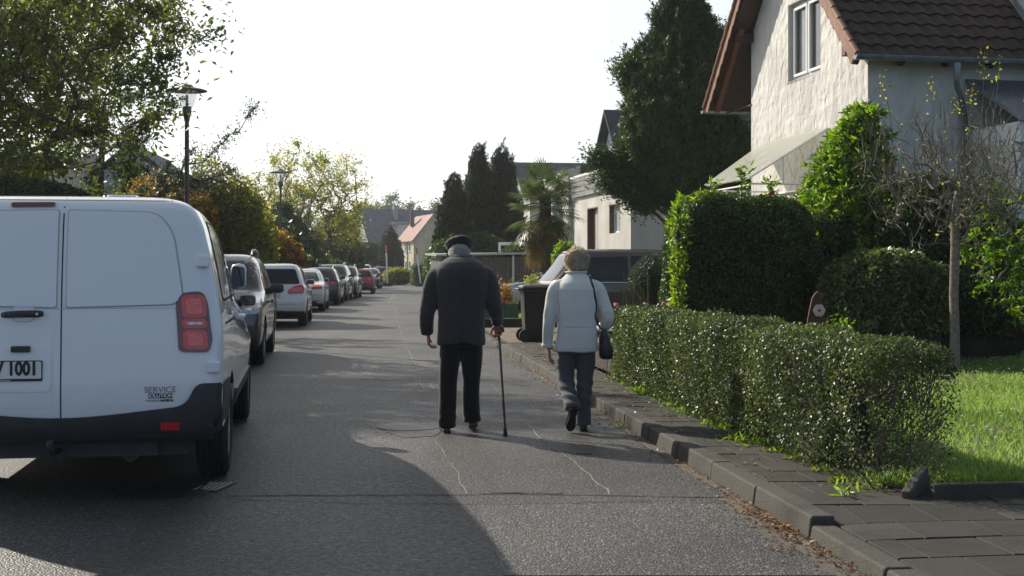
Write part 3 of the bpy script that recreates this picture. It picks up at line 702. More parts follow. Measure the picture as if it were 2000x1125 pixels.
class Car:
    def __init__(s, name, label, cat, near, rz, L, keys, pm, away=True, group='cars parked along the left side of the street', wheels=(.85, 3.5), wr=.32, arch=None, wx=None, **kw):
        d = Vector((-math.sin(rz), math.cos(rz), 0)); near = Vector(near)
        s.root = thing(name, label, cat, near if away else near+d*L, rz if away else rz+math.pi, group)
        s.L = L; s.W = max(k[3] for k in keys); s.pm = pm; m = slice_body(keys, **kw); me = m.mesh()
        bm = bmesh.new(); bm.from_mesh(me); bmesh.ops.recalc_face_normals(bm, faces=bm.faces); bm.to_mesh(me); bm.free()
        ar = arch or wr+.045; cut = []
        for y in wheels:
            for sg in (-1, 1):
                c = MB(); c.lathe([(ar, -.17), (ar, .25)], 40, Matrix.Translation((sg*(s.W-.02), y, wr+.01)) @ RX if sg > 0 else Matrix.Translation((sg*(s.W-.02), y, wr+.01)) @ Matrix.Rotation(R(180), 4, 'Z') @ RX); cut.append(c)
        me = bool_cut(me, cut); me.name = 'body'; s.body = link('body', me, [pm, 'black_plastic'], s.root, False); auto(s.body, 42)
        bm = bmesh.new(); bm.from_mesh(me); s.bvh = BVHTree.FromBMesh(bm); bm.free()
        for f in me.polygons:
            if f.normal.z < -.7 or (abs(abs(f.center.x)-(s.W-.17-.02)) < .05 and abs(f.normal.x) > .9 and f.center.z < wr+ar): f.material_index = 1
        s.wx = wx or s.W-.125
        for y in wheels:
            for sg in (-1, 1): wheel(s.root, sg*s.wx, y, wr)
    def rear(s, name, ol, mat, parent=None, **kw): return panel(name, s.bvh, ol, (0, 0, 0), (1, 0, 0), (0, 0, 1), (0, 1, 0), mat, parent or s.root, **kw)
    def front(s, name, ol, mat, parent=None, tilt=0, **kw):
        return panel(name, s.bvh, ol, (0, s.L if not tilt else s.L*.6, 0), (1, 0, 0), (0, 0, 1), (0, -1, -tilt), mat, parent or s.root, **kw)
    def side(s, name, ol, mat, sg=1, parent=None, **kw): return panel(name, s.bvh, ol, (0, 0, 0), (0, 1, 0), (0, 0, 1), (-sg, 0, 0), mat, parent or s.root, **kw)
    def corner(s, name, ol, mat, sg=1, O=None, ang=35, parent=None, **kw):
        a = R(ang); U = (math.cos(a)*sg, math.sin(a), 0); D = (-sg*math.sin(a), math.cos(a), 0)
        return panel(name, s.bvh, ol, O, U, (0, 0, 1), D, mat, parent or s.root, **kw)
    def mirror(s, y, z, sg=1, wd=.2, h=.15, col=None, col2='black_plastic', g0=.06):
        e = empty('wing_mirror', (0, 0, 0)); e.parent = s.root
        hit = s.bvh.ray_cast(Vector((sg*2, y, z-.04)), Vector((-sg, 0, 0)))[0]; x0 = hit.x if hit else sg*s.W
        m = MB(); K = 12; secs = []
        for i, (f, sc) in enumerate([(0, .62), (.15, .9), (.5, 1), (.85, .93), (1, .6)]):
            x = x0+sg*(g0+wd*f); secs.append([(x, y-.045+.05*(math.cos(a)*.9+.3), z+h/2*sc*math.sin(a)) if False else (x, y+(.055 if math.cos(a) > 0 else .045)*sc*math.cos(a)*1.3, z+h/2*sc*math.sin(a)) for a in [2*math.pi*(k+.5)/K for k in range(K)]])
        vs = [v for q in secs for v in q]; fs = [(j*K+k, j*K+(k+1) % K, (j+1)*K+(k+1) % K, (j+1)*K+k) for j in range(4) for k in range(K)]
        fs += [tuple(range(K-1, -1, -1)), tuple(4*K+k for k in range(K))]
        sh = m.add(vs, fs).build('shell', col or s.pm, e, True, 70)
        MB().tube([(x0-sg*.02, y, z-.05), (x0+sg*.08, y, z-.03)], [(.05, .025)]*2, 8).build('bracket', col2, e, True)
        MB().prism(smoothpoly([(x0+sg*(g0+.015), z-h*.4), (x0+sg*(g0-.01+wd), z-h*.36), (x0+sg*(g0-.01+wd), z+h*.34), (x0+sg*(g0+.015), z+h*.4)], .03), .006, Matrix.Translation((0, y-.066, 0)) @ Matrix.Rotation(R(90), 4, 'X')).build('mirror_glass', 'chrome_glass', e)
        return e
    def plate(s, y_side, z, x=0, txt=None, wd=.52, h=.11, size=.095):
        rear = y_side == 'rear'; hit = s.bvh.ray_cast(Vector((x, -2 if rear else s.L+2, z)), Vector((0, 1 if rear else -1, 0)))[0]
        y = hit.y-.012 if rear else hit.y+.012; rot = Matrix.Rotation(0 if rear else math.pi, 4, 'Z')
        T = Matrix.Translation((x, y, z)) @ rot @ Matrix.Rotation(R(90), 4, 'X')
        o = MB().prism(smoothpoly([(-wd/2, -h/2), (wd/2, -h/2), (wd/2, h/2), (-wd/2, h/2)], .01), .008, T, -.004).build('number_plate', 'ink', s.root)
        MB().prism(smoothpoly([(-wd/2+.006, -h/2+.006), (wd/2-.006, -h/2+.006), (wd/2-.006, h/2-.006), (-wd/2+.006, h/2-.006)], .008), .0095, T, .007).build('plate_face', 'plate_white', o)
        return o, T
M['chrome_glass'] = simple('chrome_glass', (.07, .08, .09), .05, 1.0, var=.05)
def rect(a, b, c, d, r=.03): return smoothpoly([(a, c), (b, c), (b, d), (a, d)], r)

# ---- the van
L = 5.3
vk = [(.36, .16, L-.25, .80), (.40, .05, L-.10, .90), (.50, .0, L-.02, .945), (.66, -.01, L, .958), (.90, 0, L-.05, .96), (1.05, .008, L-.28, .958), (1.18, .018, L-.72, .945),
      (1.35, .035, L-.92, .915), (1.58, .07, L-1.22, .865), (1.74, .10, L-1.5, .82), (1.83, .135, L-1.8, .765), (1.875, .19, L-2.05, .68), (1.90, .30, L-2.4, .54), (1.912, .55, L-2.8, .30)]
VY = math.atan(.160)
v = Car('parked_van', 'large white panel van seen from behind, nearest vehicle of the parked row', 'van', (-2.74, 7.93, 0), VY, L, vk, 'van_white', wheels=(1.14, 4.42), wr=.335, group='vehicles parked along the left side of the street', rear=(.085, .10), front=(.4, .3), bowr=.035, sub=6, taper=.13)
V_ = v.root
# rear doors: centre gap, pressed window fields, hinges, handle
v.rear('door_gap', rect(-.004, .004, .50, 1.885, .002), 'gap', off=.0015, back=0)
v.rear('roof_seam', rect(-.70, .70, 1.868, 1.873, .002), 'gap', off=.001, back=0)
for s_ in (1, -1):
    o = v.rear('rear_door', [(s_*x, z) for x, z in smoothpoly([(.045, .60), (.80, .60), (.86, .80), (.865, 1.13), (.79, 1.60), (.70, 1.815), (.045, 1.825)], .05)], 'van_white', off=.0015, back=0, res=.09)
    f_ = v.rear('window_field', [(s_*x, z) for x, z in smoothpoly([(.03, 1.21, .02), (.66, 1.225, .05), (.715, 1.27, .08), (.655, 1.66, .10), (.56, 1.79, .08), (.03, 1.80, .02)], .03)], 'van_white', off=.010, back=.012, res=.05)
    g_ = v.rear('groove', [(s_*x, z) for x, z in smoothpoly([(.024, 1.20, .02), (.665, 1.215, .05), (.726, 1.268, .08), (.665, 1.668, .10), (.565, 1.80, .08), (.024, 1.81, .02)], .03)], 'seam_grey', parent=f_, off=.0025, back=0, res=.05)
    for z, xx in ((1.49, .875), (.835, .945)):
        e = MB(); e.box((s_*(xx-.04), .02+.055*(z > 1), z), (.085, .05, .075)); hb = e.build('hinge', 'van_white', V_); bevel(hb, .012, 3)
v.rear('lower_seam', rect(-.86, .86, 1.198, 1.202, .002), 'seam_grey', off=.0022, back=0)
v.rear('handle_recess', smoothpoly([(-.29, 1.12), (-.15, 1.12), (-.15, 1.23), (-.29, 1.23)], .055, 8), 'seam_grey', off=.003, back=0)
v.rear('handle_dish', smoothpoly([(-.285, 1.125), (-.155, 1.125), (-.155, 1.225), (-.285, 1.225)], .052, 8), 'van_white', off=.0045, back=0)
o = MB().tube([(-.335, -.012, 1.165), (-.31, -.036, 1.168), (-.22, -.045, 1.172), (-.13, -.036, 1.172), (-.105, -.012, 1.172)], [(.016, .012), (.02, .013), (.021, .013), (.022, .015), (.016, .012)], 12).build('door_handle', 'black_plastic', V_, True)
o = MB().box((-.232, -.012, .958), (.11, .03, .038)).build('door_release', 'black_plastic', V_); bevel(o, .006)
o = MB().tube([(-.13, -.048, 1.172), (-.13, -.052, 1.172)], .008, 12).build('lock', 'chrome', V_, True)
v.rear('brake_light', smoothpoly([(-.315, 1.818), (-.058, 1.822), (-.055, 1.848), (-.315, 1.845)], .012), 'dark_lens', off=.012, res=.05)
# plate niche and plate
v.rear('plate_niche', smoothpoly([(-.64, .70), (-.07, .70), (-.055, .74), (-.055, .93), (-.09, .965), (-.64, .965)], .03), 'van_white', off=.007, back=.012)
o, T = v.plate('rear', .832, -.365, wd=.52, h=.115)
put_text('V 1001', .112, 'ink', o, T @ Matrix.Translation((.108, .006, .0105)), 'lettering', font_sx=.78, bold=.005)
MB().prism(rect(-.26, .26, -.0675, -.0535, .003), .0102, T, .006).build('plate_strip', 'ink', o)
put_text('ach Gladbach', .018, 'plate_white', o, T @ Matrix.Translation((.03, -.061, .0112)), 'lettering')
for x, wz in ((-.33, .0), (.2, .0)): pass
def side_text(body, size, x, z, mat, **kw):
    ray = lambda xx, zz: v.bvh.ray_cast(Vector((xx, -2, zz)), Vector((0, 1, 0)))[0]
    hit = ray(x, z); ux = (ray(x+.08, z)-ray(x-.08, z)).normalized(); uz = (ray(x, z+.03)-ray(x, z-.03)).normalized(); n_ = ux.cross(uz).normalized()
    p = hit+n_*.0055; B = Matrix(((ux.x, uz.x, n_.x, p.x), (ux.y, uz.y, n_.y, p.y), (ux.z, uz.z, n_.z, p.z), (0, 0, 0, 1)))
    return put_text(body, size, mat, V_, B, 'lettering', **kw)
side_text('SERVICE', .052, .585, .700, 'ink_grey', font_sx=1.02)
hit = v.bvh.ray_cast(Vector((.585, -2, .665)), Vector((0, 1, 0)))[0]
v.rear('logo_band', rect(.512, .660, .648, .680, .003), 'ink', off=.0032, back=0)
side_text('SOLUTION', .034, .586, .664, 'plate_white', font_sx=.92, bold=.001, ext=.001)
side_text('POWERED BY', .015, .545, .634, 'ink_grey'); side_text('WÜRTH', .019, .628, .634, 'ink', bold=.0008)
v.rear('logo_band', rect(.588, .600, .628, .640, .002), 'red_lens_bright', off=.003, back=0)
# tail lights round the corner
for s_ in (1, -1):
    O = (s_*.80, .0, 0)
    base = v.corner('tail_light', smoothpoly([(-.075, .93, .03), (.085, .925, .04), (.10, 1.0, .05), (.085, 1.24, .04), (.06, 1.305, .04), (-.05, 1.295, .04), (-.082, 1.23, .04)], .03), 'dark_lens', s_, O, 32, off=.012, back=.02, res=.03)
    for a, b, mt in ((.945, 1.065, 'red_lens_bright'), (1.14, 1.28, 'red_lens_bright'), (1.075, 1.135, 'clear_lens')):
        o = v.corner('lens', smoothpoly([(-.055, a), (.078, a), (.074, b), (-.055, b)], .035), 'red_lens', s_, O, 32, base, off=.018, back=.006, res=.03)
        v.corner('lens', smoothpoly([(-.03, a+.022), (.055, a+.022), (.05, b-.022), (-.03, b-.022)], .02), mt, s_, O, 32, base, off=.022, back=.004, res=.03)
# bumper
bp_ = v.rear('bumper', smoothpoly([(-.99, .40), (.99, .40), (.99, .735, .03), (.80, .735, .05), (.735, .60, .08), (.0, .525, .3), (-.735, .60, .08), (-.80, .735, .05), (-.99, .735, .03)], .02), 'black_plastic', off=.028, back=.04, res=.06)
for s_ in (1, -1):
    v.side('bumper_corner', smoothpoly([(.115, .40), (.74, .42), (.72, .55), (.60, .735), (.115, .735)], .03), 'black_plastic', s_, off=.022, back=.03, res=.06)
    v.rear('reflector', rect(s_*.59, s_*.70, .462, .505, .01), 'red_lens', parent=bp_, off=.034, back=.006)
v.rear('bumper_step', smoothpoly([(-.72, .425), (.72, .425), (.70, .445), (-.70, .445)], .01), 'black_plastic', parent=bp_, off=.04, back=.01)
MB().box((0, 2.6, .33), (1.45, 4.6, .14)).build('underbody', 'black_plastic', V_)
e = MB(); e.box((0, .25, .33), (1.1, .1, .12)); e.tube([(-.05, .3, .32), (-.05, -.02, .31), (-.05, -.06, .36)], .018, 10); e.lathe([(.0, .0), (.02, .008), (.026, .028), (.02, .048), (0, .055)], 16, Matrix.Translation((-.05, -.06, .36))); e.build('tow_bar', 'black_plastic', V_, True)
e = MB(); e.tube([(.38, 1.2, .29), (.38, .22, .28)], .05, 16); e.box((.40, .32, .33), (.26, .12, .09)); e.build('exhaust', 'iron', V_, True)
# sides
for s_ in (1, -1):
    for a, b in ((.55, 1.72), (1.80, 3.02)):
        dk = v.side('side_field', smoothpoly([(a, 1.225), (b, 1.225), (b, 1.75), (a+.16, 1.77)], .06), 'gap', s_, off=.001, back=0)
        v.side('field_face', smoothpoly([(a+.025, 1.245), (b-.025, 1.245), (b-.025, 1.73), (a+.175, 1.745)], .06), 'van_white', s_, dk, off=.006, back=0)
    v.side('door_window', smoothpoly([(3.10, 1.20), (4.25, 1.14), (4.22, 1.25), (3.62, 1.70), (3.10, 1.745)], .04), 'glass', s_, off=.004)
    for y in (1.76, 3.05, 4.22): v.side('door_gap', rect(y, y+.008, .45, 1.78 if y < 4 else 1.15, .002), 'gap', s_, off=.0015, back=0)
    v.side('slide_rail', rect(.55, 1.72, 1.075, 1.09, .004), 'gap', s_, off=.002, back=0)
    v.side('belt_seam', rect(.3, 4.2, 1.185, 1.190, .002), 'seam_grey', s_, off=.0018, back=0)
    v.side('sill_trim', smoothpoly([(1.60, .40), (3.98, .40), (3.96, .56), (1.63, .56)], .02), 'black_plastic', s_, off=.02, back=.03)
    for y in (1.9, 3.2): MB().tube([(s_*.965, y, 1.08), (s_*1.0, y+.03, 1.08), (s_*1.0, y+.17, 1.08), (s_*.965, y+.2, 1.08)], .016, 10).build('door_handle', 'van_white', V_, True)
    v.mirror(4.0, 1.37, s_, .14, .25, 'van_white', g0=.02)
o = MB().tube([(.18, .55, 1.90), (.18, .75, 1.925), (.34, .75, 1.925)], .001, 6); 
MB().prism(smoothpoly([(.20, .45), (.38, .45), (.38, .75), (.20, .75)], .05), 1.921, None, 1.88).build('roof_cap', 'van_white', V_)
v.front('windscreen', smoothpoly([(-.78, 1.22), (.78, 1.22), (.68, 1.72), (-.68, 1.72)], .05), 'glass', off=.004)
for s_ in (1, -1): v.front('headlight', smoothpoly([(s_*.55, .82), (s_*.85, .86), (s_*.84, 1.0), (s_*.6, .95)], .03), 'clear_lens')

# ---- passenger cars
def ck(L, W, H, belt=.95, rearb=(.12, .16, .30, .48), hood=1.0, cowl=None, hoodz=None, tail='hatch', tumble=.78, glen=1.9, boot=0, zb=.20):
    hz = hoodz or belt-.14; h = W/2; c = cowl or belt+.02
    r0, r1, r2, r3 = rearb
    return [(zb, .22, L-.25, h-.10), (zb+.08, .10, L-.10, h-.035), (.42, .02, L-.01, h-.012), (.60, 0, L, h), (hz-.08, .02, L-.04, h-.002), (hz+.02, .04, L-.18, h-.012), (belt, r0+boot*.2, L-hood*.85, h-.04),
            (c+.05, r1+boot, L-hood-.12, h-.075), (belt+(H-belt)*.5, r2+boot, L-hood-.48, h*tumble+.055), (H-.11, r3+boot*1.4, L-hood-.80, h*tumble-.03), (H-.035, r3+.12+boot*1.5, L-hood-1.02, h*tumble-.11), (H-.008, r3+.32+boot*1.5, L-hood-1.3, h*tumble-.24), (H, r3+.7+boot*1.5, L-hood-1.6, h*.35)]
def fit(c, H, belt, hood, rearz=None, sw=(.55, 1.6, 2.55, 3.5), grille=True, tw=.66, rw=None, rails=False, handles=True, frontside=True, body='hatch'):
    """windows, lamps, mirrors shared by all cars"""
    L, h = c.L, c.W; b = belt+.05; t = H-.15
    a0, a1, a2, a3 = sw
    c.rear('rear_window', smoothpoly(rw or [(-h*.80, b+.02), (h*.80, b+.02), (h*.66, t+.02), (-h*.66, t+.02)], .07), 'glass', off=.004)
    c.front('windscreen', smoothpoly([(-h*.80, b+.03), (h*.80, b+.03), (h*.64, t+.03), (-h*.64, t+.03)], .07), 'glass', off=.004)
    for s_ in (1, -1):
        c.side('side_window', smoothpoly([(a0, b+.03), (a1-.05, b), (a1-.05, t-.01), (a0+.28, t-.03)], .05), 'glass', s_, off=.004)
        c.side('side_window', smoothpoly([(a1+.02, b), (a2-.04, b), (a2-.04, t), (a1+.02, t)], .03), 'glass', s_, off=.004)
        c.side('side_window', smoothpoly([(a2+.03, b), (a3, b), (a3-.05, b+.06), (a2+.55, t), (a2+.03, t)], .03), 'glass', s_, off=.004)
        for y in (a1-.02, a2, a3+.02): c.side('door_gap', rect(y, y+.008, .35, b-.01, .002), 'gap', s_, off=.0012, back=0)
        for y in (a1+.05, a2+.1):
            MB().tube([(s_*(h-.03), y, belt-.10), (s_*(h+.015), y+.02, belt-.10), (s_*(h+.015), y+.16, belt-.10), (s_*(h-.03), y+.18, belt-.10)], .012, 8).build('door_handle', 'chrome' if rails else c.pm, c.root, True)
        c.side('sill_trim', smoothpoly([(1.3, .21), (L-1.5, .21), (L-1.5, .30), (1.3, .30)], .02), 'black_plastic', s_, off=.006)
        c.mirror(a3-.08, belt+.10, s_, .20, .15, None if not rails else 'black_plastic')
        if rails:
            x = s_*(h*.70); MB().tube([(x, .8, H-.06), (x, .95, H+.03), (x, 1.6, H+.055), (x, L-hood-1.1, H+.045), (x, L-hood-.95, H-.04)], [(.016, .022)]*5, 8).build('roof_rail', 'alloy', c.root, True)
    MB().box((0, L/2, .26), (c.W*1.5, L-.9, .16)).build('underbody', 'black_plastic', c.root)
def rear_face(c, lamp, plate_z=.80, txt=None, bumper=None, chrome=None, bright='red_lens_bright', px=0):
    for s_ in (1, -1):
        o = c.corner('tail_light', [(u, z) for u, z in smoothpoly(lamp, .04)], 'red_lens', s_, (s_*(c.W-.22), 0, 0), 35, off=.012, back=.02, res=.04)
        cx = sum(p[0] for p in lamp)/len(lamp); cz = sum(p[1] for p in lamp)/len(lamp)
        c.corner('lens', smoothpoly([(cx+(p[0]-cx)*.6, cz+(p[1]-cz)*.5) for p in lamp], .03), bright, s_, (s_*(c.W-.22), 0, 0), 35, o, off=.017, back=.005, res=.04)
        c.rear('reflector', rect(s_*(c.W*.62), s_*(c.W*.82), .36, .385, .008), 'red_lens', off=.03)
    o, T = c.plate('rear', plate_z, px)
    if txt: put_text(txt, .10, 'ink', o, T @ Matrix.Translation((.14, 0, .0105)), 'lettering', font_sx=.8, bold=.002)
    h = c.W
    c.rear('bumper', smoothpoly(bumper or [(-h*.80, .20), (h*.80, .20), (h*.72, .34), (h*.4, .40), (-h*.4, .40), (-h*.72, .34)], .05), 'black_plastic', off=.012, back=.03)
    c.rear('tailgate_seam', rect(-h*.72, h*.72, .555, .561, .002), 'gap', off=.0015, back=0)
def front_face(c, belt, H, hood):
    h, L = c.W, c.L
    for s_ in (1, -1):
        c.front('headlight', smoothpoly([(s_*h*.55, belt-.29), (s_*h*.93, belt-.25), (s_*h*.95, belt-.13), (s_*h*.62, belt-.20)], .03), 'clear_lens', off=.012, back=.02)
        c.front('fog_light', smoothpoly([(s_*h*.58, .34), (s_*h*.75, .34), (s_*h*.75, .42), (s_*h*.58, .42)], .03), 'clear_lens', off=.012)
    gr = c.front('grille', smoothpoly([(-h*.46, belt-.40), (h*.46, belt-.40), (h*.50, belt-.22), (-h*.50, belt-.22)], .04), 'gap', off=.010, back=.02)
    for k in range(3): c.front('bar', rect(-h*.46, h*.46, belt-.37+k*.05, belt-.358+k*.05, .003), 'chrome', parent=gr, off=.02, back=.008)
    c.front('bumper', smoothpoly([(-h*.80, .21), (h*.80, .21), (h*.72, .33), (-h*.72, .33)], .04), 'black_plastic', off=.012, back=.02)
    o, T = c.plate('front', .47)
    return o
G = 'vehicles parked along the left side of the street'
def rzl(s): return math.atan(s)
# small dark green car, mostly behind the van
k = ck(4.0, 1.70, 1.44, .93, hood=.95)
c = Car('parked_car', 'small dark green car mostly hidden in front of the white van, one square mirror showing', 'car', (-4.08, 13.85, 0), rzl(.118), 4.0, k, 'car_green', group=G, wheels=(.72, 3.2), wr=.30)
fit(c, 1.44, .93, .95, sw=(.45, 1.35, 2.25, 3.05)); rear_face(c, [(-.10, .70), (.12, .70), (.12, .92), (-.08, .92)])
# dark grey SUV facing us
k = ck(4.45, 1.84, 1.68, 1.04, hood=1.05, rearb=(.10, .14, .24, .36), zb=.24)
c = Car('parked_suv', 'dark grey suv with roof rails facing the camera, before the white hatchback', 'suv', (-4.50, 18.6, 0), rzl(.13), 4.45, k, 'car_grey', away=False, group=G, wheels=(.80, 3.48), wr=.345)
fit(c, 1.68, 1.04, 1.05, sw=(.45, 1.5, 2.45, 3.4), rails=True); front_face(c, 1.04, 1.68, 1.05); rear_face(c, [(-.08, .85), (.12, .85), (.12, 1.08), (-.06, 1.08)])
# white hatchback
k = ck(4.36, 1.80, 1.56, .97, hood=.95, rearb=(.05, .08, .20, .32), zb=.26)
hb = c = Car('parked_hatchback', 'white hatchback seen from behind with large red tail lights and a chrome strip', 'car', (-5.92, 31.8, 0), rzl(.11), 4.36, k, 'car_white', group=G, wheels=(.78, 3.48), wr=.33)
fit(c, 1.56, .97, .95, sw=(.5, 1.45, 2.4, 3.3), rw=[(-.74, 1.05), (.74, 1.05), (.62, 1.42), (-.62, 1.42)])
rear_face(c, [(-.16, .80), (.17, .83), (.20, .96), (.16, 1.03), (-.02, 1.0), (-.16, .90)], .78, '15')
c.rear('chrome_strip', smoothpoly([(-.34, .885), (.34, .885), (.33, .91), (-.33, .91)], .01), 'chrome', off=.02)
c.rear('bumper_lower', smoothpoly([(-.70, .27), (.70, .27), (.64, .40), (-.64, .40)], .05), 'black_plastic', off=.02, back=.03)
# white saloon
k = ck(4.62, 1.80, 1.43, .92, hood=1.15, rearb=(.25, .40, .75, 1.0), boot=.28)
c = Car('parked_saloon', 'white saloon car seen from behind, parked beyond the white hatchback', 'car', (-7.06, 42.7, 0), rzl(.09), 4.62, k, 'car_white', group=G, wheels=(.9, 3.7), wr=.33)
fit(c, 1.43, .92, 1.15, sw=(.95, 1.7, 2.6, 3.4)); rear_face(c, [(-.16, .74), (.17, .76), (.19, .88), (.0, .90), (-.16, .83)], .68)
# dark blue estate
k = ck(4.7, 1.82, 1.47, .95, hood=1.1, rearb=(.08, .12, .34, .55))
c = Car('parked_estate', 'dark blue estate car seen from behind with a light bar across its tailgate', 'car', (-7.58, 50.2, 0), rzl(.07), 4.7, k, 'car_blue', group=G, wheels=(.95, 3.75), wr=.33)
fit(c, 1.47, .95, 1.1, sw=(.5, 1.6, 2.55, 3.5), rails=True); rear_face(c, [(-.16, .80), (.17, .80), (.19, .90), (.0, .93), (-.16, .90)], .62)
c.rear('light_bar', rect(-.62, .62, .83, .87, .01), 'red_lens', off=.012)
# black suv, facing
k = ck(4.5, 1.86, 1.62, 1.02, hood=1.1, rearb=(.10, .14, .26, .40), zb=.22)
c = Car('parked_suv', 'black suv with a sloping windscreen facing the camera, parked beyond the dark blue estate', 'suv', (-8.0, 55.8, 0), rzl(.05), 4.5, k, 'car_black', away=False, group=G, wheels=(.82, 3.5), wr=.35)
fit(c, 1.62, 1.02, 1.1, rails=True); front_face(c, 1.02, 1.62, 1.1)
k = ck(4.3, 1.8, 1.56, 1.0, hood=1.05, rearb=(.10, .14, .26, .40))
c = Car('parked_suv', 'dark green suv facing the camera, parked just before the red hatchback', 'suv', (-8.12, 61.0, 0), rzl(.06), 4.3, k, 'car_green', away=False, group=G, wheels=(.8, 3.4), wr=.34)
fit(c, 1.56, 1.0, 1.05, rails=True); front_face(c, 1.0, 1.56, 1.05)
k = ck(4.0, 1.75, 1.40, .90, hood=.95)
c = Car('parked_hatchback', 'red hatchback seen from behind, the only red car in the row', 'car', (-8.50, 72.3, 0), rzl(.08), 4.0, k, 'car_red', group=G, wheels=(.72, 3.2), wr=.31)
fit(c, 1.40, .90, .95, sw=(.45, 1.35, 2.25, 3.05)); rear_face(c, [(-.12, .72), (.14, .74), (.15, .90), (-.10, .90)], .64)
k = ck(4.2, 1.76, 1.42, .93, hood=1.0)
c = Car('parked_car', 'black car facing the camera, just beyond the red hatchback', 'car', (-9.95, 89.5, 0), rzl(.05), 4.2, k, 'car_black', away=False, group=G, wheels=(.75, 3.3), wr=.32)
fit(c, 1.42, .93, 1.0, sw=(.45, 1.35, 2.25, 3.1)); front_face(c, .93, 1.42, 1.0)
k = ck(4.6, 1.9, 1.72, 1.05, hood=.9, rearb=(.05, .08, .16, .26))
c = Car('parked_van', 'far white people carrier, only its pale roof and rear window showing over the red hatchback', 'van', (-11.6, 100, 0), rzl(.05), 4.6, k, 'car_white', group=G, wheels=(.8, 3.6), wr=.33)
fit(c, 1.72, 1.05, .9, sw=(.5, 1.5, 2.5, 3.5)); rear_face(c, [(-.08, .85), (.12, .85), (.12, 1.1), (-.06, 1.1)])
k = ck(4.4, 1.84, 1.55, 1.0, hood=1.0)
c = Car('parked_car', 'black car at the far end of the parked row, beside the leaning barrier post', 'car', (-11.0, 111, 0), rzl(.02), 4.4, k, 'car_black', group=G, wheels=(.8, 3.4), wr=.33)
fit(c, 1.55, 1.0, 1.0); rear_face(c, [(-.1, .8), (.12, .8), (.12, .98), (-.1, .98)])
# brown people carrier on the driveway, side on
k = ck(4.75, 1.86, 1.79, 1.06, hood=1.0, rearb=(.06, .10, .34, .52), zb=.22)
fr = R(10.4)
c = Car('parked_people_carrier', 'brown metallic people carrier parked side-on behind the wheelie bin and hedge', 'car', (.60, 27.6, .055), fr-math.pi/2, 4.75, k, 'car_brown', group=None, wheels=(1.0, 3.85), wr=.34, rear=(.2, .18))
fit(c, 1.79, 1.06, 1.0, sw=(.55, 1.75, 2.7, 3.85), rails=False, rw=[(-.76, 1.12), (.76, 1.12), (.66, 1.66), (-.66, 1.66)])
rear_face(c, [(-.08, .90), (.20, .90), (.22, 1.10), (-.04, 1.12)], .75)
c.rear('brake_light', rect(-.5, .5, 1.70, 1.735, .01), 'red_lens', off=.02)
for s_ in (1, -1):
    c.side('belt_trim', rect(.5, 3.9, 1.075, 1.095, .004), 'chrome', s_, off=.012)
    for y in (1.85, 2.85): MB().tube([(s_*.90, y, .96), (s_*.945, y+.02, .96), (s_*.945, y+.19, .96), (s_*.90, y+.21, .96)], .014, 8).build('door_handle', 'chrome', c.root, True)
# silver saloon beyond
k = ck(4.6, 1.78, 1.42, .92, hood=1.15, rearb=(.25, .40, .85, 1.2), boot=.35)
c = Car('parked_saloon', 'silver saloon car parked side-on in the drive beyond the bin', 'car', (-.55, 38.0, .05), fr-math.pi/2, 4.6, k, 'car_silver', group=None, wheels=(.95, 3.65), wr=.32)
fit(c, 1.42, .92, 1.15, sw=(.95, 1.7, 2.6, 3.4)); rear_face(c, [(-.12, .72), (.14, .74), (.15, .88), (-.10, .88)], .64)
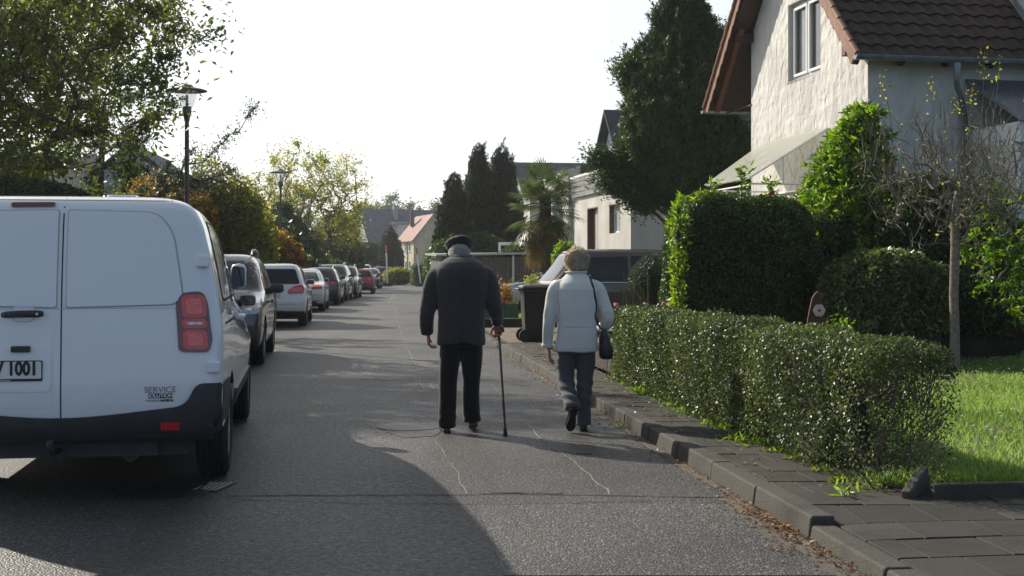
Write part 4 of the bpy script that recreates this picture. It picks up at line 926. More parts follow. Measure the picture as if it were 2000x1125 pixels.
# ------------------------------------------------------------------ buildings
def stucco(name, col=(.66, .63, .58), stroke=.9, sc=2.2, mott=.10):
    m, nt, out = nodes(name); b = N(nt, 'ShaderNodeBsdfPrincipled', Roughness=.9); tc = N(nt, 'ShaderNodeTexCoord')
    mp = N(nt, 'ShaderNodeMapping'); mp.inputs['Scale'].default_value = (1, 1, .7); nt.links.new(tc.outputs['Object'], mp.inputs[0])
    wv = N(nt, 'ShaderNodeTexVoronoi', feature='SMOOTH_F1'); wv.inputs['Scale'].default_value = sc*2.2
    n0 = N(nt, 'ShaderNodeTexNoise'); n0.inputs['Scale'].default_value = 3; n0.inputs['Detail'].default_value = 4; nt.links.new(mp.outputs[0], n0.inputs['Vector'])
    ad = N(nt, 'ShaderNodeMix', data_type='RGBA'); ad.inputs[0].default_value = .25; nt.links.new(mp.outputs[0], ad.inputs[6]); nt.links.new(n0.outputs['Color'], ad.inputs[7])
    nt.links.new(ad.outputs[2], wv.inputs['Vector'])
    n1 = N(nt, 'ShaderNodeTexNoise'); n1.inputs['Scale'].default_value = 28; n1.inputs['Detail'].default_value = 5; nt.links.new(ad.outputs[2], n1.inputs['Vector'])
    n2 = N(nt, 'ShaderNodeTexNoise'); n2.inputs['Scale'].default_value = .9; n2.inputs['Detail'].default_value = 7; nt.links.new(tc.outputs['Object'], n2.inputs['Vector'])
    sc_ = N(nt, 'ShaderNodeSeparateColor'); nt.links.new(wv.outputs['Color'], sc_.inputs[0])
    c1 = ramp(nt, [(.3, tuple(x*(1-mott*1.6) for x in col)), (.7, tuple(min(1, x*(1+mott*.6)) for x in col))], n2.outputs['Fac'])
    c2 = ramp(nt, [(0, g(1-mott)), (1, g(1))], sc_.outputs[0])
    mx = N(nt, 'ShaderNodeMix', data_type='RGBA', blend_type='MULTIPLY'); mx.inputs[0].default_value = 1; nt.links.new(c1, mx.inputs[6]); nt.links.new(c2, mx.inputs[7]); nt.links.new(mx.outputs[2], b.inputs['Base Color'])
    h = N(nt, 'ShaderNodeMath', operation='MULTIPLY_ADD'); h.inputs[1].default_value = .35; nt.links.new(n1.outputs['Fac'], h.inputs[0]); nt.links.new(wv.outputs['Distance'], h.inputs[2])
    bp = N(nt, 'ShaderNodeBump', Strength=stroke, Distance=.035); nt.links.new(h.outputs[0], bp.inputs['Height']); nt.links.new(bp.outputs[0], b.inputs['Normal'])
    nt.links.new(b.outputs[0], out.inputs[0]); return m
M['stucco'] = stucco('stucco', (.66, .64, .60), 1.0, 4.2, .13); M['render_white'] = stucco('render_white', (.60, .58, .53), .15, 1.2, .14)
M['render_cream'] = stucco('render_cream', (.60, .52, .33), .1, 1.5, .12); M['render_pale'] = stucco('render_pale', (.66, .68, .72), .1, 1.5, .1); M['render_yellow'] = stucco('render_yellow', (.62, .52, .26), .1, 1.5, .1)
M['roof_brown'] = simple('roof_brown', (.030, .016, .012), .75, var=.4, scale=5, bump=.3); M['verge_tile'] = simple('verge_tile', (.21, .10, .058), .7, var=.3, scale=4, bump=.2)
def tiled(name, col, rows=3.2, var=.35):
    m, nt, out = nodes(name); b = N(nt, 'ShaderNodeBsdfPrincipled', Roughness=.7); tc = N(nt, 'ShaderNodeTexCoord')
    wv = N(nt, 'ShaderNodeTexWave', wave_type='BANDS', bands_direction='Z', wave_profile='SAW'); wv.inputs['Scale'].default_value = rows/2; wv.inputs['Distortion'].default_value = .3
    nz = N(nt, 'ShaderNodeTexNoise'); nz.inputs['Scale'].default_value = 1.5; nz.inputs['Detail'].default_value = 8
    for n in (wv, nz): nt.links.new(tc.outputs['Object'], n.inputs['Vector'])
    c = ramp(nt, [(.3, tuple(x*(1-var) for x in col)), (.7, tuple(x*(1+var) for x in col))], nz.outputs['Fac']); nt.links.new(c, b.inputs['Base Color'])
    bp = N(nt, 'ShaderNodeBump', Strength=1, Distance=.06); nt.links.new(wv.outputs['Fac'], bp.inputs['Height']); nt.links.new(bp.outputs[0], b.inputs['Normal'])
    nt.links.new(b.outputs[0], out.inputs[0]); return m
M['tiles_blue'] = tiled('tiles_blue', (.055, .075, .11), 2.0); M['tiles_red'] = tiled('tiles_red', (.22, .085, .055), 2.5); M['tiles_grey'] = tiled('tiles_grey', (.05, .052, .058), 3); M['tiles_pale'] = tiled('tiles_pale', (.30, .29, .26), 2.5)
M['slate'] = simple('slate', (.30, .29, .27), .65, var=.3, scale=2.5, bump=.2)
M['win_frame'] = simple('win_frame', (.78, .78, .77), .35, var=.03); M['curtain'] = simple('curtain', (.55, .55, .52), .9, var=.15, scale=12)
M['win_glass'] = simple('win_glass', (.05, .06, .065), .03, var=.2, spec=1.0); M['pale_pane'] = simple('pale_pane', (.42, .45, .44), .15, var=.2, scale=14)
M['reveal'] = simple('reveal', (.13, .075, .055), .6); M['shutter'] = simple('shutter', (.45, .45, .43), .6)
def acrylic(name):
    m, nt, out = nodes(name); b = N(nt, 'ShaderNodeBsdfPrincipled', Roughness=.25); b.inputs['Base Color'].default_value = (.78, .80, .74, 1); t = N(nt, 'ShaderNodeBsdfTranslucent'); t.inputs[0].default_value = (.75, .77, .68, 1)
    tr = N(nt, 'ShaderNodeBsdfTransparent'); mx = N(nt, 'ShaderNodeMixShader'); mx.inputs[0].default_value = .5; m2 = N(nt, 'ShaderNodeMixShader'); m2.inputs[0].default_value = .42
    nt.links.new(b.outputs[0], mx.inputs[1]); nt.links.new(t.outputs[0], mx.inputs[2]); nt.links.new(mx.outputs[0], m2.inputs[1]); nt.links.new(tr.outputs[0], m2.inputs[2]); nt.links.new(m2.outputs[0], out.inputs[0]); return m
M['acrylic'] = acrylic('acrylic')
def clear(name, col=(.9, .92, .93), mixv=.8):
    m, nt, out = nodes(name); b = N(nt, 'ShaderNodeBsdfGlossy', Roughness=.03); tr = N(nt, 'ShaderNodeBsdfTransparent'); tr.inputs[0].default_value = (*col, 1); mx = N(nt, 'ShaderNodeMixShader'); mx.inputs[0].default_value = mixv
    nt.links.new(b.outputs[0], mx.inputs[1]); nt.links.new(tr.outputs[0], mx.inputs[2]); nt.links.new(mx.outputs[0], out.inputs[0]); return m
M['clear_glass'] = clear('clear_glass')

HR = R(10.4)
# ---- near white house; local x runs along its shaded front, local y along the sunlit gable
hs = thing('stucco_house', 'white stucco house with brown tiled roof, sunlit gable and casement window', 'house', (6.27, 23.0, 0), HR)
W_ = 5.7; er, rz_ = 5.02, 45
def roofz(y): return 5.11+(y+.4) if y < 3.45 else 5.11+3.85-(y-3.45)
bm_ = MB(); prof = [(0, 0), (W_, 0), (W_, roofz(W_)-.22), (3.45, roofz(3.45)-.26), (0, roofz(0)-.22)]
T = Matrix(((0, 0, 1, 0), (1, 0, 0, 0), (0, 1, 0, 0), (0, 0, 0, 1)))
bm_.prism(prof, 9, T)
wall = bm_.mesh('wall'); b2 = bmesh.new(); b2.from_mesh(wall); bmesh.ops.recalc_face_normals(b2, faces=b2.faces); b2.to_mesh(wall); b2.free()
WY0, WY1, WZ0, WZ1 = 2.02, 3.62, 5.22, 6.78
wall = bool_cut(wall, [MB().box2((-.3, WY0, WZ0), (.24, WY1, WZ1)), MB().box2((.88, -.3, 2.3), (1.52, .2, 3.07)), MB().box2((-.3, 4.3, .9), (.2, 5.2, 3.0))])
link('wall', wall, 'stucco', hs, False)
def window(parent, T, w, h, mull=1, pane='win_glass', fw=.06, sill=True, frame='win_frame', curtain=False, rail=None):
    """window in local (x right, y out of the wall, z up) from its lower-left corner"""
    m = MB(); m.box2((0, -.05, 0), (fw, .0, h), T); m.box2((w-fw, -.05, 0), (w, .0, h), T); m.box2((fw, -.05, 0), (w-fw, .0, fw), T); m.box2((fw, -.05, h-fw), (w-fw, .0, h), T)
    n = mull+1; cw = (w-2*fw)/n
    for i in range(1, n): m.box2((fw+cw*i-fw*.6, -.05, fw), (fw+cw*i+fw*.6, .004, h-fw), T)
    if rail: m.box2((fw, -.045, rail), (w-fw, -.002, rail+.04), T)
    o = m.build('window', frame, parent); bevel(o, .006)
    m = MB(); m.box2((fw*.8, -.034, fw*.8), (w-fw*.8, -.026, h-fw*.8), T); m.build('pane', pane, o)
    if sill: s_ = MB(); s_.box2((-.06, -.04, -.05), (w+.06, .12, -.004), T); bevel(s_.build('sill', frame, o), .006)
    if curtain:
        for a, b in ((.08, .42), (w-.42, w-.08)):
            vs = []; fs = []; k = 24
            for i in range(k+1):
                x = a+(b-a)*i/k; y = -.10+.025*math.sin(i*1.9); vs += [(x, y, .05), (x, y, h-.05)]
            for i in range(k): fs.append((2*i, 2*i+2, 2*i+3, 2*i+1))
            MB().add(vs, fs, T).build('curtain', 'curtain', o, True)
    return o
def facing(px, py, pz, d):   # matrices for walls: '-x', '-y'
    return Matrix.Translation((px, py, pz)) @ Matrix.Rotation({'-x': R(90), '-y': R(180), '+x': R(-90), '+y': 0}[d], 4, 'Z')
# '-x' wall: local window x -> +y, out -> -x
wn = window(hs, facing(.12, WY0, WZ0, '-x'), WY1-WY0, WZ1-WZ0, 1, 'clear_glass', .075, True, curtain=False)
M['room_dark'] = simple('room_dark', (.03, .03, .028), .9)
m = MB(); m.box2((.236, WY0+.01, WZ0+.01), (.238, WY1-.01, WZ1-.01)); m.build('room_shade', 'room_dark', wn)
for a, b in ((WY0+.10, WY0+.42), (WY1-.45, WY1-.12), (WY0+.82, WY0+1.0)):
    vs = []; fs = []; k = 20
    for i in range(k+1): y = a+(b-a)*i/k; x = .20+.02*math.sin(i*1.7); vs += [(x, y, WZ0+.08), (x, y, WZ1-.05)]
    for i in range(k): fs.append((2*i, 2*i+2, 2*i+3, 2*i+1))
    MB().add(vs, fs).build('curtain', 'curtain', wn, True)
m = MB(); m.box2((.10, WY0+.86, WZ0+.08), (.114, WY0+.9, WZ1-.08)); m.build('frame_bar', 'win_frame', wn)
for a, b in ((WY0+.085, WY0+.765), (WY0+.835, WY1-.085)):     # sashes
    m = MB(); m.box2((.075, a, WZ0+.085), (.115, a+.055, WZ1-.085)); m.box2((.075, b-.055, WZ0+.085), (.115, b, WZ1-.085)); m.box2((.075, a+.055, WZ0+.085), (.115, b-.055, WZ0+.14)); m.box2((.075, a+.055, WZ1-.14), (.115, b-.055, WZ1-.085)); bevel(m.build('sash', 'win_frame', wn), .008)
lw = window(hs, facing(1.52, -.0+.12, 2.3, '-y'), .64, .77, 0, 'win_glass', .05, True)
m = MB()
for i in range(8): m.box2((.9, .06, 2.36+i*.085), (1.5, .075, 2.41+i*.085))
m.build('blind', 'shutter', lw)
dr = window(hs, facing(.12, 4.3, .9, '-x'), .9, 2.1, 0, 'win_glass', .09, False, rail=1.0)
# roof: waved tiles in overlapping rows
def tile_rows(u0, u1, s0, s1, tw=.30, th=.345, T=None, mat='roof_brown', parent=None, name='roof'):
    nu = int((u1-u0)/tw*8); us = [u0+(u1-u0)*i/nu for i in range(nu+1)]; vs = []; fs = []
    def wz(u):
        f = (u/tw) % 1.0; return .035*(math.sin(math.pi*min(1, f/.62))**1.0 if f < .62 else -.35*math.sin(math.pi*(f-.62)/.38))
    s = s0; r = 0
    while s < s1-.02:
        e = min(s+th, s1); n = len(vs)
        for i, u in enumerate(us):
            j = .006*noise.noise(Vector((math.floor(u/tw)*3.1, r*2.3, 0)))
            sc = .02*abs(math.sin(math.pi*u/tw)); vs += [(u, s-.02-sc*.6, .012+wz(u)+j-.02), (u, s-.02-sc*.6, .04+wz(u)+j), (u, e+.02, .006+wz(u)+j)]
        for i in range(nu):
            a = n+3*i; b = a+3; fs += [(a, b, b+1, a+1), (a+1, b+1, b+2, a+2)]
        s = e; r += 1
    m = MB().add(vs, fs, T); o = m.build(name, mat, parent, True, 40); return o
a45 = R(45)
# near slope: s measured up the slope from eave at y=-.4,z=5.11
Tn = Matrix.Translation((0, -.4, 5.11)) @ Matrix.Rotation(a45, 4, 'X')
rf = tile_rows(-.40, 3.32, -.03, 5.45, T=Tn, parent=hs)
Tf = Matrix.Translation((0, 7.3, 5.11)) @ Matrix.Rotation(R(180), 4, 'Z') @ Matrix.Rotation(a45, 4, 'X')
tile_rows(-9, .45, -.03, 5.42, T=Tf, parent=hs)
rf2 = rf
m = MB(); m.box2((-.40, .02, -.09), (9, 5.44, -.012), Tn); m.box2((-9, .02, -.09), (.42, 5.40, -.012), Tf); m.build('roof_deck', 'wood_dark', hs)
# verge tiles (hang over the gable edge)
for TT, xx, sg in ((Tn, -.44, 1), (Tf, .48, -1)):
    for i in range(16):
        m = MB(); pr = smoothpoly([(i*.345, -.20, .05), (i*.345+.36, -.15, .03), (i*.345+.36, .075), (i*.345, .09)], .01)
        X = TT @ Matrix.Translation((xx, 0, 0)) @ Matrix(((0, 0, 1, 0), (1, 0, 0, 0), (0, 1, 0, 0), (0, 0, 0, 1)))
        m.prism(pr, .03, X); o = m.build('verge_tile', 'verge_tile', hs); bevel(o, .006)
        m = MB(); m.tube([X @ Vector((i*.345-.02, .07, .03)), X @ Vector((i*.345+.36, .05, .03))], [.055, .05], 10); m.build('verge_cap', 'verge_tile', o, True)
# soffit boards, rafters, purlins
m = MB(); m.box2((-.40, .05, -.12), (-.02, 5.4, -.092), Tn); m.box2((.02, .05, -.12), (.42, 5.4, -.092), Tf); m.build('soffit', 'wood_dark', hs)
m = MB(); m.box2((-.02, -1.62, 0), (0, -.02, .03), Matrix.Translation((0, 7.3-.02, 5.0)))
m.build('soffit', 'wood_dark', hs)
for y, z in ((5.62, roofz(5.62)-.42), (-.02+.2, 5.2), (3.45, 8.5)):
    m = MB(); m.box2((-.38, y-.08, z), (.0, y+.08, z+.2)); bevel(m.build('purlin', 'wood_dark', hs), .01)
for x in (-.30, .55, 1.4, 2.25, 3.1):
    m = MB(); m.box2((x-.05, .10, -.26), (x+.05, 1.2, -.125), Tn); bevel(m.build('rafter', 'wood_dark', hs), .006)
    m = MB(); m.box2((-x-.05, .10, -.26), (-x+.05, 2.4, -.125), Tf); bevel(m.build('rafter', 'timber_red', hs), .006)
# gutters and downpipe
def gutter(x0, x1, y, z, parent, r=.075):
    m = MB(); vs = []; fs = []; K = 10
    for x in (x0, x1):
        for rr in (r, r-.008):
            for i in range(K+1): a = math.pi+math.pi*i/K; vs.append((x, y+rr*math.cos(a), z+rr*math.sin(a)))
    n = K+1
    for i in range(K): fs += [(i, i+1, 2*n+i+1, 2*n+i), (n+i+1, n+i, 3*n+i, 3*n+i+1)]
    for b in (0, 2*n): fs += [tuple(b+i for i in range(n))]
    m.add(vs, fs); m.tube([(x0, y-r, z), (x1, y-r, z)], .012, 8); m.tube([(x0, y+r, z), (x1, y+r, z)], .008, 8)
    x = x0+.3
    while x < x1: m.tube([(x, y-r-.004, z), (x, y-r*.7, z-r*.74), (x, y, z-r-.004), (x, y+r*.7, z-r*.7)], .006, 6); x += .8
    return m.build('gutter', 'zinc', parent, True, 40)
gu = gutter(-.48, 3.3, -.50, 5.10, hs); gutter(-.55, 9, 7.42, 5.08, hs)
m = MB(); m.tube([(1.42, -.50, 5.02), (1.42, -.50, 4.80), (1.45, -.45, 4.62), (1.72, -.18, 4.30), (1.80, -.09, 4.1), (1.80, -.09, .3)], [.075, .06, .05, .05, .05, .05], 14); m.build('downpipe', 'zinc', hs, True, 60)
m = MB(); m.box2((0, 0, -.0), (.26, 5.2, .05), Matrix.Translation((3.28, -.4, 5.11)) @ Matrix.Rotation(a45, 4, 'X')); bevel(m.build('valley_flashing', 'zinc', hs), .015)
# cross wing at the right
m = MB(); m.box2((3.42, -.42, 0), (9, 5, 9.4)); m.build('wing_wall', 'stucco', hs)
m = MB(); m.add([(3.36, -.55, 9.2), (9, -.55, 9.2), (9, 5, 9.4), (3.36, 5, 9.4), (3.36, -.55, 9.35), (9, -.55, 9.35), (9, 5, 9.55), (3.36, 5, 9.55)], [(3, 2, 1, 0), (4, 5, 6, 7), (0, 1, 5, 4), (1, 2, 6, 5), (2, 3, 7, 6), (3, 0, 4, 7)]); m.build('wing_roof', 'roof_brown', hs)
# porch lean-to with dark opening
m = MB(); m.box2((1.95, -1.6, 3.55), (6, -.01, 3.9)); po = m.build('porch_fascia', 'win_frame', hs)
m = MB(); m.add([(1.85, -1.75, 3.9), (6.1, -1.75, 3.9), (6.1, -.02, 4.75), (1.85, -.02, 4.75), (1.85, -1.75, 3.96), (6.1, -1.75, 3.96), (6.1, -.02, 4.82), (1.85, -.02, 4.82)], [(3, 2, 1, 0), (4, 5, 6, 7), (0, 1, 5, 4), (1, 2, 6, 5), (2, 3, 7, 6), (3, 0, 4, 7)]); m.build('porch_roof', 'zinc', hs)
m = MB(); m.box2((1.95, -1.5, 0), (2.4, -.05, 3.55)); m.box2((2.4, -1.5, 0), (6, -.05, 2.0)); m.build('porch_wall', 'stucco', hs)
window(hs, facing(6.0, -1.40, 2.0, '-y'), 3.6, 1.55, 3, 'win_glass', .06, True)
MB().tube([(1.95, -1.55, 0.2), (1.95, -1.55, 3.5)], .035, 10).build('downpipe', 'win_frame', hs, True)
# door canopy with frame
cp = thing('door_canopy', 'pale translucent lean-to canopy on white struts over the side door', 'canopy', Matrix.Rotation(HR, 4, 'Z') @ Vector((0, 0, 0))+Vector((6.27, 23.0, 0)), HR)
def cz(x): return 4.10+x*.60     # x negative outward
m = MB(); m.add([(-.02, 1.62, cz(0)), (-.02, 5.0, cz(0)), (-1.6, 4.15, cz(-1.6)), (-1.6, 1.62, cz(-1.6)), (-.02, 1.62, cz(0)+.012), (-.02, 5.0, cz(0)+.012), (-1.6, 4.15, cz(-1.6)+.012), (-1.6, 1.62, cz(-1.6)+.012)], [(0, 1, 2, 3), (7, 6, 5, 4), (0, 3, 7, 4), (3, 2, 6, 7), (2, 1, 5, 6), (1, 0, 4, 5)]); m.build('canopy_sheet', 'acrylic', cp)
for y in (1.66, 2.45, 3.25, 4.05):
    MB().tube([(-.02, y, cz(0)-.03), (-1.58, y, cz(-1.58)-.03)], .018, 8).build('rib', 'win_frame', cp, True)
m = MB(); m.tube([(-1.55, 1.66, cz(-1.55)-.04), (-1.55, 4.1, cz(-1.55)-.04)], .022, 8); m.tube([(-.03, 1.66, 3.02), (-1.55, 1.66, 3.02)], .018, 8); m.tube([(-.03, 4.1, 3.02), (-1.55, 4.1, 3.02)], .018, 8); m.tube([(-1.55, 1.66, 3.0), (-1.55, 4.1, 3.0)], .018, 8)
m.tube([(-.03, 1.5, 2.98), (-.03, 4.1, 2.98)], .02, 8); m.tube([(-.9, 1.66, 3.02), (-.9, 1.66, cz(-.9)-.03)], .016, 8); m.tube([(-.03, 1.66, 2.98), (-.03, 1.66, cz(0))], .02, 8); m.build('frame', 'win_frame', cp, True)
# wall lamp and socket box under the canopy
lm = thing('wall_lamp', 'small pale wall lamp with motion sensor on the stucco under the canopy', 'lamp', Matrix.Rotation(HR, 4, 'Z') @ Vector((0, 2.35, 3.55))+Vector((6.27, 23.0, 0)), HR)
m = MB(); m.box((-.05, 0, .06), (.10, .16, .12)); bevel(m.build('sensor', 'shutter', lm), .03, 3)
m = MB(); m.box((-.06, 0, -.30), (.12, .13, .30)); bevel(m.build('lamp_box', 'shutter', lm), .02, 3)
MB().tube([(-.06, .02, .02), (-.11, .05, -.06), (-.07, .03, -.16)], .010, 8).build('cable', 'win_frame', lm, True)

# ---- generic gabled house: local x along ridge from the gable end, y across
def gable_house(name, label, base, rz, L, Wd, eave, ridge, wallm, roofm, ov=.35, wins=(), chim=None, group='houses at the far end of the street', roof2=None, gablem=None):
    h = thing(name, label, 'house', base, rz, group)
    m = MB(); m.prism([(0, 0), (Wd, 0), (Wd, eave), (Wd/2, ridge-.15), (0, eave)], L, T); m.build('wall', wallm, h)
    sl = (ridge-eave)/(Wd/2)
    for s_ in (0, 1):
        y0 = -ov if s_ == 0 else Wd+ov; m = MB(); z0 = eave-sl*ov
        a = [(-ov, y0, z0), (L+ov, y0, z0), (L+ov, Wd/2, ridge), (-ov, Wd/2, ridge)]; vs = a+[(x, y, z+.16) for x, y, z in a]
        m.add(vs, [(3, 2, 1, 0), (4, 5, 6, 7), (0, 1, 5, 4), (1, 2, 6, 5), (2, 3, 7, 6), (3, 0, 4, 7)]); r_ = m.build('roof', roofm, h)
        if chim and s_ == 0:
            m = MB(); m.box2((chim[0]-.35, chim[1]-.3, ridge-1.6), (chim[0]+.35, chim[1]+.3, ridge+.8)); m.build('chimney', chim[2], r_)
    for d, a, z, w, hh, pm in wins:
        Tw = facing(-.055, a, z, '-x') if d == 'g' else facing(a+w, -.055, z, '-y') if d == 'f' else facing(a, Wd+.055, z, '+y')
        window(h, Tw, w, hh, 1 if w > 1.2 else 0, pm, .09, True)
    return h
ha = gable_house('gabled_house', 'pale house with long blue-grey roof and dormer at the street end', (-23.27, 215, 0), R(25), 15, 10, 5.75, 11.2, 'render_pale', 'tiles_blue', .5,
    [('g', 2.6, 6.3, 2.2, 2.4, 'pale_pane'), ('g', 2.2, 3.0, 3.0, 1.5, 'win_glass'), ('f', 1.5, 3.0, 2, 1.4, 'win_glass')], (5.6, 3.6, 'zinc'))
m = MB(); m.box2((4.6, -.1, 5.8), (11.5, 3.5, 8.6)); dm = m.build('dormer', 'render_pale', ha); m = MB(); m.box2((3.9, -.5, 8.6), (12, 4.2, 9.1)); m.build('dormer_roof', 'zinc', dm)
window(dm, facing(8.6, -.155, 6.0, '-y'), 3.0, 2.4, 1, 'pale_pane', .15, False)
hb_ = gable_house('gabled_house', 'cream house with red tiled roof beside the dark columnar yew', Vector((-15.06, 200, 0))+Vector((math.cos(R(17.5)), math.sin(R(17.5)), 0))*6.1, R(107.5), 11.2, 6.1, 5.85, 9.6, 'render_cream', 'tiles_red', .35,
    [], (7.5, 4.6, 'tiles_grey'))
for x in (2.0, 4.6): window(hb_, facing(x, 6.155, 4.0, '+y'), 1.1, 1.3, 0, 'win_glass', .1); window(hb_, facing(x, 6.155, 1.2, '+y'), 1.1, 1.3, 0, 'win_glass', .1)
MB().tube([(3.9, 6.2, 5.6), (3.9, 6.2, .2)], .09, 8).build('downpipe', 'zinc', hb_, True)
gable_house('gabled_house', 'narrow white gabled house behind the cream house with red roof', (-7.6, 206, 0), R(100), 10, 5.2, 4.8, 9.6, 'render_white', 'tiles_grey', .3, [('g', 2.2, 5.6, .9, 1.5, 'win_glass')])
gable_house('gabled_house', 'yellow rendered house with dark roof half hidden behind autumn trees', (-26.3, 213, 0), R(100), 9, 6.5, 6.2, 9.6, 'render_yellow', 'tiles_grey', .3, [('g', 4.6, 1.3, .8, 1.6, 'win_glass')])
# left side house behind the trees
gable_house('gabled_house', 'white house with dark grey roof behind the trees on the left', (-13.0, 52, 0), R(95), 7.5, 4.2, 4.5, 6.25, 'render_pale', 'tiles_grey', .45, [('g', 1.6, 4.0, .9, 1.3, 'win_glass')], None, 'houses on the left behind the trees')
h_ = gable_house('gabled_house', 'pale house glimpsed through the big tree on the far left', (-23.0, 44, 0), R(14), 8, 6.5, 4.2, 5.6, 'render_pale', 'tiles_grey', .4, [('f', 1, 2.6, 1.4, 1.2, 'win_glass')], None, 'houses on the left behind the trees')
# ---- flat roofed house with slate band
fh = thing('flat_roof_house', 'flat-roofed white house with grey slate-clad parapet and two tall windows', 'house', (3.82, 42, 0), HR)
m = MB(); m.box2((0, 0, 0), (7, 7.95, 4.12)); wl = m.mesh('wall')
b2 = bmesh.new(); b2.from_mesh(wl); bmesh.ops.recalc_face_normals(b2, faces=b2.faces); b2.to_mesh(wl); b2.free()
def tw(px): r_ = (px-1000)/F; return (3.82-42*r_)/(.9836*r_+.1805)
y0, y1, y2, y3 = tw(1211), tw(1190), tw(1168), tw(1147)
zw0, zw1 = 2.62, 3.60
wl = bool_cut(wl, [MB().box2((-.2, y0, zw0), (.26, y1, zw1)), MB().box2((-.2, y2, .6), (.3, y3, 3.62))])
link('wall', wl, 'render_white', fh, False)
m = MB(); m.box2((-.10, -.10, 4.10), (7.1, 8.05, 4.80)); m.build('parapet', 'tiles_grey', fh)
m = MB()
for i in range(62):
    y = -.06+i*.13; z0_ = 4.08
    for r_ in range(4): m.box((-.108, y, z0_+.10+r_*.19), (.02, .094, .172), 0, Matrix.Translation((-.004*r_, 0, 0)))
m.build('slates', 'slate', fh)
m = MB(); m.box2((-.15, -.15, 4.80), (7.2, 8.1, 4.90)); bevel(m.build('coping', 'win_frame', fh), .02)
w1 = window(fh, facing(.16, y0, zw0, '-x'), y1-y0, zw1-zw0, 0, 'pale_pane', .07, True)
m = MB(); m.box2((-.004, y0-.001, zw0-.02), (.16, y0+.03, zw1)); m.box2((-.004, y1-.03, zw0), (.158, y1+.002, zw1)); m.box2((-.006, y0+.03, zw1-.03), (.158, y1-.03, zw1+.003)); m.build('surround', 'reveal', w1)
w2 = window(fh, facing(.2, y2, .6, '-x'), (y3-y2)*.7, 3.02, 0, 'win_glass', .08, False)
m = MB(); m.box2((-.004, y2-.001, .6), (.2, y2+.03, 3.62)); m.box2((-.004, y3-.05, .6), (.25, y3+.002, 3.62)); m.box2((.2, y2+(y3-y2)*.72, .6), (.26, y3-.05, 3.62)); m.box2((-.006, y2+.03, 3.58), (.26, y3-.05, 3.623)); m.build('surround', 'reveal', w2)
m = MB()
for i in range(22): m.box2((.165, y2+.1, 2.0+i*.07), (.18, y2+(y3-y2)*.62, 2.06+i*.07))
m.build('blind', 'shutter', w2)
MB().tube([(-.12, 8.1, 4.2), (-.12, 8.1, 4.0), (-.05, 8.15, 3.8), (-.05, 8.15, .2)], .055, 10).build('downpipe', 'zinc', fh, True)
# dark-roofed houses behind palm and conifer
gh = gable_house('gabled_house', 'white house with steep dark roof behind the flat-roofed house', (5.0, 55, 0), R(10.4), 9, 6, 5.2, 8.3, 'render_pale', 'tiles_grey', .4, [], None, 'houses behind the palm and conifer')
bx = thing('flat_roof_house', 'house with dark fascia and white wall behind the palm', 'house', (2.35, 54.5, 0), HR, 'houses behind the palm and conifer')
m = MB(); m.box2((0, 0, 0), (3.2, 5, 5.3)); m.build('wall', 'render_white', bx); m = MB(); m.box2((.45, -.3, 4.6), (4.2, 5.2, 5.72)); m.build('roof_band', 'tiles_grey', bx)
MB().box2((1.1, 1, 5.7), (1.5, 1.4, 6.05)).build('chimney', 'tiles_grey', bx)
gable_house('gabled_house', 'long dark roof showing between the cypresses and the palm', (.9, 66, 0), R(8), 12, 7, 5.2, 6.9, 'render_white', 'tiles_grey', .4, [], None, 'houses behind the palm and conifer')
# ---- corrugated garage
gr = thing('garage', 'low grey corrugated metal garage with pale flat roof', 'garage', at(1019, 545, 47)*Vector((1, 1, 0)), R(8))
M['corrugated'] = simple('corrugated', (.17, .16, .145), .5, .3, var=.15); M['roof_pale'] = simple('roof_pale', (.5, .5, .5), .4, .3)
m = MB(); vs = []; fs = []; K = 80
for i in range(K+1): x = -2.9+i*.0475*1.0; y = .02*(1 if i % 2 else -1); vs += [(x, y, 0), (x, y, 1.85)]
for i in range(K): fs.append((2*i, 2*i+2, 2*i+3, 2*i+1))
m.add(vs, fs); m.box2((-2.9, .05, 0), (.9, 5, 1.84)); m.build('wall', 'corrugated', gr)
m = MB(); m.add([(-3.1, -.15, 1.86), (1.0, -.15, 1.95), (1.0, 5.2, 2.0), (-3.1, 5.2, 1.95), (-3.1, -.15, 1.93), (1.0, -.15, 2.02), (1.0, 5.2, 2.07), (-3.1, 5.2, 2.02)], [(3, 2, 1, 0), (4, 5, 6, 7), (0, 1, 5, 4), (1, 2, 6, 5), (2, 3, 7, 6), (3, 0, 4, 7)]); m.build('roof', 'roof_pale', gr)
MB().box2((-.35, -.06, 0), (-.28, -.01, 1.9)).build('post', 'white_plastic', gr)
pg = thing('pergola', 'small white timber pergola top behind the garage', 'pergola', at(1010, 545, 52)*Vector((1, 1, 0)), 0)
m = MB(); m.box2((-.75, 0, 2.35), (.6, .1, 2.47)); m.box2((-.75, 0, 0), (-.65, .1, 2.35)); m.box2((.5, 0, 0), (.6, .1, 2.35)); m.build('frame', 'white_plastic', pg)

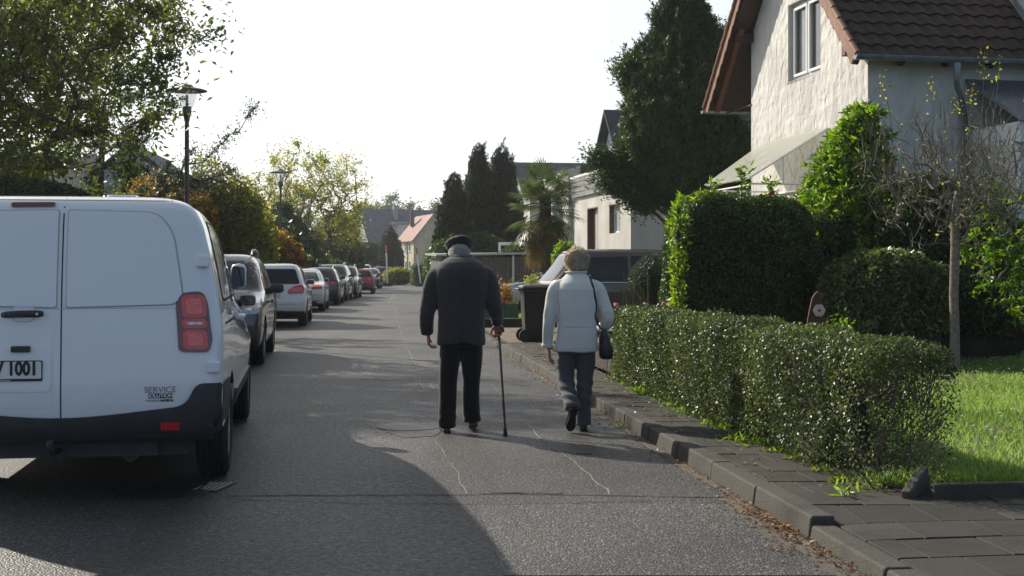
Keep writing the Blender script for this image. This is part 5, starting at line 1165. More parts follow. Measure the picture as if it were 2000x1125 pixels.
# ------------------------------------------------------------------ street lamps
def lamp():
    t = thing('street_lamp', '-', 'street lamp', (0, 0, 0), 0, 'street lamps along the left pavement')
    MB().tube([(0, 0, 0), (0, 0, .9), (0, 0, .95), (0, 0, 4.25), (0, 0, 4.3), (0, 0, 4.4)], [.062, .062, .048, .042, .055, .07], 16).build('pole', 'lamp_metal', t, True, 50)
    MB().lathe([(.03, 4.34), (.085, 4.38), (.09, 4.52), (.075, 4.56), (.02, 4.565)], 20).build('lamp_base', 'lamp_metal', t, True, 40)
    MB().lathe([(.085, 4.50), (.14, 4.60), (.185, 4.74), (.20, 4.86)], 24, None, False).build('globe', 'clear_glass', t, True, 60)
    MB().lathe([(0, 4.55), (.028, 4.56), (.03, 4.76), (.012, 4.80), (0, 4.8)], 12).build('bulb', 'white_plastic', t, True)
    MB().lathe([(.20, 4.865), (.39, 4.862), (.395, 4.874), (.33, 4.898), (.14, 4.94), (.10, 4.985), (.03, 5.0), (.0, 5.0)], 32).build('lamp_shade', 'lamp_metal', t, True, 50)
    MB().lathe([(0, 4.86), (.20, 4.862), (.2, 4.87), (0, 4.87)], 20).build('reflector', 'roof_pale', t, True)
    MB().tube([(0, 0, 4.98), (0, 0, 5.05)], .01, 6).build('finial', 'lamp_metal', t)
    return t
l0 = lamp()
def copy_tree(o, parent=None):
    c = o.copy(); C.objects.link(c)
    if parent: c.parent = parent
    for ch in o.children: copy_tree(ch, c)
    return c
for i, (px, D, lb) in enumerate([(365, 25.6, 'nearest street lamp with flat round shade, rising behind the white van'), (548, 47.6, 'middle street lamp with flat round shade above the white hatchback'), (602, 73.6, 'farthest street lamp, carrying a street-name plate on its pole')]):
    o = l0 if i == 0 else copy_tree(l0); o.location = ((px-1000)/F*D, D, .05); o['label'] = lb
    if i == 2:
        MB().box((-.48, 0, 2.55), (.80, .02, .16)).build('name_plate', 'plate_white', o); MB().box((-.05, 0, 2.55), (.12, .03, .03)).build('bracket', 'lamp_metal', o)
# thin dark pole at far left kerb, leaning barrier posts with feet
MB_ = MB().tube([(0, 0, 0), (0, 0, 4.6)], .08, 8).build('utility_pole', 'twig_dark'); MB_.location = at(668, 560, 118)*Vector((1, 1, 0)); tag(MB_, 'thin dark pole at the edge of the autumn trees', 'pole')
for px, D, ln, h, lb in ((757, 104, -.12, 3.2, 'white and red barrier post standing beside the far black car'), (822, 101, -.35, 3.0, 'leaning white barrier post with black rubber foot at the right far kerb')):
    t = thing('barrier_post', lb, 'post', ((px-1000)/F*D, D, .0), 0, 'barrier posts at the road end')
    MB().tube([(0, 0, .1), (ln, 0, h)], .055, 8).build('post', 'white_plastic', t, True); MB().tube([(ln*.83, 0, h*.82), (ln, 0, h+.02)], .06, 8).build('red_band', 'red_lens', t, True)
    bevel(MB().box((0, 0, .12), (.85, .4, .24)).build('foot', 'rubber', t), .04)
# white rounded caravan-like shape with lettering
cv = thing('caravan', 'white round-topped caravan with grey lettering behind the far parked cars', 'caravan', at(707, 560, 128)*Vector((1, 1, 0)), 0)
b_ = slice_body([(.4, 0, 4, .95), (.8, -.05, 4.05, 1.05), (1.5, 0, 4, 1.08), (2.0, .1, 3.9, 1.0), (2.35, .3, 3.7, .8), (2.5, .8, 3.2, .4)], (.4, .3), (.4, .3)).build('body', 'car_white', cv, True, 50)
for s_ in (-1, 1): wheel(cv, s_*.95, 2, .32)
put_text('E.my', .7, 'ink_grey', cv, Matrix.Translation((0, -.12, 1.7)) @ Matrix.Rotation(R(90), 4, 'X'), 'lettering')
MB().box((0, -.06, 1.7), (1.7, .1, .75)).build('panel', 'plate_white', cv)
dk = slice_body([(.25, .2, 4.2, .8), (.45, 0, 4.4, .9), (.9, 0, 4.4, .9), (1.2, .1, 3.6, .85), (1.6, .3, 3.0, .75), (1.8, .6, 2.6, .5)], sub=3)
# round parasol-like grey canopy left of pole
ps = thing('parasol', 'faded grey parasol under the trees behind the parked cars', 'parasol', at(656, 560, 118)*Vector((1, 1, 0)), 0)
MB().lathe([(1.35, 1.9), (1.1, 2.3), (.6, 2.6), (0, 2.7)], 12, None, False).build('canopy', 'slate', ps, True); MB().tube([(0, 0, 0), (0, 0, 2.7)], .03, 6).build('pole', 'slate', ps)
# white scaffold-like awning frame on the cream house
aw = thing('awning_frame', 'white folding awning frame on the front of the cream house', 'awning', (-15.9, 198.5, 0), R(107.5))
m = MB(); m.tube([(0, 0, 3.2), (6.0, 1.6, 3.0)], .09, 6); m.tube([(.3, 0, 3.2), (2.6, .2, 5.2)], .07, 6); m.tube([(3.2, .8, 3.1), (5.6, .4, 5.0)], .07, 6); m.build('frame', 'white_plastic', aw, True)
# wheelie bin
bn = thing('wheelie_bin', 'dark brown wheelie bin standing on the driveway beside the kerb', 'bin', (.47, 24.5, .06), R(6))
m = MB(); vs = []; fs = []
lv = [(.0, .235, .24), (.05, .245, .25), (.62, .275, .31), (.93, .29, .345), (.94, .31, .365), (.985, .31, .365)]
def rr_(w, d, z, r=.05, n=4):
    pts = smoothpoly([(-w, -d), (w, -d), (w, d), (-w, d)], r, n); return [(x, y, z) for x, y in pts]
for z, a, b in lv: vs += rr_(a, b, z)
n = len(rr_(1, 1, 0)); 
for j in range(len(lv)-1):
    for i in range(n): fs.append((j*n+i, j*n+(i+1) % n, (j+1)*n+(i+1) % n, (j+1)*n+i))
fs.append(tuple(range(n-1, -1, -1))); fs.append(tuple((len(lv)-1)*n+i for i in range(n))); m.add(vs, fs)
for x in (-.2, 0, .2): m.box((x, -.275, .45), (.03, .03, .55))
m.build('body', 'bin', bn, True, 35)
m = MB(); vs = rr_(.325, .375, .99)+rr_(.325, .38, 1.03)+rr_(.29, .33, 1.065)+rr_(.15, .18, 1.08); fs = []
for j in range(3):
    for i in range(n): fs.append((j*n+i, j*n+(i+1) % n, (j+1)*n+(i+1) % n, (j+1)*n+i))
fs.append(tuple(range(n-1, -1, -1))); fs.append(tuple(3*n+i for i in range(n))); m.add(vs, fs); m.build('lid', 'bin', bn, True, 40)
MB().tube([(-.30, .36, .97), (-.37, .36, .99), (-.38, -.36, .99), (-.30, -.36, .97)], .018, 8).build('handle', 'bin', bn, True)
for y in (-.27, .27): MB().lathe([(.03, -.035), (.10, -.035), (.125, -.03), (.125, .03), (.10, .035), (.03, .035)], 24, Matrix.Translation((-.245, y, .125)) @ Matrix.Rotation(R(90), 4, 'X')).build('wheel', 'rubber', bn, True, 40)
MB().tube([(-.245, -.3, .125), (-.245, .3, .125)], .015, 8).build('axle', 'chrome', bn)
# rusty garden sculpture with a flower
sc_ = thing('garden_sculpture', 'pointed rusty metal garden sculpture with a pale flower on it', 'sculpture', ((1595-1000)/F*13.2, 13.2, .1), R(5))
pr = smoothpoly([(-.10, 0), (.085, 0), (.10, .78, .1), (.02, 1.13, .08), (-.05, 1.06, .1), (-.11, .78, .1)], .05)
MB().prism(pr, .025, Matrix.Rotation(R(90), 4, 'X')).build('plate', 'rust', sc_)
fl = MB()
for i in range(6):
    a = i*math.pi/3; fl.lathe([(.001, 0), (.028, .004), (.034, .012), (.02, .016), (.001, .012)], 12, Matrix.Translation((.01+.032*math.cos(a), -.035, .92+.032*math.sin(a))) @ Matrix.Rotation(R(90), 4, 'X'))
M['petal_pale'] = simple('petal_pale', (.62, .42, .36), .7, var=.2, scale=30); fo = fl.build('flower', 'petal_pale', sc_, True)
MB().lathe([(.001, 0), (.012, .004), (.012, .02), (.001, .024)], 10, Matrix.Translation((.01, -.045, .92)) @ Matrix.Rotation(R(90), 4, 'X')).build('flower_centre', 'rust', fo, True)
st = MB().tube([(0, 0, 0), (.0, 0, .55)], .006, 6); st.lathe([(0, .55), (.02, .56), (.02, .575), (0, .58)], 10); o = st.build('garden_light', 'chrome'); o.location = ((1556-1000)/F*0+3.95, 18.0, .1); tag(o, 'tiny solar garden light on a thin stake at the edge of the lawn', 'garden light')
# planter and edging strip beyond the bin (behind the man's arm)
pl = thing('planter', 'low green planter box on the verge beyond the driveway', 'planter', at(968, 600, 33)*Vector((1, 1, 0)), R(8))
M['planter_green'] = simple('planter_green', (.05, .11, .06), .6); bevel(MB().box((0, 0, .30), (1.1, .5, .5)).build('box', 'planter_green', pl), .02); MB().box((0, 0, .555), (1.0, .4, .02)).build('soil', 'soil', pl)
e = MB().box((0, 0, .12), (3.0, .12, .30), 0, Matrix.Translation((.35, 30.4, 0)) @ Matrix.Rotation(R(8), 4, 'Z')); bevel(tag(e.build('edging_board', 'twig_dark'), 'dark edging board of the verge behind the bin', 'edging'), .01)
# ------------------------------------------------------------------ people
def loft(m, secs, seg=28, p=2.0, cap=True):
    """secs: (cx, cy, z, rx, ry[, tilt]) horizontal superelliptic rings"""
    vs = []; fs = []
    for s_ in secs:
        cx, cy, z, rx, ry = s_[:5]; q = s_[5] if len(s_) > 5 else p; sh = s_[6] if len(s_) > 6 else 0
        for k in range(seg):
            a = 2*math.pi*k/seg; c, s__ = math.cos(a), math.sin(a)
            x = cx+rx*math.copysign(abs(c)**(2/q), c); y = cy+ry*math.copysign(abs(s__)**(2/q), s__)
            vs.append((x, y, z+sh*(y-cy)/max(ry, .01)))
    n = len(secs)
    for j in range(n-1):
        for k in range(seg): fs.append((j*seg+k, j*seg+(k+1) % seg, (j+1)*seg+(k+1) % seg, (j+1)*seg+k))
    if cap: fs.append(tuple(range(seg-1, -1, -1))); fs.append(tuple((n-1)*seg+k for k in range(seg)))
    m.add(vs, fs); return m
def dens(pts, rad, n=4):
    """smooth a polyline with radii (Catmull-Rom)"""
    P = [Vector(p) for p in pts]; Rr = [(r, r) if not isinstance(r, (tuple, list)) else r for r in rad]; oP = []; oR = []
    for i in range(len(P)-1):
        a, b, c, d = P[max(i-1, 0)], P[i], P[i+1], P[min(i+2, len(P)-1)]
        for j in range(n):
            t = j/n; oP.append(.5*((2*b)+(c-a)*t+(2*a-5*b+4*c-d)*t*t+(3*b-a-3*c+d)*t**3))
            oR.append((Rr[i][0]*(1-t)+Rr[i+1][0]*t, Rr[i][1]*(1-t)+Rr[i+1][1]*t))
    oP.append(P[-1]); oR.append(Rr[-1]); return oP, oR
def limb(m, pts, rad, seg=18, n=4):
    P, Rr = dens(pts, rad, n); return m.tube(P, Rr, seg)
def ball(m, c, r, seg=16):
    rx, ry, rz2 = r if isinstance(r, (tuple, list)) else (r, r, r); k = 10
    return loft(m, [(c[0], c[1], c[2]-rz2*math.cos(math.pi*i/k), max(rx*math.sin(math.pi*i/k), .001), max(ry*math.sin(math.pi*i/k), .001)) for i in range(k+1)], seg)
def fuse(m, name, mats, parent, vox=.008, smooth=4, T=None, wrinkle=None, seed=0, sm_f=.5):
    """merge overlapping closed shapes into one continuous skin"""
    me = m.mesh(name); bm = bmesh.new(); bm.from_mesh(me); bmesh.ops.recalc_face_normals(bm, faces=bm.faces); bm.to_mesh(me); bm.free()
    o = bpy.data.objects.new('tmp', me); C.objects.link(o)
    r = o.modifiers.new('r', 'REMESH'); r.mode = 'VOXEL'; r.voxel_size = vox
    s_ = o.modifiers.new('s', 'SMOOTH'); s_.iterations = smooth; s_.factor = sm_f
    me2 = evald(o); bpy.data.objects.remove(o)
    if wrinkle:
        me2.update(); nv = len(me2.vertices); co = np.empty(nv*3); no = np.empty(nv*3)
        me2.vertices.foreach_get('co', co); me2.vertices.foreach_get('normal', no); co = co.reshape(-1, 3); no = no.reshape(-1, 3)
        co += no*wrinkle(co)[:, None]; me2.vertices.foreach_set('co', co.ravel())
    me2.name = name; return link(name, me2, mats, parent, True)
def cloth(name, col, rough=.9, var=.15, weave=350, wv=.25, big=3):
    m, nt, out = nodes(name); b = N(nt, 'ShaderNodeBsdfPrincipled', Roughness=rough); b.inputs['Sheen Weight'].default_value = .25; b.inputs['Sheen Roughness'].default_value = .5; b.inputs['Specular IOR Level'].default_value = .25
    tc = N(nt, 'ShaderNodeTexCoord'); n1 = N(nt, 'ShaderNodeTexNoise'); n1.inputs['Scale'].default_value = weave; n1.inputs['Detail'].default_value = 2
    n2 = N(nt, 'ShaderNodeTexNoise'); n2.inputs['Scale'].default_value = big; n2.inputs['Detail'].default_value = 5
    for n in (n1, n2): nt.links.new(tc.outputs['Object'], n.inputs['Vector'])
    A = ramp(nt, [(.3, tuple(x*(1-wv*1.6) for x in col)), (.7, tuple(x*(1+wv*1.6) for x in col))], n1.outputs['Fac']); B = ramp(nt, [(.3, g(1-var)), (.7, g(1+var))], n2.outputs['Fac'])
    mx = N(nt, 'ShaderNodeMix', data_type='RGBA', blend_type='MULTIPLY'); mx.inputs[0].default_value = 1; nt.links.new(A, mx.inputs[6]); nt.links.new(B, mx.inputs[7]); nt.links.new(mx.outputs[2], b.inputs['Base Color'])
    bp = N(nt, 'ShaderNodeBump', Strength=.3, Distance=.003); nt.links.new(n1.outputs['Fac'], bp.inputs['Height']); nt.links.new(bp.outputs[0], b.inputs['Normal'])
    nt.links.new(b.outputs[0], out.inputs[0]); return m
M['tweed'] = cloth('tweed', (.043, .041, .042), .95, .12, 220, .35); M['trouser_black'] = cloth('trouser_black', (.008, .008, .009)); M['trouser_grey'] = cloth('trouser_grey', (.080, .083, .092), .85)
M['jacket_cream'] = cloth('jacket_cream', (.60, .61, .575), .75, .06, 300, .06); M['cap'] = cloth('cap', (.012, .012, .014), .8); M['leather_black'] = simple('leather_black', (.014, .013, .013), .35, var=.3, scale=40, bump=.2)
M['jacket_seam'] = cloth('jacket_seam', (.33, .335, .31), .8); M['tweed_seam'] = cloth('tweed_seam', (.022, .024, .028), .95)
def skinmat(name, col):
    m, nt, out = nodes(name); b = N(nt, 'ShaderNodeBsdfPrincipled', Roughness=.55); b.inputs['Base Color'].default_value = (*col, 1); b.inputs['Subsurface Weight'].default_value = .15; b.inputs['Subsurface Radius'].default_value = (.02, .008, .004)
    tc = N(nt, 'ShaderNodeTexCoord'); n1 = N(nt, 'ShaderNodeTexNoise'); n1.inputs['Scale'].default_value = 45; n1.inputs['Detail'].default_value = 4; nt.links.new(tc.outputs['Object'], n1.inputs['Vector'])
    nt.links.new(ramp(nt, [(.3, tuple(c*.75 for c in col)), (.7, tuple(c*1.2 for c in col))], n1.outputs['Fac']), b.inputs['Base Color'])
    nt.links.new(b.outputs[0], out.inputs[0]); return m
M['skin'] = skinmat('skin', (.42, .23, .16)); M['hair_grey'] = simple('hair_grey', (.42, .40, .37), .55, var=.35, scale=60, bump=1, bscale=120); M['hair_blond'] = simple('hair_blond', (.42, .37, .31), .5, var=.35, scale=45, bump=1, bscale=110)
M['hair_strand'] = leafmat('hair_strand', [(.28, .21, .14), (.52, .43, .32), (.75, .68, .56)], .35, .4); M['hair_white'] = leafmat('hair_white', [(.3, .29, .27), (.55, .54, .51), (.75, .74, .72)], .3, .4)

def hand(m, wrist, down, palmn, thumb, curl, size=1.0, side=1, sp=.6):
    """palm and five jointed fingers. down = fingers direction, palmn = the way the palm faces, thumb = side the thumb leaves from"""
    d = Vector(down).normalized(); pn = Vector(palmn); pn = (pn-d*pn.dot(d)).normalized(); th = Vector(thumb); th = (th-d*th.dot(d)-pn*th.dot(pn)).normalized()
    w = Vector(wrist); k = size; tips = []
    limb(m, [w-d*.03, w+d*.01*k, w+d*.05*k, w+d*.085*k], [(.026*k, .020*k), (.030*k, .018*k), (.040*k, .017*k), (.038*k, .014*k)], 14) if False else None
    # flat palm from short tubes side by side
    for i, off in enumerate((.030, .010, -.010, -.029)):
        base = w+d*(.088-(.006 if i in (0, 3) else 0))*k+th*off*k
        m.tube([w+d*.0*k+th*off*.55*k, w+d*.045*k+th*off*k*.95, base], [.0165*k, .0175*k, .0125*k], 10)
        ln = (.040, .045, .042, .033)[i]*k; r = (.0095, .0098, .0092, .0082)[i]*k; c = curl[i]
        p0 = base; a = c[0]; dirs = []
        v = d*math.cos(a)+pn*math.sin(a)+th*off*sp; v.normalize(); p1 = p0+v*ln
        a += c[1]; v2 = d*math.cos(a)+pn*math.sin(a); p2 = p1+v2*ln*.66
        a += c[2]; v3 = d*math.cos(a)+pn*math.sin(a); p3 = p2+v3*ln*.5
        m.tube([p0-v*.01*k, p0, p1, p2, p3, p3+v3*.004*k], [r*1.15, r*1.1, r, r*.94, r*.8, r*.4], 10)
    t0 = w+d*.022*k+th*.028*k; c = curl[4]
    tv = (th*.65+d*.75+pn*c*.5).normalized(); t1 = t0+tv*.036*k; tv2 = (th*.15+d*.85+pn*c).normalized(); t2 = t1+tv2*.032*k; t3 = t2+(tv2+pn*c*.3).normalized()*.024*k
    m.tube([w+d*.01*k+th*.012*k, t0, t1, t2, t3], [.015*k, .016*k, .0125*k, .0115*k, .008*k], 10)
def head(m, c, tilt=(0, 0), k=1.0, yaw=0):
    """skull, jaw, nose, lips, brow, ears; face looks along +y then turned"""
    mm = MB()
    loft(mm, [(0, .012, -.105, .030, .035), (0, .018, -.095, .045, .055), (0, .020, -.07, .058, .072), (0, .012, -.04, .068, .085), (0, 0, 0, .073, .092), (0, -.006, .035, .075, .096), (0, -.008, .07, .070, .09), (0, -.006, .095, .055, .072), (0, -.004, .112, .03, .04), (0, -.004, .118, .006, .008)], 24)
    mm.tube([(0, .088, .02), (0, .103, -.005), (0, .112, -.022), (0, .098, -.030)], [.009, .011, .014, .010], 10)
    mm.tube([(-.05, .082, .028), (0, .096, .034), (.05, .082, .028)], [.010, .011, .010], 10)
    for s_ in (-1, 1):
        ball(mm, (s_*.030, .083, .012), (.014, .010, .011), 10); mm.tube([(s_*.072, -.004, .022), (s_*.080, -.012, .018), (s_*.080, -.014, 0), (s_*.076, -.008, -.018), (s_*.073, 0, -.026)], [.006, .010, .010, .010, .006], 8)
        mm.tube([(s_*.075, -.004, .02), (s_*.075, -.002, -.02)], [.008, .006], 8)
    mm.tube([(-.022, .091, -.052), (0, .099, -.050), (.022, .091, -.052)], [.005, .007, .005], 8); mm.tube([(-.018, .090, -.061), (0, .097, -.062), (.018, .090, -.061)], [.005, .007, .005], 8)
    ball(mm, (0, .078, -.088), (.018, .014, .014), 10)
    Tm = Matrix.Translation(c) @ Matrix.Rotation(yaw, 4, 'Z') @ Matrix.Rotation(tilt[0], 4, 'X') @ Matrix.Rotation(tilt[1], 4, 'Y') @ Matrix.Diagonal((k, k, k, 1))
    m.add(mm.v, mm.f, Tm); return Tm
def shoe(name, parent, heel, dirv, up=(0, 0, 1), L=.28, w=.048):
    """leather shoe: upper, sole and heel; heel point on the sole, dirv to the toe"""
    d = Vector(dirv).normalized(); u = Vector(up); u = (u-d*u.dot(d)).normalized(); r = d.cross(u); h = Vector(heel)
    T_ = Matrix((( r.x, d.x, u.x, h.x), (r.y, d.y, u.y, h.y), (r.z, d.z, u.z, h.z), (0, 0, 0, 1)))
    m = MB(); vs = []; fs = []; K = 14; secs = [(0, .028, .06, .026), (.02, .034, .095, .026), (.07, .036, .10, .028), (.12, .036, .085, .03), (.17, .044, .062, .03), (.22, .046, .048, .028), (.26, .036, .038, .026), (.28, .012, .030, .022)]
    for y, ww, hh, z0 in secs:
        for k in range(K):
            a = 2*math.pi*k/K; vs.append((ww*math.cos(a)*(1 if math.sin(a) < .3 else .8), y*L/.28, z0+(hh-z0)/2+(hh-z0+.012)/2*math.sin(a)))
    for j in range(len(secs)-1):
        for k in range(K): fs.append((j*K+k, j*K+(k+1) % K, (j+1)*K+(k+1) % K, (j+1)*K+k))
    fs += [tuple(range(K-1, -1, -1)), tuple((len(secs)-1)*K+k for k in range(K))]
    m.add(vs, fs, T_); o = m.build('shoe', 'leather_black', parent, True, 60)
    ol = [(x*w/.048, y*L/.28) for x, y in smoothpoly([(-.034, -.006), (.034, -.006), (.032, .11), (.048, .20), (.036, .262), (0, .288), (-.036, .262), (-.048, .20), (-.032, .11)], .02)]
    m = MB(); m.prism(ol, .024, T_, .010); m.prism([(x, y) for x, y in smoothpoly([(-.034, -.008), (.034, -.008), (.032, .07), (-.032, .07)], .02)], .012, T_, 0); m.build('sole', 'rubber', o, False); return o
def strands(name, parent, P, D_, L, wd, mat, seed=0):
    rg = np.random.default_rng(seed); n = len(P); d = nrm(D_); side = nrm(np.cross(d, nrm(P+rg.normal(size=(n, 3))*.3)))
    Lr = (L*rg.uniform(.6, 1.3, n))[:, None]; V = np.empty((n, 4, 3)); nn = nrm(rg.normal(size=(n, 3)))
    V[:, 0] = P-side*wd; V[:, 1] = P+side*wd; V[:, 2] = P+d*Lr+side*wd*.3+nn*Lr*.18; V[:, 3] = P+d*Lr-side*wd*.3+nn*Lr*.18
    return quads(name, V.reshape(-1, 3), rg.random(n), mat, parent)
def wr_jacket(amp, seed, zmid):
    def f(co):
        a = lump(co*np.array([1, 1, .35]), 9, seed)*amp; b = lump(co*np.array([.6, .6, 1.6]), 14, seed+1)*amp*.5; return a+b*np.exp(-((co[:, 2]-zmid)/.35)**2)
    return f
# ---------------- the man: origin between his feet, facing +y (away)
mn = thing('person', 'elderly man from behind in dark jacket, flat cap and black trousers, leaning on a cane', 'person', (-.445, 11.52, 0), R(4))
b = MB()
Th = head(b, (-.022, .12, 1.575), (R(-26), R(7)), 1.08, R(14)); Tc = Th @ Matrix.Diagonal((1.10, 1.06, 1.08, 1))
limb(b, [(-.02, .10, 1.53), (-.01, .05, 1.45), (0, .0, 1.36)], [.056, .062, .08])
loft(b, [(0, 0, .80, .15, .11), (0, 0, .90, .165, .12), (0, 0, 1.02, .155, .11), (0, 0, 1.15, .165, .115), (0, .01, 1.28, .185, .12), (0, .02, 1.40, .16, .10), (0, .04, 1.46, .07, .06)], 24)
for s_, pts in ((-1, [(-.20, .02, 1.38), (-.26, .0, 1.25), (-.295, -.01, 1.10), (-.305, .03, .98), (-.295, .08, .865)]), (1, [(.20, .02, 1.38), (.25, .0, 1.25), (.285, -.01, 1.12), (.315, .04, 1.02), (.325, .11, .945)])):
    limb(b, pts, [.06, .05, .042, .036, .026])
    A_ = [(-.085, 0, .84), (-.10, .0, .70), (-.118, .012, .48), (-.122, -.005, .28), (-.128, -.01, .10)] if s_ < 0 else [(.085, 0, .84), (.088, .0, .70), (.088, .03, .48), (.085, .05, .28), (.092, .075, .13)]
    limb(b, A_, [.08, .07, .055, .045, .036]); e_ = Vector(A_[-1]); limb(b, [e_, e_+Vector((0, .03, -.04)), e_+Vector((s_*.01, .12, -.06))], [.034, .030, .022])
hand(b, (-.295, .082, .862), (.05, .15, -1), (1, .1, 0), (-.1, 1, .1), [(.5, .7, .5), (.6, .8, .5), (.65, .85, .5), (.7, .9, .5), .5])
hand(b, (.325, .115, .94), (.15, .62, -.75), (-.35, -.5, -.6), (-1, .1, 0), [(1.0, 1.1, .8), (1.05, 1.15, .8), (1.1, 1.2, .8), (1.1, 1.2, .8), .9])
body = fuse(b, 'body', 'skin', mn, .006, 2)
# grey hair under the cap
h_ = MB(); ball(h_, (0, -.020, .020), (.078, .086, .070), 20); hh = MB(); hh.add(h_.v, h_.f, Th); ho = fuse(hh, 'hair', 'hair_grey', mn, .007, 2)
rg = np.random.default_rng(3); n = 2600; dd = nrm(rg.normal(size=(n, 3))); dd[:, 1] = np.where(dd[:, 1] > .35, -dd[:, 1], dd[:, 1]); dd[:, 2] = -np.abs(dd[:, 2])*.9+.2; dd = nrm(dd)
P = np.array([Th @ Vector((x*.078, -.020+y*.086, .020+z*.070)) for x, y, z in dd]); dn = np.array([(Th.to_3x3() @ Vector((x*.5, y*.5-.1, -.9)))[:] for x, y, z in dd])
strands('strands', ho, P, dn, .028, .0012, 'hair_white', 4)
# flat cap
cp_ = MB(); loft(cp_, [(0, -.012, .038, .088, .106, 2.2), (0, -.012, .050, .092, .112), (0, -.004, .072, .104, .126), (.004, .002, .086, .108, .130), (.010, -.006, .102, .094, .112), (.010, -.012, .113, .060, .075), (.01, -.014, .116, .01, .01)], 32)
cp2 = MB(); cp2.add(cp_.v, cp_.f, Tc); cpo = fuse(cp2, 'cap', 'cap', mn, .006, 3, wrinkle=lambda co: lump(co, 40, 3)*.0018)
pk = MB(); vs = []; fs = []
for j, (y, w_, z) in enumerate([(.07, .080, .045), (.10, .078, .050), (.125, .066, .046), (.145, .045, .040), (.152, .015, .038)]):
    for i in range(9): x = -w_+2*w_*i/8; vs += [(x, y-.02*(x/.08)**2, z-.012*(x/.08)**2), (x, y-.02*(x/.08)**2, z+.008-.012*(x/.08)**2)]
for j in range(4):
    for i in range(8): a = (j*9+i)*2; fs += [(a, a+2, a+20, a+18), (a+1, a+19, a+21, a+3)]
pk.add(vs, fs, Tc); pk.build('peak', 'cap', cpo, True, 80); MB().tube([Tc @ Vector((0, .006, .128)), Tc @ Vector((0, .006, .134))], .009, 10).build('button', 'cap', cpo, True)
# jacket
j = MB()
loft(j, [(0, -.005, .775, .212, .145, 2.5, -.0), (0, -.005, .80, .214, .150, 2.5), (0, -.01, .90, .208, .155, 2.5), (0, -.01, 1.02, .205, .150, 2.5), (0, -.01, 1.12, .212, .150, 2.5), (0, -.015, 1.24, .232, .158, 2.5), (0, -.025, 1.36, .244, .158, 2.4), (0, -.02, 1.44, .230, .148, 2.2), (0, -.002, 1.492, .192, .130, 2.1), (0, .025, 1.527, .142, .110, 2), (0, .045, 1.55, .102, .090, 2), (-.005, .06, 1.568, .082, .078, 2)], 36)
limb(j, [(-.145, .0, 1.435), (-.225, -.005, 1.372), (-.262, -.01, 1.27), (-.285, -.015, 1.16), (-.305, -.01, 1.05), (-.312, .03, .96), (-.305, .065, .865)], [.05, .084, .083, .076, .070, .064, .056], 20)
limb(j, [(.145, .0, 1.435), (.222, -.005, 1.372), (.257, -.01, 1.27), (.275, -.02, 1.17), (.298, -.015, 1.08), (.315, .04, 1.02), (.325, .095, .955)], [.05, .084, .083, .076, .070, .062, .054], 20)
def jw(co):
    f = wr_jacket(.0042, 5, 1.2)(co); z = co[:, 2]; f += .0035*np.sin(co[:, 0]*34+z*4)*np.clip((1.2-z)*2.5, 0, 1)*(np.abs(co[:, 0]) < .22)
    f += .010*np.exp(-((co[:, 0]+.02*np.sin(z*9))/.02)**2)*np.where(co[:, 1] < 0, -1, 0)*np.clip((1.15-z)*3, 0, 1)
    elbow = np.exp(-((z-1.06)/.05)**2)*(np.abs(co[:, 0]) > .22); f += elbow*np.sin(z*95+co[:, 1]*60+co[:, 0]*50)*.0018
    co[:, 2] += np.clip((.95-z)/.18, 0, 1)*(.028*np.exp(-(co[:, 0]/.13)**2)-.012)*(np.abs(co[:, 0]) < .235); return f
jo = fuse(j, 'jacket', 'tweed', mn, .009, 12, wrinkle=jw)
cut = jo.data; bb = BVHTree.FromPolygons([v_.co for v_ in cut.vertices], [p_.vertices for p_ in cut.polygons])
panel('back_seam', bb, rect(-.0025, .0025, .80, 1.46, .001), (0, 0, 0), (1, 0, 0), (0, 0, 1), (0, 1, 0), 'tweed_seam', jo, off=.0012, back=0, res=.03)
for s_ in (-1, 1):
    panel('armhole_seam', bb, smoothpoly([(s_*.188, 1.14), (s_*.192, 1.14), (s_*.212, 1.30), (s_*.205, 1.41), (s_*.20, 1.41), (s_*.207, 1.30)], .02), (0, 0, 0), (1, 0, 0), (0, 0, 1), (0, 1, 0), 'tweed_seam', jo, off=.0012, back=0, res=.03)
co_ = MB(); P_ = [(.082*math.sin(a)*1.0-.006, .05-.076*math.cos(a), 1.556+.018*math.cos(a)*-.2) for a in [R(x) for x in range(-120, 121, 12)]]
co_.tube(P_, [(.010, .026)]*len(P_), 10); fuse(co_, 'collar', 'tweed', jo, .006, 2)
# trousers
t = MB()
loft(t, [(0, 0, .92, .165, .125), (0, 0, .85, .175, .135), (0, 0, .76, .172, .132, 2.4)], 30)
limb(t, [(-.085, 0, .84), (-.10, .0, .70), (-.118, .012, .48), (-.122, -.005, .28), (-.128, -.01, .10), (-.130, -.005, .055)], [.098, .096, .083, .078, .080, .082], 22)
limb(t, [(.085, 0, .84), (.088, .0, .70), (.088, .03, .48), (.085, .05, .28), (.092, .075, .13), (.094, .08, .085)], [.098, .096, .083, .078, .080, .082], 22)
fuse(t, 'trousers', 'trouser_black', mn, .009, 4, wrinkle=lambda co: lump(co*np.array([1, 1, .5]), 12, 8)*.006+np.exp(-((co[:, 2]-.12)/.08)**2)*np.sin(co[:, 2]*70+co[:, 0]*25+co[:, 1]*30)*.0025)
shoe('shoe', mn, (-.128, -.075, .0), (-.10, 1, 0)); shoe('shoe', mn, (.098, .02, .03), (.06, 1, -.09))
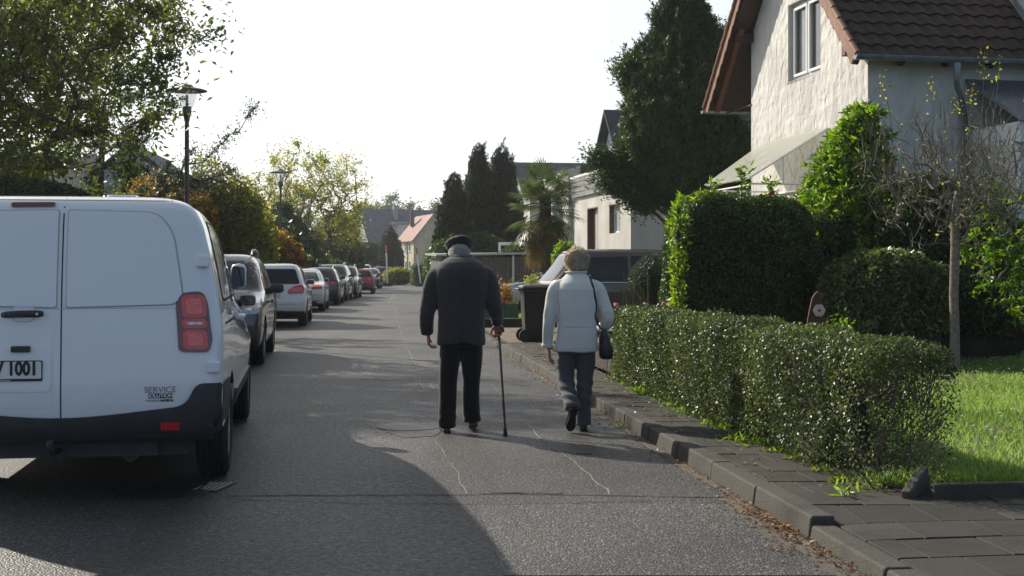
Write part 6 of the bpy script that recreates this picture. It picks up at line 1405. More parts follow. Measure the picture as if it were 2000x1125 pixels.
# cane
cn = thing('walking_stick', 'dark wooden walking stick with curved handle in the man\'s right hand', 'walking stick', (0, 0, 0), 0)
a_ = mn.matrix_basis if False else Matrix.Translation((-.445, 11.52, 0)) @ Matrix.Rotation(R(4), 4, 'Z')
hp = a_ @ Vector((.338, .165, .885)); fp = Vector(((987-1000)/F*11.25, 11.25, .02))
MB().tube([fp+Vector((0, 0, .03)), fp.lerp(hp, .5), hp], [.0095, .011, .012], 12).build('shaft', 'wood_dark', cn, True)
hd = (hp-fp).normalized(); P_, R_ = dens([hp-hd*.01, hp+hd*.03, hp+hd*.045+Vector((.02, -.03, 0)), hp+hd*.03+Vector((.035, -.075, .0)), hp+hd*.0+Vector((.04, -.10, 0))], [.013, .0145, .0145, .014, .012])
MB().tube(P_, R_, 12).build('handle', 'wood_dark', cn, True, 80); MB().tube([fp-Vector((0, 0, .02)), fp+Vector((0, 0, .01)), fp+hd*.05], [.019, .018, .013], 12).build('ferrule', 'rubber', cn, True)

# ---------------- the woman
wm = thing('person', 'elderly woman from behind in cream jacket and grey trousers, short curly hair, mid-step', 'person', (.575, 11.60, 0), R(3))
b = MB(); Tw = head(b, (.0, .07, 1.50), (R(-10), 0), .95, R(8))
limb(b, [(0, .05, 1.44), (0, .03, 1.38), (0, .0, 1.30)], [.048, .052, .07])
loft(b, [(0, 0, .76, .14, .11), (0, 0, .86, .165, .125), (0, 0, .98, .145, .11), (0, 0, 1.10, .15, .115), (0, .01, 1.22, .165, .115), (0, .02, 1.32, .14, .09), (0, .03, 1.37, .06, .05)], 24)
LA = [(-.165, .01, 1.30), (-.205, .0, 1.18), (-.235, -.01, 1.02), (-.25, .02, .88), (-.252, .05, .745)]
RA = [(.165, .01, 1.30), (.21, -.01, 1.18), (.262, -.045, 1.03), (.25, .05, .93), (.215, .17, .90)]
limb(b, LA, [.05, .042, .036, .031, .023]); limb(b, RA, [.05, .042, .036, .031, .023])
hand(b, (-.252, .052, .742), (.12, .10, -1), (1, .2, 0), (0, 1, .1), [(.15, .3, .2), (.2, .35, .25), (.3, .4, .3), (.35, .45, .3), .3], .93, sp=4)
hand(b, (.213, .18, .90), (-.3, 1, .1), (-1, -.2, -.3), (0, 0, 1), [(.8, .9, .6), (.85, .95, .6), (.9, 1, .6), (.95, 1, .6), .7], .9)
LL = [(-.075, 0, .80), (-.085, .04, .62), (-.088, .03, .44), (-.068, -.08, .31), (-.05, -.185, .235)]
RL = [(.075, 0, .80), (.08, .02, .62), (.07, .04, .42), (.06, .02, .22), (.056, .0, .08)]
limb(b, LL, [.08, .066, .052, .046, .036]); limb(b, RL, [.08, .066, .052, .046, .036])
limb(b, [(-.05, -.185, .22), (-.06, -.165, .14), (-.066, -.13, .065)], [.030, .024, .014]); limb(b, [(.056, 0, .08), (.056, .04, .045), (.058, .13, .03)], [.034, .032, .022])
fuse(b, 'body', 'skin', wm, .006, 2)
hm = MB(); ball(hm, (0, -.022, .028), (.112, .122, .110), 22); ball(hm, (0, -.055, -.035), (.092, .078, .07), 16); hm2 = MB(); hm2.add(hm.v, hm.f, Tw)
hr = fuse(hm2, 'hair', 'hair_blond', wm, .007, 2, wrinkle=lambda co: lump(co, 38, 2)*.009+lump(co, 90, 4)*.003)
def surf(o, n, rg):
    me = o.data; nv = len(me.vertices); co = np.empty(nv*3); no = np.empty(nv*3); me.vertices.foreach_get('co', co); me.vertices.foreach_get('normal', no); k = rg.integers(0, nv, n); return co.reshape(-1, 3)[k], no.reshape(-1, 3)[k]
P, Nn = surf(hr, 9000, rg); k_ = P[:, 1] < .17; P = P[k_]; Nn = Nn[k_]
sw = np.stack([lump(P, 24, 7), lump(P, 24, 8), lump(P, 24, 9)], 1); tang = nrm(np.cross(Nn, nrm(sw+np.array([.3, 0, .1]))))*.8+Nn*.45+np.array([0, 0, -.35]); strands('strands', hr, P, tang, .024, .0011, 'hair_strand', 6)
j = MB()
loft(j, [(0, .0, .705, .188, .148, 2.6), (0, .0, .73, .189, .150, 2.6), (0, -.005, .85, .182, .148, 2.6), (0, -.005, .98, .174, .140, 2.6), (0, -.01, 1.08, .178, .136, 2.6), (0, -.01, 1.18, .188, .136, 2.5), (0, -.01, 1.26, .196, .137, 2.2), (0, .0, 1.315, .168, .122, 2.1), (0, .015, 1.355, .130, .10, 2.1), (0, .03, 1.395, .088, .080, 2), (0, .04, 1.425, .068, .070, 2)], 36)
limb(j, [(-.115, .01, 1.315), (-.185, .0, 1.262), (-.210, .0, 1.18), (-.232, -.012, 1.08), (-.248, .0, .95), (-.256, .03, .83), (-.256, .048, .755)], [.045, .069, .066, .060, .056, .051, .048], 20)
limb(j, [(.115, .01, 1.315), (.185, .0, 1.262), (.218, -.015, 1.18), (.245, -.035, 1.10), (.272, -.045, 1.02), (.262, .02, .945), (.235, .12, .91)], [.045, .069, .067, .063, .060, .054, .048], 20)
def ww(co):
    z = co[:, 2]; f = wr_jacket(.0042, 15, 1.0)(co)+.004*np.sin(co[:, 0]*28+1)*np.clip((1.0-z)*3, 0, 1)
    el = np.exp(-((z-1.0)/.09)**2)*(co[:, 0] > .2); f += el*np.sin(z*85+co[:, 1]*75)*.003
    la = (co[:, 0] < -.2)*np.exp(-((z-.98)/.2)**2); f += la*np.sin(z*38+co[:, 1]*50)*.002; f += -.003*np.exp(-((z-.925)/.006)**2)*(np.abs(co[:, 0]) < .19); return f
jo = fuse(j, 'jacket', 'jacket_cream', wm, .008, 12, wrinkle=ww)
cut = jo.data; bb = BVHTree.FromPolygons([v_.co for v_ in cut.vertices], [p_.vertices for p_ in cut.polygons])
PN = lambda nm, ol, mt='jacket_seam', off=.0012: panel(nm, bb, ol, (0, 0, 0), (1, 0, 0), (0, 0, 1), (0, 1, 0), mt, jo, off=off, back=0, res=.03)
PN('waist_seam', rect(-.165, .170, .923, .927, .001)); PN('hem_seam', rect(-.18, .18, .738, .7405, .001))
for s_ in (-1, 1): PN('armhole_seam', smoothpoly([(s_*.158, 1.05), (s_*.1615, 1.05), (s_*.180, 1.20), (s_*.165, 1.34), (s_*.161, 1.34), (s_*.176, 1.20)], .02))
co_ = MB(); P_ = [(.078*math.sin(a), .036-.072*math.cos(a), 1.412) for a in [R(x) for x in range(-125, 126, 12)]]; co_.tube(P_, [(.009, .028)]*len(P_), 10); fuse(co_, 'collar', 'jacket_cream', jo, .006, 2)
cu = MB(); cu.tube([(-.256, .046, .775), (-.256, .052, .745)], [.055, .054], 20); fuse(cu, 'cuff', 'jacket_cream', jo, .006, 1)
t = MB()
loft(t, [(0, 0, .86, .155, .12), (0, 0, .78, .165, .135), (0, 0, .70, .160, .13, 2.4)], 30)
limb(t, [(-.075, 0, .78), (-.088, .035, .64), (-.090, .035, .46), (-.072, -.06, .33), (-.053, -.165, .25), (-.050, -.19, .215)], [.088, .082, .074, .070, .070, .072], 22)
limb(t, [(.075, 0, .78), (.085, .02, .64), (.076, .04, .44), (.062, .03, .24), (.056, .005, .10), (.056, .0, .05)], [.088, .082, .074, .070, .072, .074], 22)
fuse(t, 'trousers', 'trouser_grey', wm, .008, 3, wrinkle=lambda co: lump(co*np.array([1, 1, .45]), 13, 28)*.007+np.exp(-((co[:, 2]-.33)/.14)**2)*np.sin(co[:, 2]*65+co[:, 0]*30+co[:, 1]*30)*.006)
shoe('shoe', wm, (-.050, -.262, .218), (-.085, .528, -.845), (0, .8, .5), .25, .042); shoe('shoe', wm, (.055, -.055, 0), (.08, 1, 0), (0, 0, 1), .25, .042)
MB().tube([(-.262, .14-.075, .70), (-.256, .14-.075, .70)], .003, 6)
# shoulder bag
bg_ = thing('shoulder_bag', 'black shoulder bag hanging at the woman\'s right hip', 'bag', (.575, 11.60, 0), R(3))
m = MB(); loft(m, [(.262, .0, .64, .045, .085, 3), (.262, .0, .66, .062, .105, 3), (.255, .0, .74, .060, .115, 3), (.245, .0, .84, .042, .105, 3), (.236, .0, .90, .020, .09, 3)], 26)
fuse(m, 'pouch', 'leather_black', bg_, .008, 3, wrinkle=lambda co: lump(co, 20, 4)*.004)
hits = []
for x, z in ((.21, .92), (.185, 1.0), (.165, 1.1), (.15, 1.2), (.135, 1.28), (.12, 1.33)):
    h = bb.ray_cast(Vector((x, -1, z)), Vector((0, 1, 0)))[0] or bb.find_nearest(Vector((x, -.1, z)))[0]; hits.append(h+Vector((0, -.006, 0)))
h2 = [Vector((.115, .02, 1.385)), Vector((.13, .10, 1.33)), Vector((.16, .15, 1.15)), Vector((.21, .15, .95)), Vector((.235, .06, .90))]
P_, R_ = dens([Vector((.235, -.05, .89))]+hits+h2, [.006]*(len(hits)+6)); MB().tube(P_, [(.010, .003)]*len(P_), 8).build('strap', 'leather_black', bg_, True, 80)
# ------------------------------------------------------------------ vegetation
LG = lambda n, a, b, c, tr=.4, ro=.42, sp=.5: M.__setitem__(n, leafmat(n, [a, b, c], tr, ro, sp))
LG('leaf_hedge', (.016, .030, .010), (.044, .074, .020), (.14, .17, .045), .34, .42, .5)
LG('leaf_dark', (.018, .038, .010), (.040, .078, .018), (.11, .16, .03), .35, .40, .5)
LG('leaf_bright', (.045, .10, .012), (.12, .21, .022), (.26, .34, .045), .5, .4)
LG('leaf_mid', (.025, .05, .012), (.055, .095, .02), (.13, .16, .035), .4, .4)
LG('leaf_tree', (.042, .065, .015), (.09, .12, .022), (.26, .25, .045), .5, .45)
LG('leaf_yellow', (.10, .12, .025), (.22, .24, .05), (.42, .36, .07), .6, .5)
LG('leaf_autumn', (.12, .07, .02), (.27, .15, .035), (.42, .30, .06), .55, .5)
LG('leaf_mixed', (.06, .085, .02), (.14, .17, .035), (.34, .27, .05), .55, .5)
LG('needle_dark', (.008, .018, .010), (.018, .036, .014), (.05, .075, .018), .15, .5, .3)
LG('needle_mid', (.019, .040, .015), (.042, .080, .022), (.10, .14, .035), .2, .5, .3)
LG('needle_grey', (.03, .045, .03), (.06, .085, .05), (.12, .15, .07), .2, .45, .4)
LG('rhodo', (.025, .05, .012), (.06, .10, .025), (.22, .22, .08), .35, .35, .6)
LG('palm_leaf', (.030, .05, .012), (.06, .10, .022), (.14, .16, .04), .4, .35, .6)
LG('palm_dry', (.09, .06, .025), (.20, .13, .04), (.30, .20, .06), .35, .6)
M['fibre'] = simple('fibre', (.07, .045, .03), .95, var=.5, scale=30, bump=1, bscale=60)
# long low hedge along the pavement
def thin_near(P, rg):
    a = np.clip((P[:, 1]+4.05)/.9, 0, 1); b = np.clip((P[:, 1]+3.0)/1.6, 0, 1); low = np.clip(P[:, 2]/.5, 0, 1)
    return rg.random(len(P)) < (.12+.88*np.maximum(a*.55+b*.45, (P[:, 2] > .7)*.8))*(.55+.45*low)
hedge('low_hedge', 'long low clipped hedge with small glossy leaves along the narrow pavement', 'hedge', (1.93, 11.80, .08), math.atan(.116), (.275, 4.0, .44), 170000, .026, 'leaf_hedge', 21, r=.10, depth=.055, lumpf=2.9, lumpa=.05, core=.10, mixr=.9, twigs=2200, short=.9, gapf=thin_near, bias=.02)
hedge('tall_hedge', 'tall dark clipped hedge with rounded top, left one beside the brown car', 'hedge', (3.46, 19.9, .08), R(4), (1.06, .75, 1.2), 80000, .055, 'leaf_dark', 22, r=.55, depth=.10, lumpf=2.6, lumpa=.10, core=.16, mixr=.6, twigs=260)
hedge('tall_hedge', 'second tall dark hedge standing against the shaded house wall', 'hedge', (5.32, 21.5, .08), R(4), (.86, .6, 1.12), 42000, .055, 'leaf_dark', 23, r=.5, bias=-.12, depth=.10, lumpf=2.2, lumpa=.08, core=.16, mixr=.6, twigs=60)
hedge('tall_hedge', 'dark hedge with sloping rounded end behind the roof of the white van', 'hedge', (-7.5, 16.2, 0), R(5), (2.25, .9, 1.26), 60000, .05, 'needle_dark', 24, r=.5, depth=.06, lumpf=1.2, lumpa=.07, core=.12)
conifer('leafy_shrub', 'slender shrub of fresh bright green shoots at the end of the tall hedge', 'shrub', (2.44, 19.15, .08), [(.1, .14), (.8, .16), (1.5, .12), (2.0, .14), (2.38, .05)], 850, .11, 'leaf_bright', 31, core=.2, lumpa=.5, outw=.9, upw=.7, asp=.33, depth=.5, trunk_r=.02)
for i, (px, pt, D) in enumerate(((1388, 352, 19.6), (1446, 322, 19.7), (1360, 375, 19.5), (1500, 350, 19.9))):
    t = thing('leafy_shoot', ['pair of bright green shoots rising above the tall hedge', 'tallest bright green shoot above the tall hedge before the canopy', 'short leafy shoot at the left corner of the tall hedge top', 'rose stem with a red bloom above the tall hedge'][i], 'shoot', ((px-1000)/F*D, D, 2.3), 0)
    h = zat(pt, D)-2.3; m = MB(); m.tube([(0, 0, -.3), (.02, 0, h*.5), (0, 0, h)], [.012, .008, .003], 5); m.tube([(0, 0, -.3), (.1, 0, h*.3), (.16, 0, h*.7)], [.01, .006, .003], 5); m.build('stem', 'twig', t)
    rg = np.random.default_rng(40+i); n = 110; z = rg.uniform(0, h, n); P = np.stack([rg.normal(size=n)*.02+np.where(rg.random(n) < .35, .06+z*.12, 0), rg.normal(size=n)*.02, z], 1); D_ = rg.normal(size=(n, 3)); D_[:, 2] = .5
    quads('foliage', leaf_quads(P, None, .11, .035, axis=nrm(D_), aspread=.2, rg=rg), rg.random(n), 'leaf_bright', t)
    if i == 3: m = MB(); ball(m, (.04, -.03, h*.55), (.05, .05, .045), 10); m.build('bloom', 'rose_red', t, True) if 'rose_red' in M else (M.__setitem__('rose_red', simple('rose_red', (.35, .01, .015), .6, var=.4, scale=30)), m.build('bloom', 'rose_red', t, True))
conifer('leafy_shrub', 'vivid green broadleaf shrub climbing the corner of the stucco house', 'shrub', (5.35, 21.75, .08), [(.9, .6), (1.5, .95), (2.3, .85), (3.0, .62), (3.6, .38), (4.05, .12)], 15000, .13, 'leaf_bright', 32, core=.5, outw=1.0, upw=.1, asp=.42, depth=.3, lumpa=.3, lumpf=3.5, trunk_r=.05, lean=(.45, 0), bias=.05, tufts=90, tuftl=.3)
bush('rhododendron_bush', 'broad dome-shaped bush with pale-tipped leaves behind the long low hedge', 'bush', (5.30, 18.6, .08), (.95, .9, .95), 24000, .085, 'rhodo', 33, lumpa=.08, depth=.06, core=.86, asp=.42, zc=.68, mixr=.9)
bush('pine_bush', 'grey-green dwarf pine with dense rounded crown beside the brown car', 'bush', (2.66, 22.2, .08), (.66, .6, .50), 16000, .07, 'needle_grey', 34, p=2.0, lumpa=.06, depth=.05, core=.88, asp=.16, zc=1.12, spread=1.5, up=.6)
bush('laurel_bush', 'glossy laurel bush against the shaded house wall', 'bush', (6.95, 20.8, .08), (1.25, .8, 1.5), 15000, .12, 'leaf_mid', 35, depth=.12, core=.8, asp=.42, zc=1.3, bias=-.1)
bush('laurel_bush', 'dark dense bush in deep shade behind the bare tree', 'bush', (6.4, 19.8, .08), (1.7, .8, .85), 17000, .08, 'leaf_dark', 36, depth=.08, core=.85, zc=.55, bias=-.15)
rg = np.random.default_rng(37)
tree('forsythia_bush', 'loose shrub with pale green hanging leaves at the right edge', 'bush', (7.15, 17.6, .08), ellip_targets(130, (-.2, 0, 1.55), (1.0, .6, 1.0), rg), [(0, 0, 0), (0, 0, .25), (0, 0, .4)], 'leaf_bright', 'bark_pale', 16, .11, .09, .006, 38, .42, None, -.4, expo=.42, bias=-.15)
# bare pruned tree
rg = np.random.default_rng(51); tg = ellip_targets(270, (.08, .1, 2.5), (1.42, 1.0, .95), rg, .42, 1.5)
bt = tree('pruned_tree', 'small bare pruned tree with knotted spreading twigs on the lawn', 'tree', (5.83, 17.2, .09), tg, [(0, 0, 0), (.005, 0, .5), (-.01, 0, 1.0), (0, 0, 1.3), (.01, 0, 1.65), (.0, 0, 2.0), (.03, 0, 2.3)], 'leaf_yellow', 'bark_pale', 0, r0=.0047, seed=52, expo=.46, curl=.16)
m = MB()
for q in tg:
    for k_ in range(3):
        a = Vector(q)+Vector(rg.normal(size=3)*.05); up_ = Vector((rg.normal()*.35+q[0]*.3, rg.normal()*.35, 1 if rg.random() < .85 else -.2)).normalized(); L_ = rg.uniform(.10, .38)
        m.tube([a, a+up_*L_*.5+Vector(rg.normal(size=3)*.01), a+up_*L_], [.0065, .005, .0025], 4, False)
for x, zt in ((.35, 4.25), (.52, 4.15), (.18, 3.75), (-.35, 3.85), (.05, 3.6), (1.0, 3.6), (-.95, 3.9)):
    a = Vector((x*.85, 0, 2.9)); e_ = Vector((x+rg.normal()*.05, 0, zt)); m.tube([a, a.lerp(e_, .5)+Vector((.03, 0, 0)), e_], [.008, .005, .002], 4, False)
    n = 22; P = np.array([list(a.lerp(e_, u)) for u in np.linspace(.72, 1, n)])+rg.normal(size=(n, 3))*.035
    quads('leaves', leaf_quads(P, None, .045, .03, rg=rg), rg.random(n), 'leaf_yellow', bt)
m.build('twigs', 'bark_pale', bt)
P = tg[rg.choice(len(tg), 240)]+rg.normal(size=(240, 3))*.1; quads('leaves', leaf_quads(P, None, .05, .03, rg=rg), rg.random(240), 'leaf_yellow', bt)
# big evergreen between the houses
conifer('conifer_tree', 'huge dark evergreen tree between the stucco house and the flat-roofed house', 'tree', (4.42, 34.0, 0), [(2.9, .35), (3.4, 1.0), (4.2, 1.55), (5.0, 1.62), (6.0, 1.42), (7.1, 1.12), (8.0, .72), (8.7, .4), (9.3, .08)], 75000, .13, 'needle_mid', 61, lumpa=.22, lumpf=1.9, asp=.26, outw=.45, upw=1.0, depth=.13, trunk_r=.2, core=.74, trunkh=3.4, bias=.02, tufts=900, tuftl=.42)
rg = np.random.default_rng(62); m_ = bpy.data.objects['conifer_tree']
for (ex, ey, ez) in ((-1.95, -.4, 3.7), (-2.2, 0, 4.3), (-1.3, -.5, 3.3), (2.0, -.3, 3.9), (-1.5, -.3, 6.6), (1.2, -.3, 7.4)):
    n = 2600; P = np.array([0, 0, ez-.7])+(np.array([ex, ey, ez])-np.array([0, 0, ez-.7]))*rg.uniform(.55, 1.02, (n, 1))**.7+rg.normal(size=(n, 3))*np.array([.20, .2, .17]); D_ = np.tile(nrm(np.array([[ex, ey, .9]])), (n, 1))
    quads('branch', leaf_quads(P, None, .14, .04, axis=D_, aspread=.5, rg=rg), np.clip(rndvals(P, 2, 5, rg), 0, 1), 'needle_mid', m_)
    MB().tube([(0, 0, ez-1.1), (ex*.5, ey*.5, ez-.5), (ex*.9, ey*.9, ez-.05)], [.06, .04, .015], 6).build('limb', 'bark', m_, True)
# cypresses
for i, (px, D, top, r_, lb) in enumerate(((935, 58, 283, .62, 'slim dark columnar cypress, left of the touching pair'), (980, 59, 287, .72, 'fuller dark columnar cypress, right of the touching pair beside the palm'), (888, 56, 342, .62, 'shorter loose cypress standing apart behind the man'))):
    zt = zat(top, D); conifer('cypress_tree', lb, 'tree', ((px-1000)/F*D, D, 0), [(.1, r_*1.0), (zt*.25, r_*1.55), (zt*.5, r_*1.4), (zt*.7, r_*1.0), (zt*.85, r_*.74), (zt*.95, r_*.42), (zt, .08)], 20000, .13, 'needle_dark', 70+i, tufts=260, tuftl=.3, lumpa=.16+.03*i, lumpf=2.0+.3*i, asp=.28, outw=.25, upw=1.2, depth=.08, group='dark cypresses behind the garage', core=.85)
# palm
pm = thing('palm_tree', 'hardy fan palm with green crown and hanging dry fronds over the garage', 'tree', (1.0, 40, 0))
MB().tube([(0, 0, 0), (.03, 0, 1.6), (0, 0, 3.7)], [.15, .16, .20], 12).build('trunk', 'fibre', pm, True)
rg = np.random.default_rng(81)
def frond(kind, az, el, pet, rad, mat):
    d = np.array([math.cos(az)*math.cos(el), math.sin(az)*math.cos(el), math.sin(el)]); sag = -.25 if el > 0 else -.05
    base = np.array([0, 0, 3.35+.5*math.sin(el)]); hub = base+d*pet+np.array([0, 0, sag*pet]); sd = np.cross(d, [0, 0, 1.0]); sd /= np.linalg.norm(sd)+1e-9; nn = np.cross(sd, d); m = MB(); m.tube([base, (base+hub)/2+np.array([0, 0, .04]), hub], [.016, .012, .009], 5, False); V = []
    for k in range(26):
        a = -2.15+4.3*k/25; u = d*math.cos(a)+sd*math.sin(a); L_ = rad*(1-.16*abs(a)/2.1)*rg.uniform(.85, 1.05); w_ = np.cross(u, nn)*.018
        mid = hub+u*L_*.6+nn*.02; tip = hub+u*L_+np.array([0, 0, -.16*rad-(.2*rad if kind else 0)])+rg.normal(size=3)*.02; V += [hub-w_*.3, mid-w_, tip, mid+w_]
    vs = [tuple(v_) for v_ in V]; m.add(vs, [(4*i, 4*i+1, 4*i+2, 4*i+3) for i in range(len(V)//4)])
    o = m.build('frond', mat, pm); a_ = o.data.attributes.new('rnd', 'FLOAT', 'FACE'); a_.data.foreach_set('value', rg.random(len(o.data.polygons)).astype(np.float32)*.6+rg.uniform(0, .4))
for k in range(66): frond(0, rg.uniform(0, 6.28), math.asin(rg.uniform(-.72, .98)), rg.uniform(.45, .85), rg.uniform(.55, .72), 'palm_leaf')
for k in range(18): frond(1, rg.uniform(0, 6.28), math.asin(rg.uniform(-.97, -.6)), rg.uniform(.35, .75), rg.uniform(.5, .65), 'palm_dry' if k % 3 else 'palm_leaf')
for k in range(8): frond(1, rg.uniform(0, 6.28), -1.2, rg.uniform(.8, 1.1), .5, 'palm_dry')
# big tree on the left
rg = np.random.default_rng(91); tg = np.concatenate([ellip_targets(640, (-.2, -.4, 4.4), (3.5, 3.2, 2.4), rg, .5, 2.2, .2, 3), ellip_targets(90, (2.3, -.8, 5.0), (2.6, 2.2, 1.6), rg, .6), ellip_targets(34, (3.6, -.6, 4.9), (1.6, 1.5, 1.5), rg, .6), ellip_targets(150, (-2.2, 0, 5.6), (3, 2.6, 1.9), rg)])
tree('street_tree', 'big spreading tree with sparse green and yellowing leaves, left of the nearest lamp', 'tree', (-9.35, 20.5, 0), tg, [(-.3, 0, 0), (-.2, 0, 1), (0, 0, 2.0), (.3, 0, 2.8)], 'leaf_tree', 'bark', 84, .105, .26, .0052, 92, .42, None, -.35, expo=.50, curl=.10)
rg = np.random.default_rng(93)
tree('street_tree', 'denser dark green tree behind the hedge at the far left edge', 'tree', (-12.6, 24.5, 0), ellip_targets(330, (1.4, 0, 4.2), (4.4, 3, 3.6), rg, .5), [(0, 0, 0), (0, 0, 1.4), (0, 0, 2.6)], 'leaf_tree', 'bark', 80, .15, .42, .011, 94, .5, None, -.2, bias=-.15)
rg = np.random.default_rng(95); tg = np.concatenate([np.array([[1.3+.45*k, -.3*(k % 3), 3.3+.33*k+rg.normal()*.1] for k in range(6)]), np.array([[.8+.35*k, .3, 3.0+.12*k] for k in range(7)]), ellip_targets(90, (-.2, 0, 3.6), (1.9, 1.4, 2.2), rg), ellip_targets(26, (1.6, 0, 3.5), (1.2, .8, .6), rg)])
tree('larch_tree', 'wispy conifer with upswept feathery branches in front of the grey roof', 'tree', (-9.3, 30, 0), tg, [(-.4, 0, 0), (-.3, 0, 1.5), (-.2, 0, 3), (-.1, 0, 4.4)], 'needle_grey', 'bark', 150, .09, .16, .010, 96, .3, None, .5)
# autumn shrubs along the left gardens
for (px, D, zt, rx, mat, lb, n) in ((325, 35, 3.95, 1.5, 'leaf_autumn', 'orange-red autumn shrub just right of the white van roof', 15000), (425, 36, 4.35, 1.35, 'leaf_mixed', 'tall yellow-green autumn bush behind the dark grey suv', 17000), (478, 41, 3.9, 1.0, 'leaf_yellow', 'yellowing bush behind the nearest parked suv roof rail', 9000),
        (530, 47, 2.9, 1.3, 'leaf_autumn', 'low bronze and orange bush below the middle street lamp', 12000), (588, 53, 1.95, .75, 'leaf_mid', 'rounded clipped green bush above the white saloon', 8000), (640, 66, 1.75, 1.5, 'leaf_mid', 'low spreading green hedge plant above the parked suvs', 9000), (655, 88, 3.9, 1.9, 'leaf_mid', 'dark bushy thicket under the airy tree', 12000), (505, 60, 3.9, 2.2, 'leaf_dark', 'dark shrub mass behind the bronze bush', 9000)):
    bush('garden_bush', lb, 'bush', ((px-1000)/F*D, D, 0), (rx, rx*.9, zt*.56), n, .05+.0022*D, mat, int(px), p=2.1, lumpa=.2, lumpf=3, depth=.14, core=.72, zc=zt*.44, mixr=.9, asp=.55)
conifer('fir_tree', 'dark green garden fir below the airy tree', 'tree', (-10.9, 62, 0), [(.2, 1.9), (1.4, 2.0), (2.6, 1.5), (3.6, .9), (4.6, .1)], 16000, .22, 'needle_mid', 101, lumpa=.2, asp=.3, outw=1, upw=-.05)
rg = np.random.default_rng(103); tg = np.concatenate([ellip_targets(420, (0, 0, 6.0), (3.8, 3, 3.4), rg, .5, 2.2, .25, 3), ellip_targets(90, (-1.8, 0, 5.6), (1.9, 1.6, 1.6), rg), ellip_targets(70, (2.0, 0, 4.2), (1.5, 1.6, 1.5), rg)])
tree('airy_tree', 'tall airy tree with thin yellow-green foliage above the parked cars', 'tree', (-12.7, 82, 0), tg, [(0, 0, 0), (.1, 0, 1.4), (.1, 0, 2.6)], 'leaf_yellow', 'bark', 22, .17, .40, .012, 104, .55, None, -.2, expo=.5)
rg = np.random.default_rng(105)
tree('brown_tree', 'smaller tree with brown-orange leaves right of the farthest lamp', 'tree', (-10.9, 86, 0), ellip_targets(60, (0, 0, 3.6), (1.4, 1.3, 1.3), rg), [(0, 0, 0), (0, 0, 1.2), (0, 0, 2)], 'leaf_mixed', 'bark', 60, .19, .35, .014, 106, .6, None, -.2)
# street end: topiary, yew, hedges and flowers
tp = bush('topiary_tree', 'round clipped lollipop tree at the end of the parked row', 'tree', (-13.9, 126, 0), (1.5, 1.4, 1.15), 9000, .14, 'needle_mid', 111, lumpa=.05, depth=.05, core=.86, zc=2.75, zmin=-1, up=.1)
MB().tube([(0, 0, 0), (0, 0, 1.8)], [.12, .1], 8).build('trunk', 'bark', tp, True)
conifer('yew_tree', 'dark upright yew with ragged columns in front of the cream house', 'tree', (-11.35, 122, 0), [(.2, .5), (1.4, 1.0), (2.6, 1.15), (3.8, .85), (4.6, .5), (5.1, .08)], 12000, .22, 'needle_dark', 112, lumpa=.25, lumpf=2.4, core=.7, outw=.3, upw=1.2)
conifer('yew_tree', 'short side column of yew leaning beside the larger dark yew', 'tree', (-10.45, 121, 0), [(.2, .2), (1.4, .42), (2.4, .4), (3.1, .2), (3.6, .04)], 3500, .2, 'needle_dark', 113, core=.7, outw=.3, upw=1.2)
hedge('garden_hedge', 'green garden hedge at the far bend of the street', 'hedge', (-7.1, 108, 0), R(12), (1.15, .9, .85), 7000, .16, 'leaf_mid', 114, r=.3)
bush('garden_bush', 'low bush with purple and yellow flowers at the far bend', 'bush', (-9.6, 110, 0), (1.3, 1, .8), 5000, .14, 'leaf_mixed', 115, lumpa=.2, depth=.15)
bush('garden_bush', 'bright green shrub beside the man\'s cap at the street end', 'bush', ((858-1000)/F*72, 72, 0), (.85, .9, 1.35), 8000, .16, 'leaf_bright', 116, lumpa=.2, depth=.15, bias=-.25, zc=1.2)
bush('garden_bush', 'dark green garden shrubs below the touching cypresses', 'bush', (-1.6, 55, 0), (2.1, 1, 1.5), 16000, .13, 'leaf_mid', 117, lumpa=.25, depth=.15, bias=-.1, zc=1.3)
bush('garden_bush', 'green shrub filling in below the palm and garage roof', 'bush', (.1, 50, 0), (1.2, .8, 1.2), 9000, .13, 'leaf_mid', 118, lumpa=.2, depth=.15, zc=1.0)
bush('garden_bush', 'small shrub with red and orange leaves behind the green planter', 'bush', ((978-1000)/F*31.5, 31.5, .06), (.30, .3, .5), 800, .09, 'leaf_autumn', 119, lumpa=.3, depth=.3, core=0, zc=.62, asp=.5)
bush('garden_bush', 'pale yellow-green feathery shrub in front of the silver car', 'bush', ((1040-1000)/F*33, 33, .06), (.22, .2, .42), 1200, .07, 'leaf_yellow', 120, lumpa=.3, depth=.3, core=0, zc=.85, asp=.3)
bush('garden_bush', 'yellow-green bush behind the brown car roof beneath the palm', 'bush', ((1105-1000)/F*36, 36, .06), (.35, .3, .55), 1500, .14, 'leaf_bright', 121, lumpa=.3, depth=.3, core=0, zc=1.6, asp=.4)
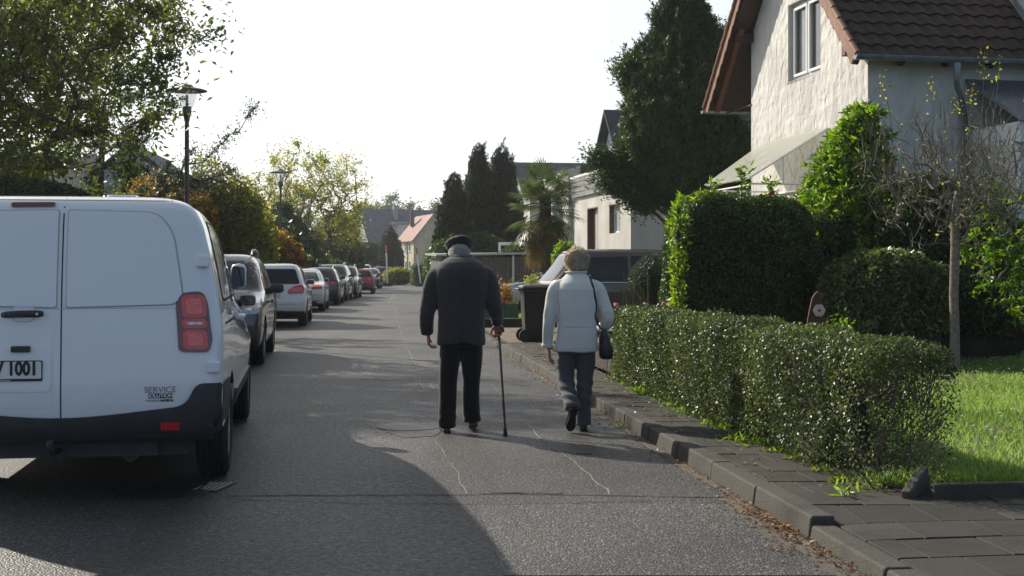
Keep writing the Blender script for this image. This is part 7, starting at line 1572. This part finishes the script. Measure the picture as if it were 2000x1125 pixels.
# trees against the sky behind the far houses
rg = np.random.default_rng(121)
for px, D, top, rx, mat, kind, lb in ((712, 255, 398, 4.0, 'leaf_yellow', 't', 'pale green tree behind the left end of the blue-grey roof'), (782, 262, 380, 4.6, 'leaf_mid', 't', 'round dark tree rising behind the chimney of the blue-grey roof'), (737, 258, 392, 2.2, 'needle_mid', 'c', 'small fir tip above the blue-grey roof'), (852, 250, 400, 3.2, 'leaf_mid', 't', 'dark tree above the white gabled house'), (640, 240, 420, 6.5, 'leaf_mid', 't', 'dark tree mass behind the airy tree')):
    X = (px-1000)/F*D; zt = zat(top, D)
    if kind == 't': tree('background_tree', lb, 'tree', (X, D, 0), ellip_targets(80, (0, 0, zt*.68), (rx, rx, zt*.34), rg), [(0, 0, 0), (0, 0, zt*.2), (0, 0, zt*.35)], mat, 'bark', 70, .5, .9, .04, int(px), .6, None, 0)
    else: conifer('background_tree', lb, 'tree', (X, D, 0), [(1, 2.6), (zt*.5, 2.3), (zt*.8, 1.2), (zt, .05)], 5000, .5, mat, int(px), lumpa=.25, outw=1, upw=.1)
tag(hedge('far_woods', 'distant hedge and tree line closing the end of the street', None, (-40, 236, 0), 0, (60, 3, 3.0), 26000, .8, 'leaf_mid', 130, r=2, depth=.4, lumpf=.3, lumpa=1.2, core=.6), kind='stuff')
# left garden hedge line closing the view behind the parked cars
hedge('garden_hedge', 'long dark garden hedge running behind the parked cars on the left', 'hedge', (-12.4, 72, 0), R(5.5), (.9, 32, 1.1), 60000, .16, 'leaf_mid', 131, r=.4, depth=.1, lumpf=.8, lumpa=.2, core=.2, bias=-.15)
# pink roses over the low hedge, weeds and bed plants
M['rose_pink'] = simple('rose_pink', (.62, .16, .26), .6, var=.35, scale=30)
for i, (px, py, D, lb) in enumerate(((1203, 597, 15.9, 'pink rose bloom at the far end of the low hedge by the woman\'s sleeve'), (1262, 596, 16.4, 'pink rose bloom above the hedge, left of a close pair'), (1278, 601, 16.3, 'pink rose bloom above the hedge, middle of three'), (1297, 595, 16.2, 'pink rose bloom nearest the bright green shoots'), (1184, 633, 15.8, 'low pink rose cluster beside the woman\'s handbag'))):
    t = thing('rose', lb, 'flower', at(px, py, D), 0, 'pink roses at the far end of the low hedge'); m = MB(); rr = random.Random(i)
    for k_ in range(7): ball(m, (rr.uniform(-.02, .02), rr.uniform(-.02, .02), rr.uniform(-.015, .02)), (rr.uniform(.016, .026),)*2+(.018,), 8)
    m.build('bloom', 'rose_pink', t, True); h = at(px, py, D).z-.1; MB().tube([(0, 0, -h), (.02, .01, -h*.5), (0, 0, 0)], [.006, .005, .003], 5).build('stem', 'twig', t)
    rg2 = np.random.default_rng(i); P = np.stack([rg2.normal(size=30)*.04, rg2.normal(size=30)*.04, -rg2.uniform(.02, .3, 30)], 1); quads('leaves', leaf_quads(P, None, .045, .03, rg=rg2), rg2.random(30), 'leaf_bright', t)
def clump(name, lb, cat, loc, n, L, w, mat, seed, r=.05, up=.9, spr=.7):
    rg = np.random.default_rng(seed); P = rg.normal(size=(n, 3))*np.array([r, r, .005]); A = rg.normal(size=(n, 3))*spr; A[:, 2] = up
    return tag(_q(name, P, A, L, w, mat, rg, loc), lb, cat)
def _q(name, P, A, L, w, mat, rg, loc):
    P[:, 2] = np.abs(P[:, 2]); o = quads(name, leaf_quads(P, None, L, w, axis=nrm(A), aspread=.1, rg=rg), rg.random(len(P)), mat); o.location = loc; return o
wd_ = [(1655, 968, 26, .085, 'tall weed with spiky leaves at the near foot of the low hedge'), (1480, 870, 40, .07, 'small weed tuft between slabs below the middle of the hedge'), (1440, 862, 35, .08, 'weed tuft under the hedge, opposite the second kerb shadow'), (1250, 770, 60, .09, 'leafy weed at the far foot of the low hedge behind the woman'), (1216, 842, 22, .05, 'tiny weed growing from the kerb face beside the woman\'s shoe')]
for i, (px, py, n, L_, lb) in enumerate(wd_):
    g_ = gnd(px, py, .11) if i < 4 else Vector((EX(12.0)-.01, 12.0, .01)); clump('weed', lb, 'weed', g_, n, L_, L_*.22, 'leaf_bright', 200+i, .05)
rg = np.random.default_rng(211); n = 5200; Dd = rg.uniform(7.9, 15.8, n); P = np.stack([np.array([EX(d) for d in Dd])+.66+rg.normal(size=n)*.07, Dd, np.full(n, .11)], 1); P = P[lump(P*np.array([1, 1, 0]), 5, 3) > .1]; A = rg.normal(size=(len(P), 3))*.8; A[:, 2] = .9
tag(quads('ground_weeds', leaf_quads(P, None, .045, .014, axis=nrm(A), aspread=.2, rg=rg), rg.random(len(P)), 'leaf_bright'), 'sparse green weeds along the foot of the low hedge', 'weeds', None, 'stuff')
for i, (px, D, h, mat, lb) in enumerate(((1440, 16.6, .62, 'leaf_mid', 'thin leafy perennial in front of the tall hedge'), (1520, 16.2, .58, 'leaf_autumn', 'faded hydrangea-like plant left of the rusty sculpture'), (1548, 15.6, .6, 'leaf_yellow', 'yellow-flowered plant directly left of the rusty sculpture'), (1640, 16.4, .75, 'leaf_bright', 'bright leafy plant directly right of the rusty sculpture'), (1395, 17.0, .8, 'leaf_mid', 'leafy perennial under the left end of the tall hedge'))):
    bush('border_plant', lb, 'plant', ((px-1000)/F*D, D, .1), (.22, .2, h*.55), 700, .06, mat, 220+i, lumpa=.3, depth=.35, core=0, zc=h*.5, asp=.45)
t = thing('reed_plant', 'clump of thin upright stalks with one bent blade before the brown car', 'plant', ((1257-1000)/F*19, 19, .1)); m = MB(); rr = random.Random(5)
for k_ in range(9): x = rr.uniform(-.35, .3); h = rr.uniform(1.0, 1.35); m.tube([(x, 0, 0), (x+.01, 0, h*.6), (x+rr.uniform(-.06, .06), 0, h)], [.006, .005, .002], 4, False)
m.tube([(.05, 0, 0), (.06, 0, 1.45), (-.06, 0, 1.32)], [.008, .006, .002], 4, False); m.build('stalks', 'stalk', t) if 'stalk' in M else (M.__setitem__('stalk', simple('stalk', (.16, .22, .06), .7)), m.build('stalks', 'stalk', t))

# ------------------------------------------------------------------ thin autumn haze
hz = MB().box2((-330, -25, -1.5), (330, 420, 24)).build('haze', 'soil'); hz.data.materials.clear()
hm_, nt, out = nodes('haze_air'); pv = N(nt, 'ShaderNodeVolumePrincipled'); pv.inputs['Color'].default_value = (.92, .95, 1, 1); pv.inputs['Density'].default_value = HAZE; pv.inputs['Anisotropy'].default_value = .55
nt.links.new(pv.outputs[0], out.inputs['Volume']); hz.data.materials.append(hm_); tag(hz, kind='stuff')
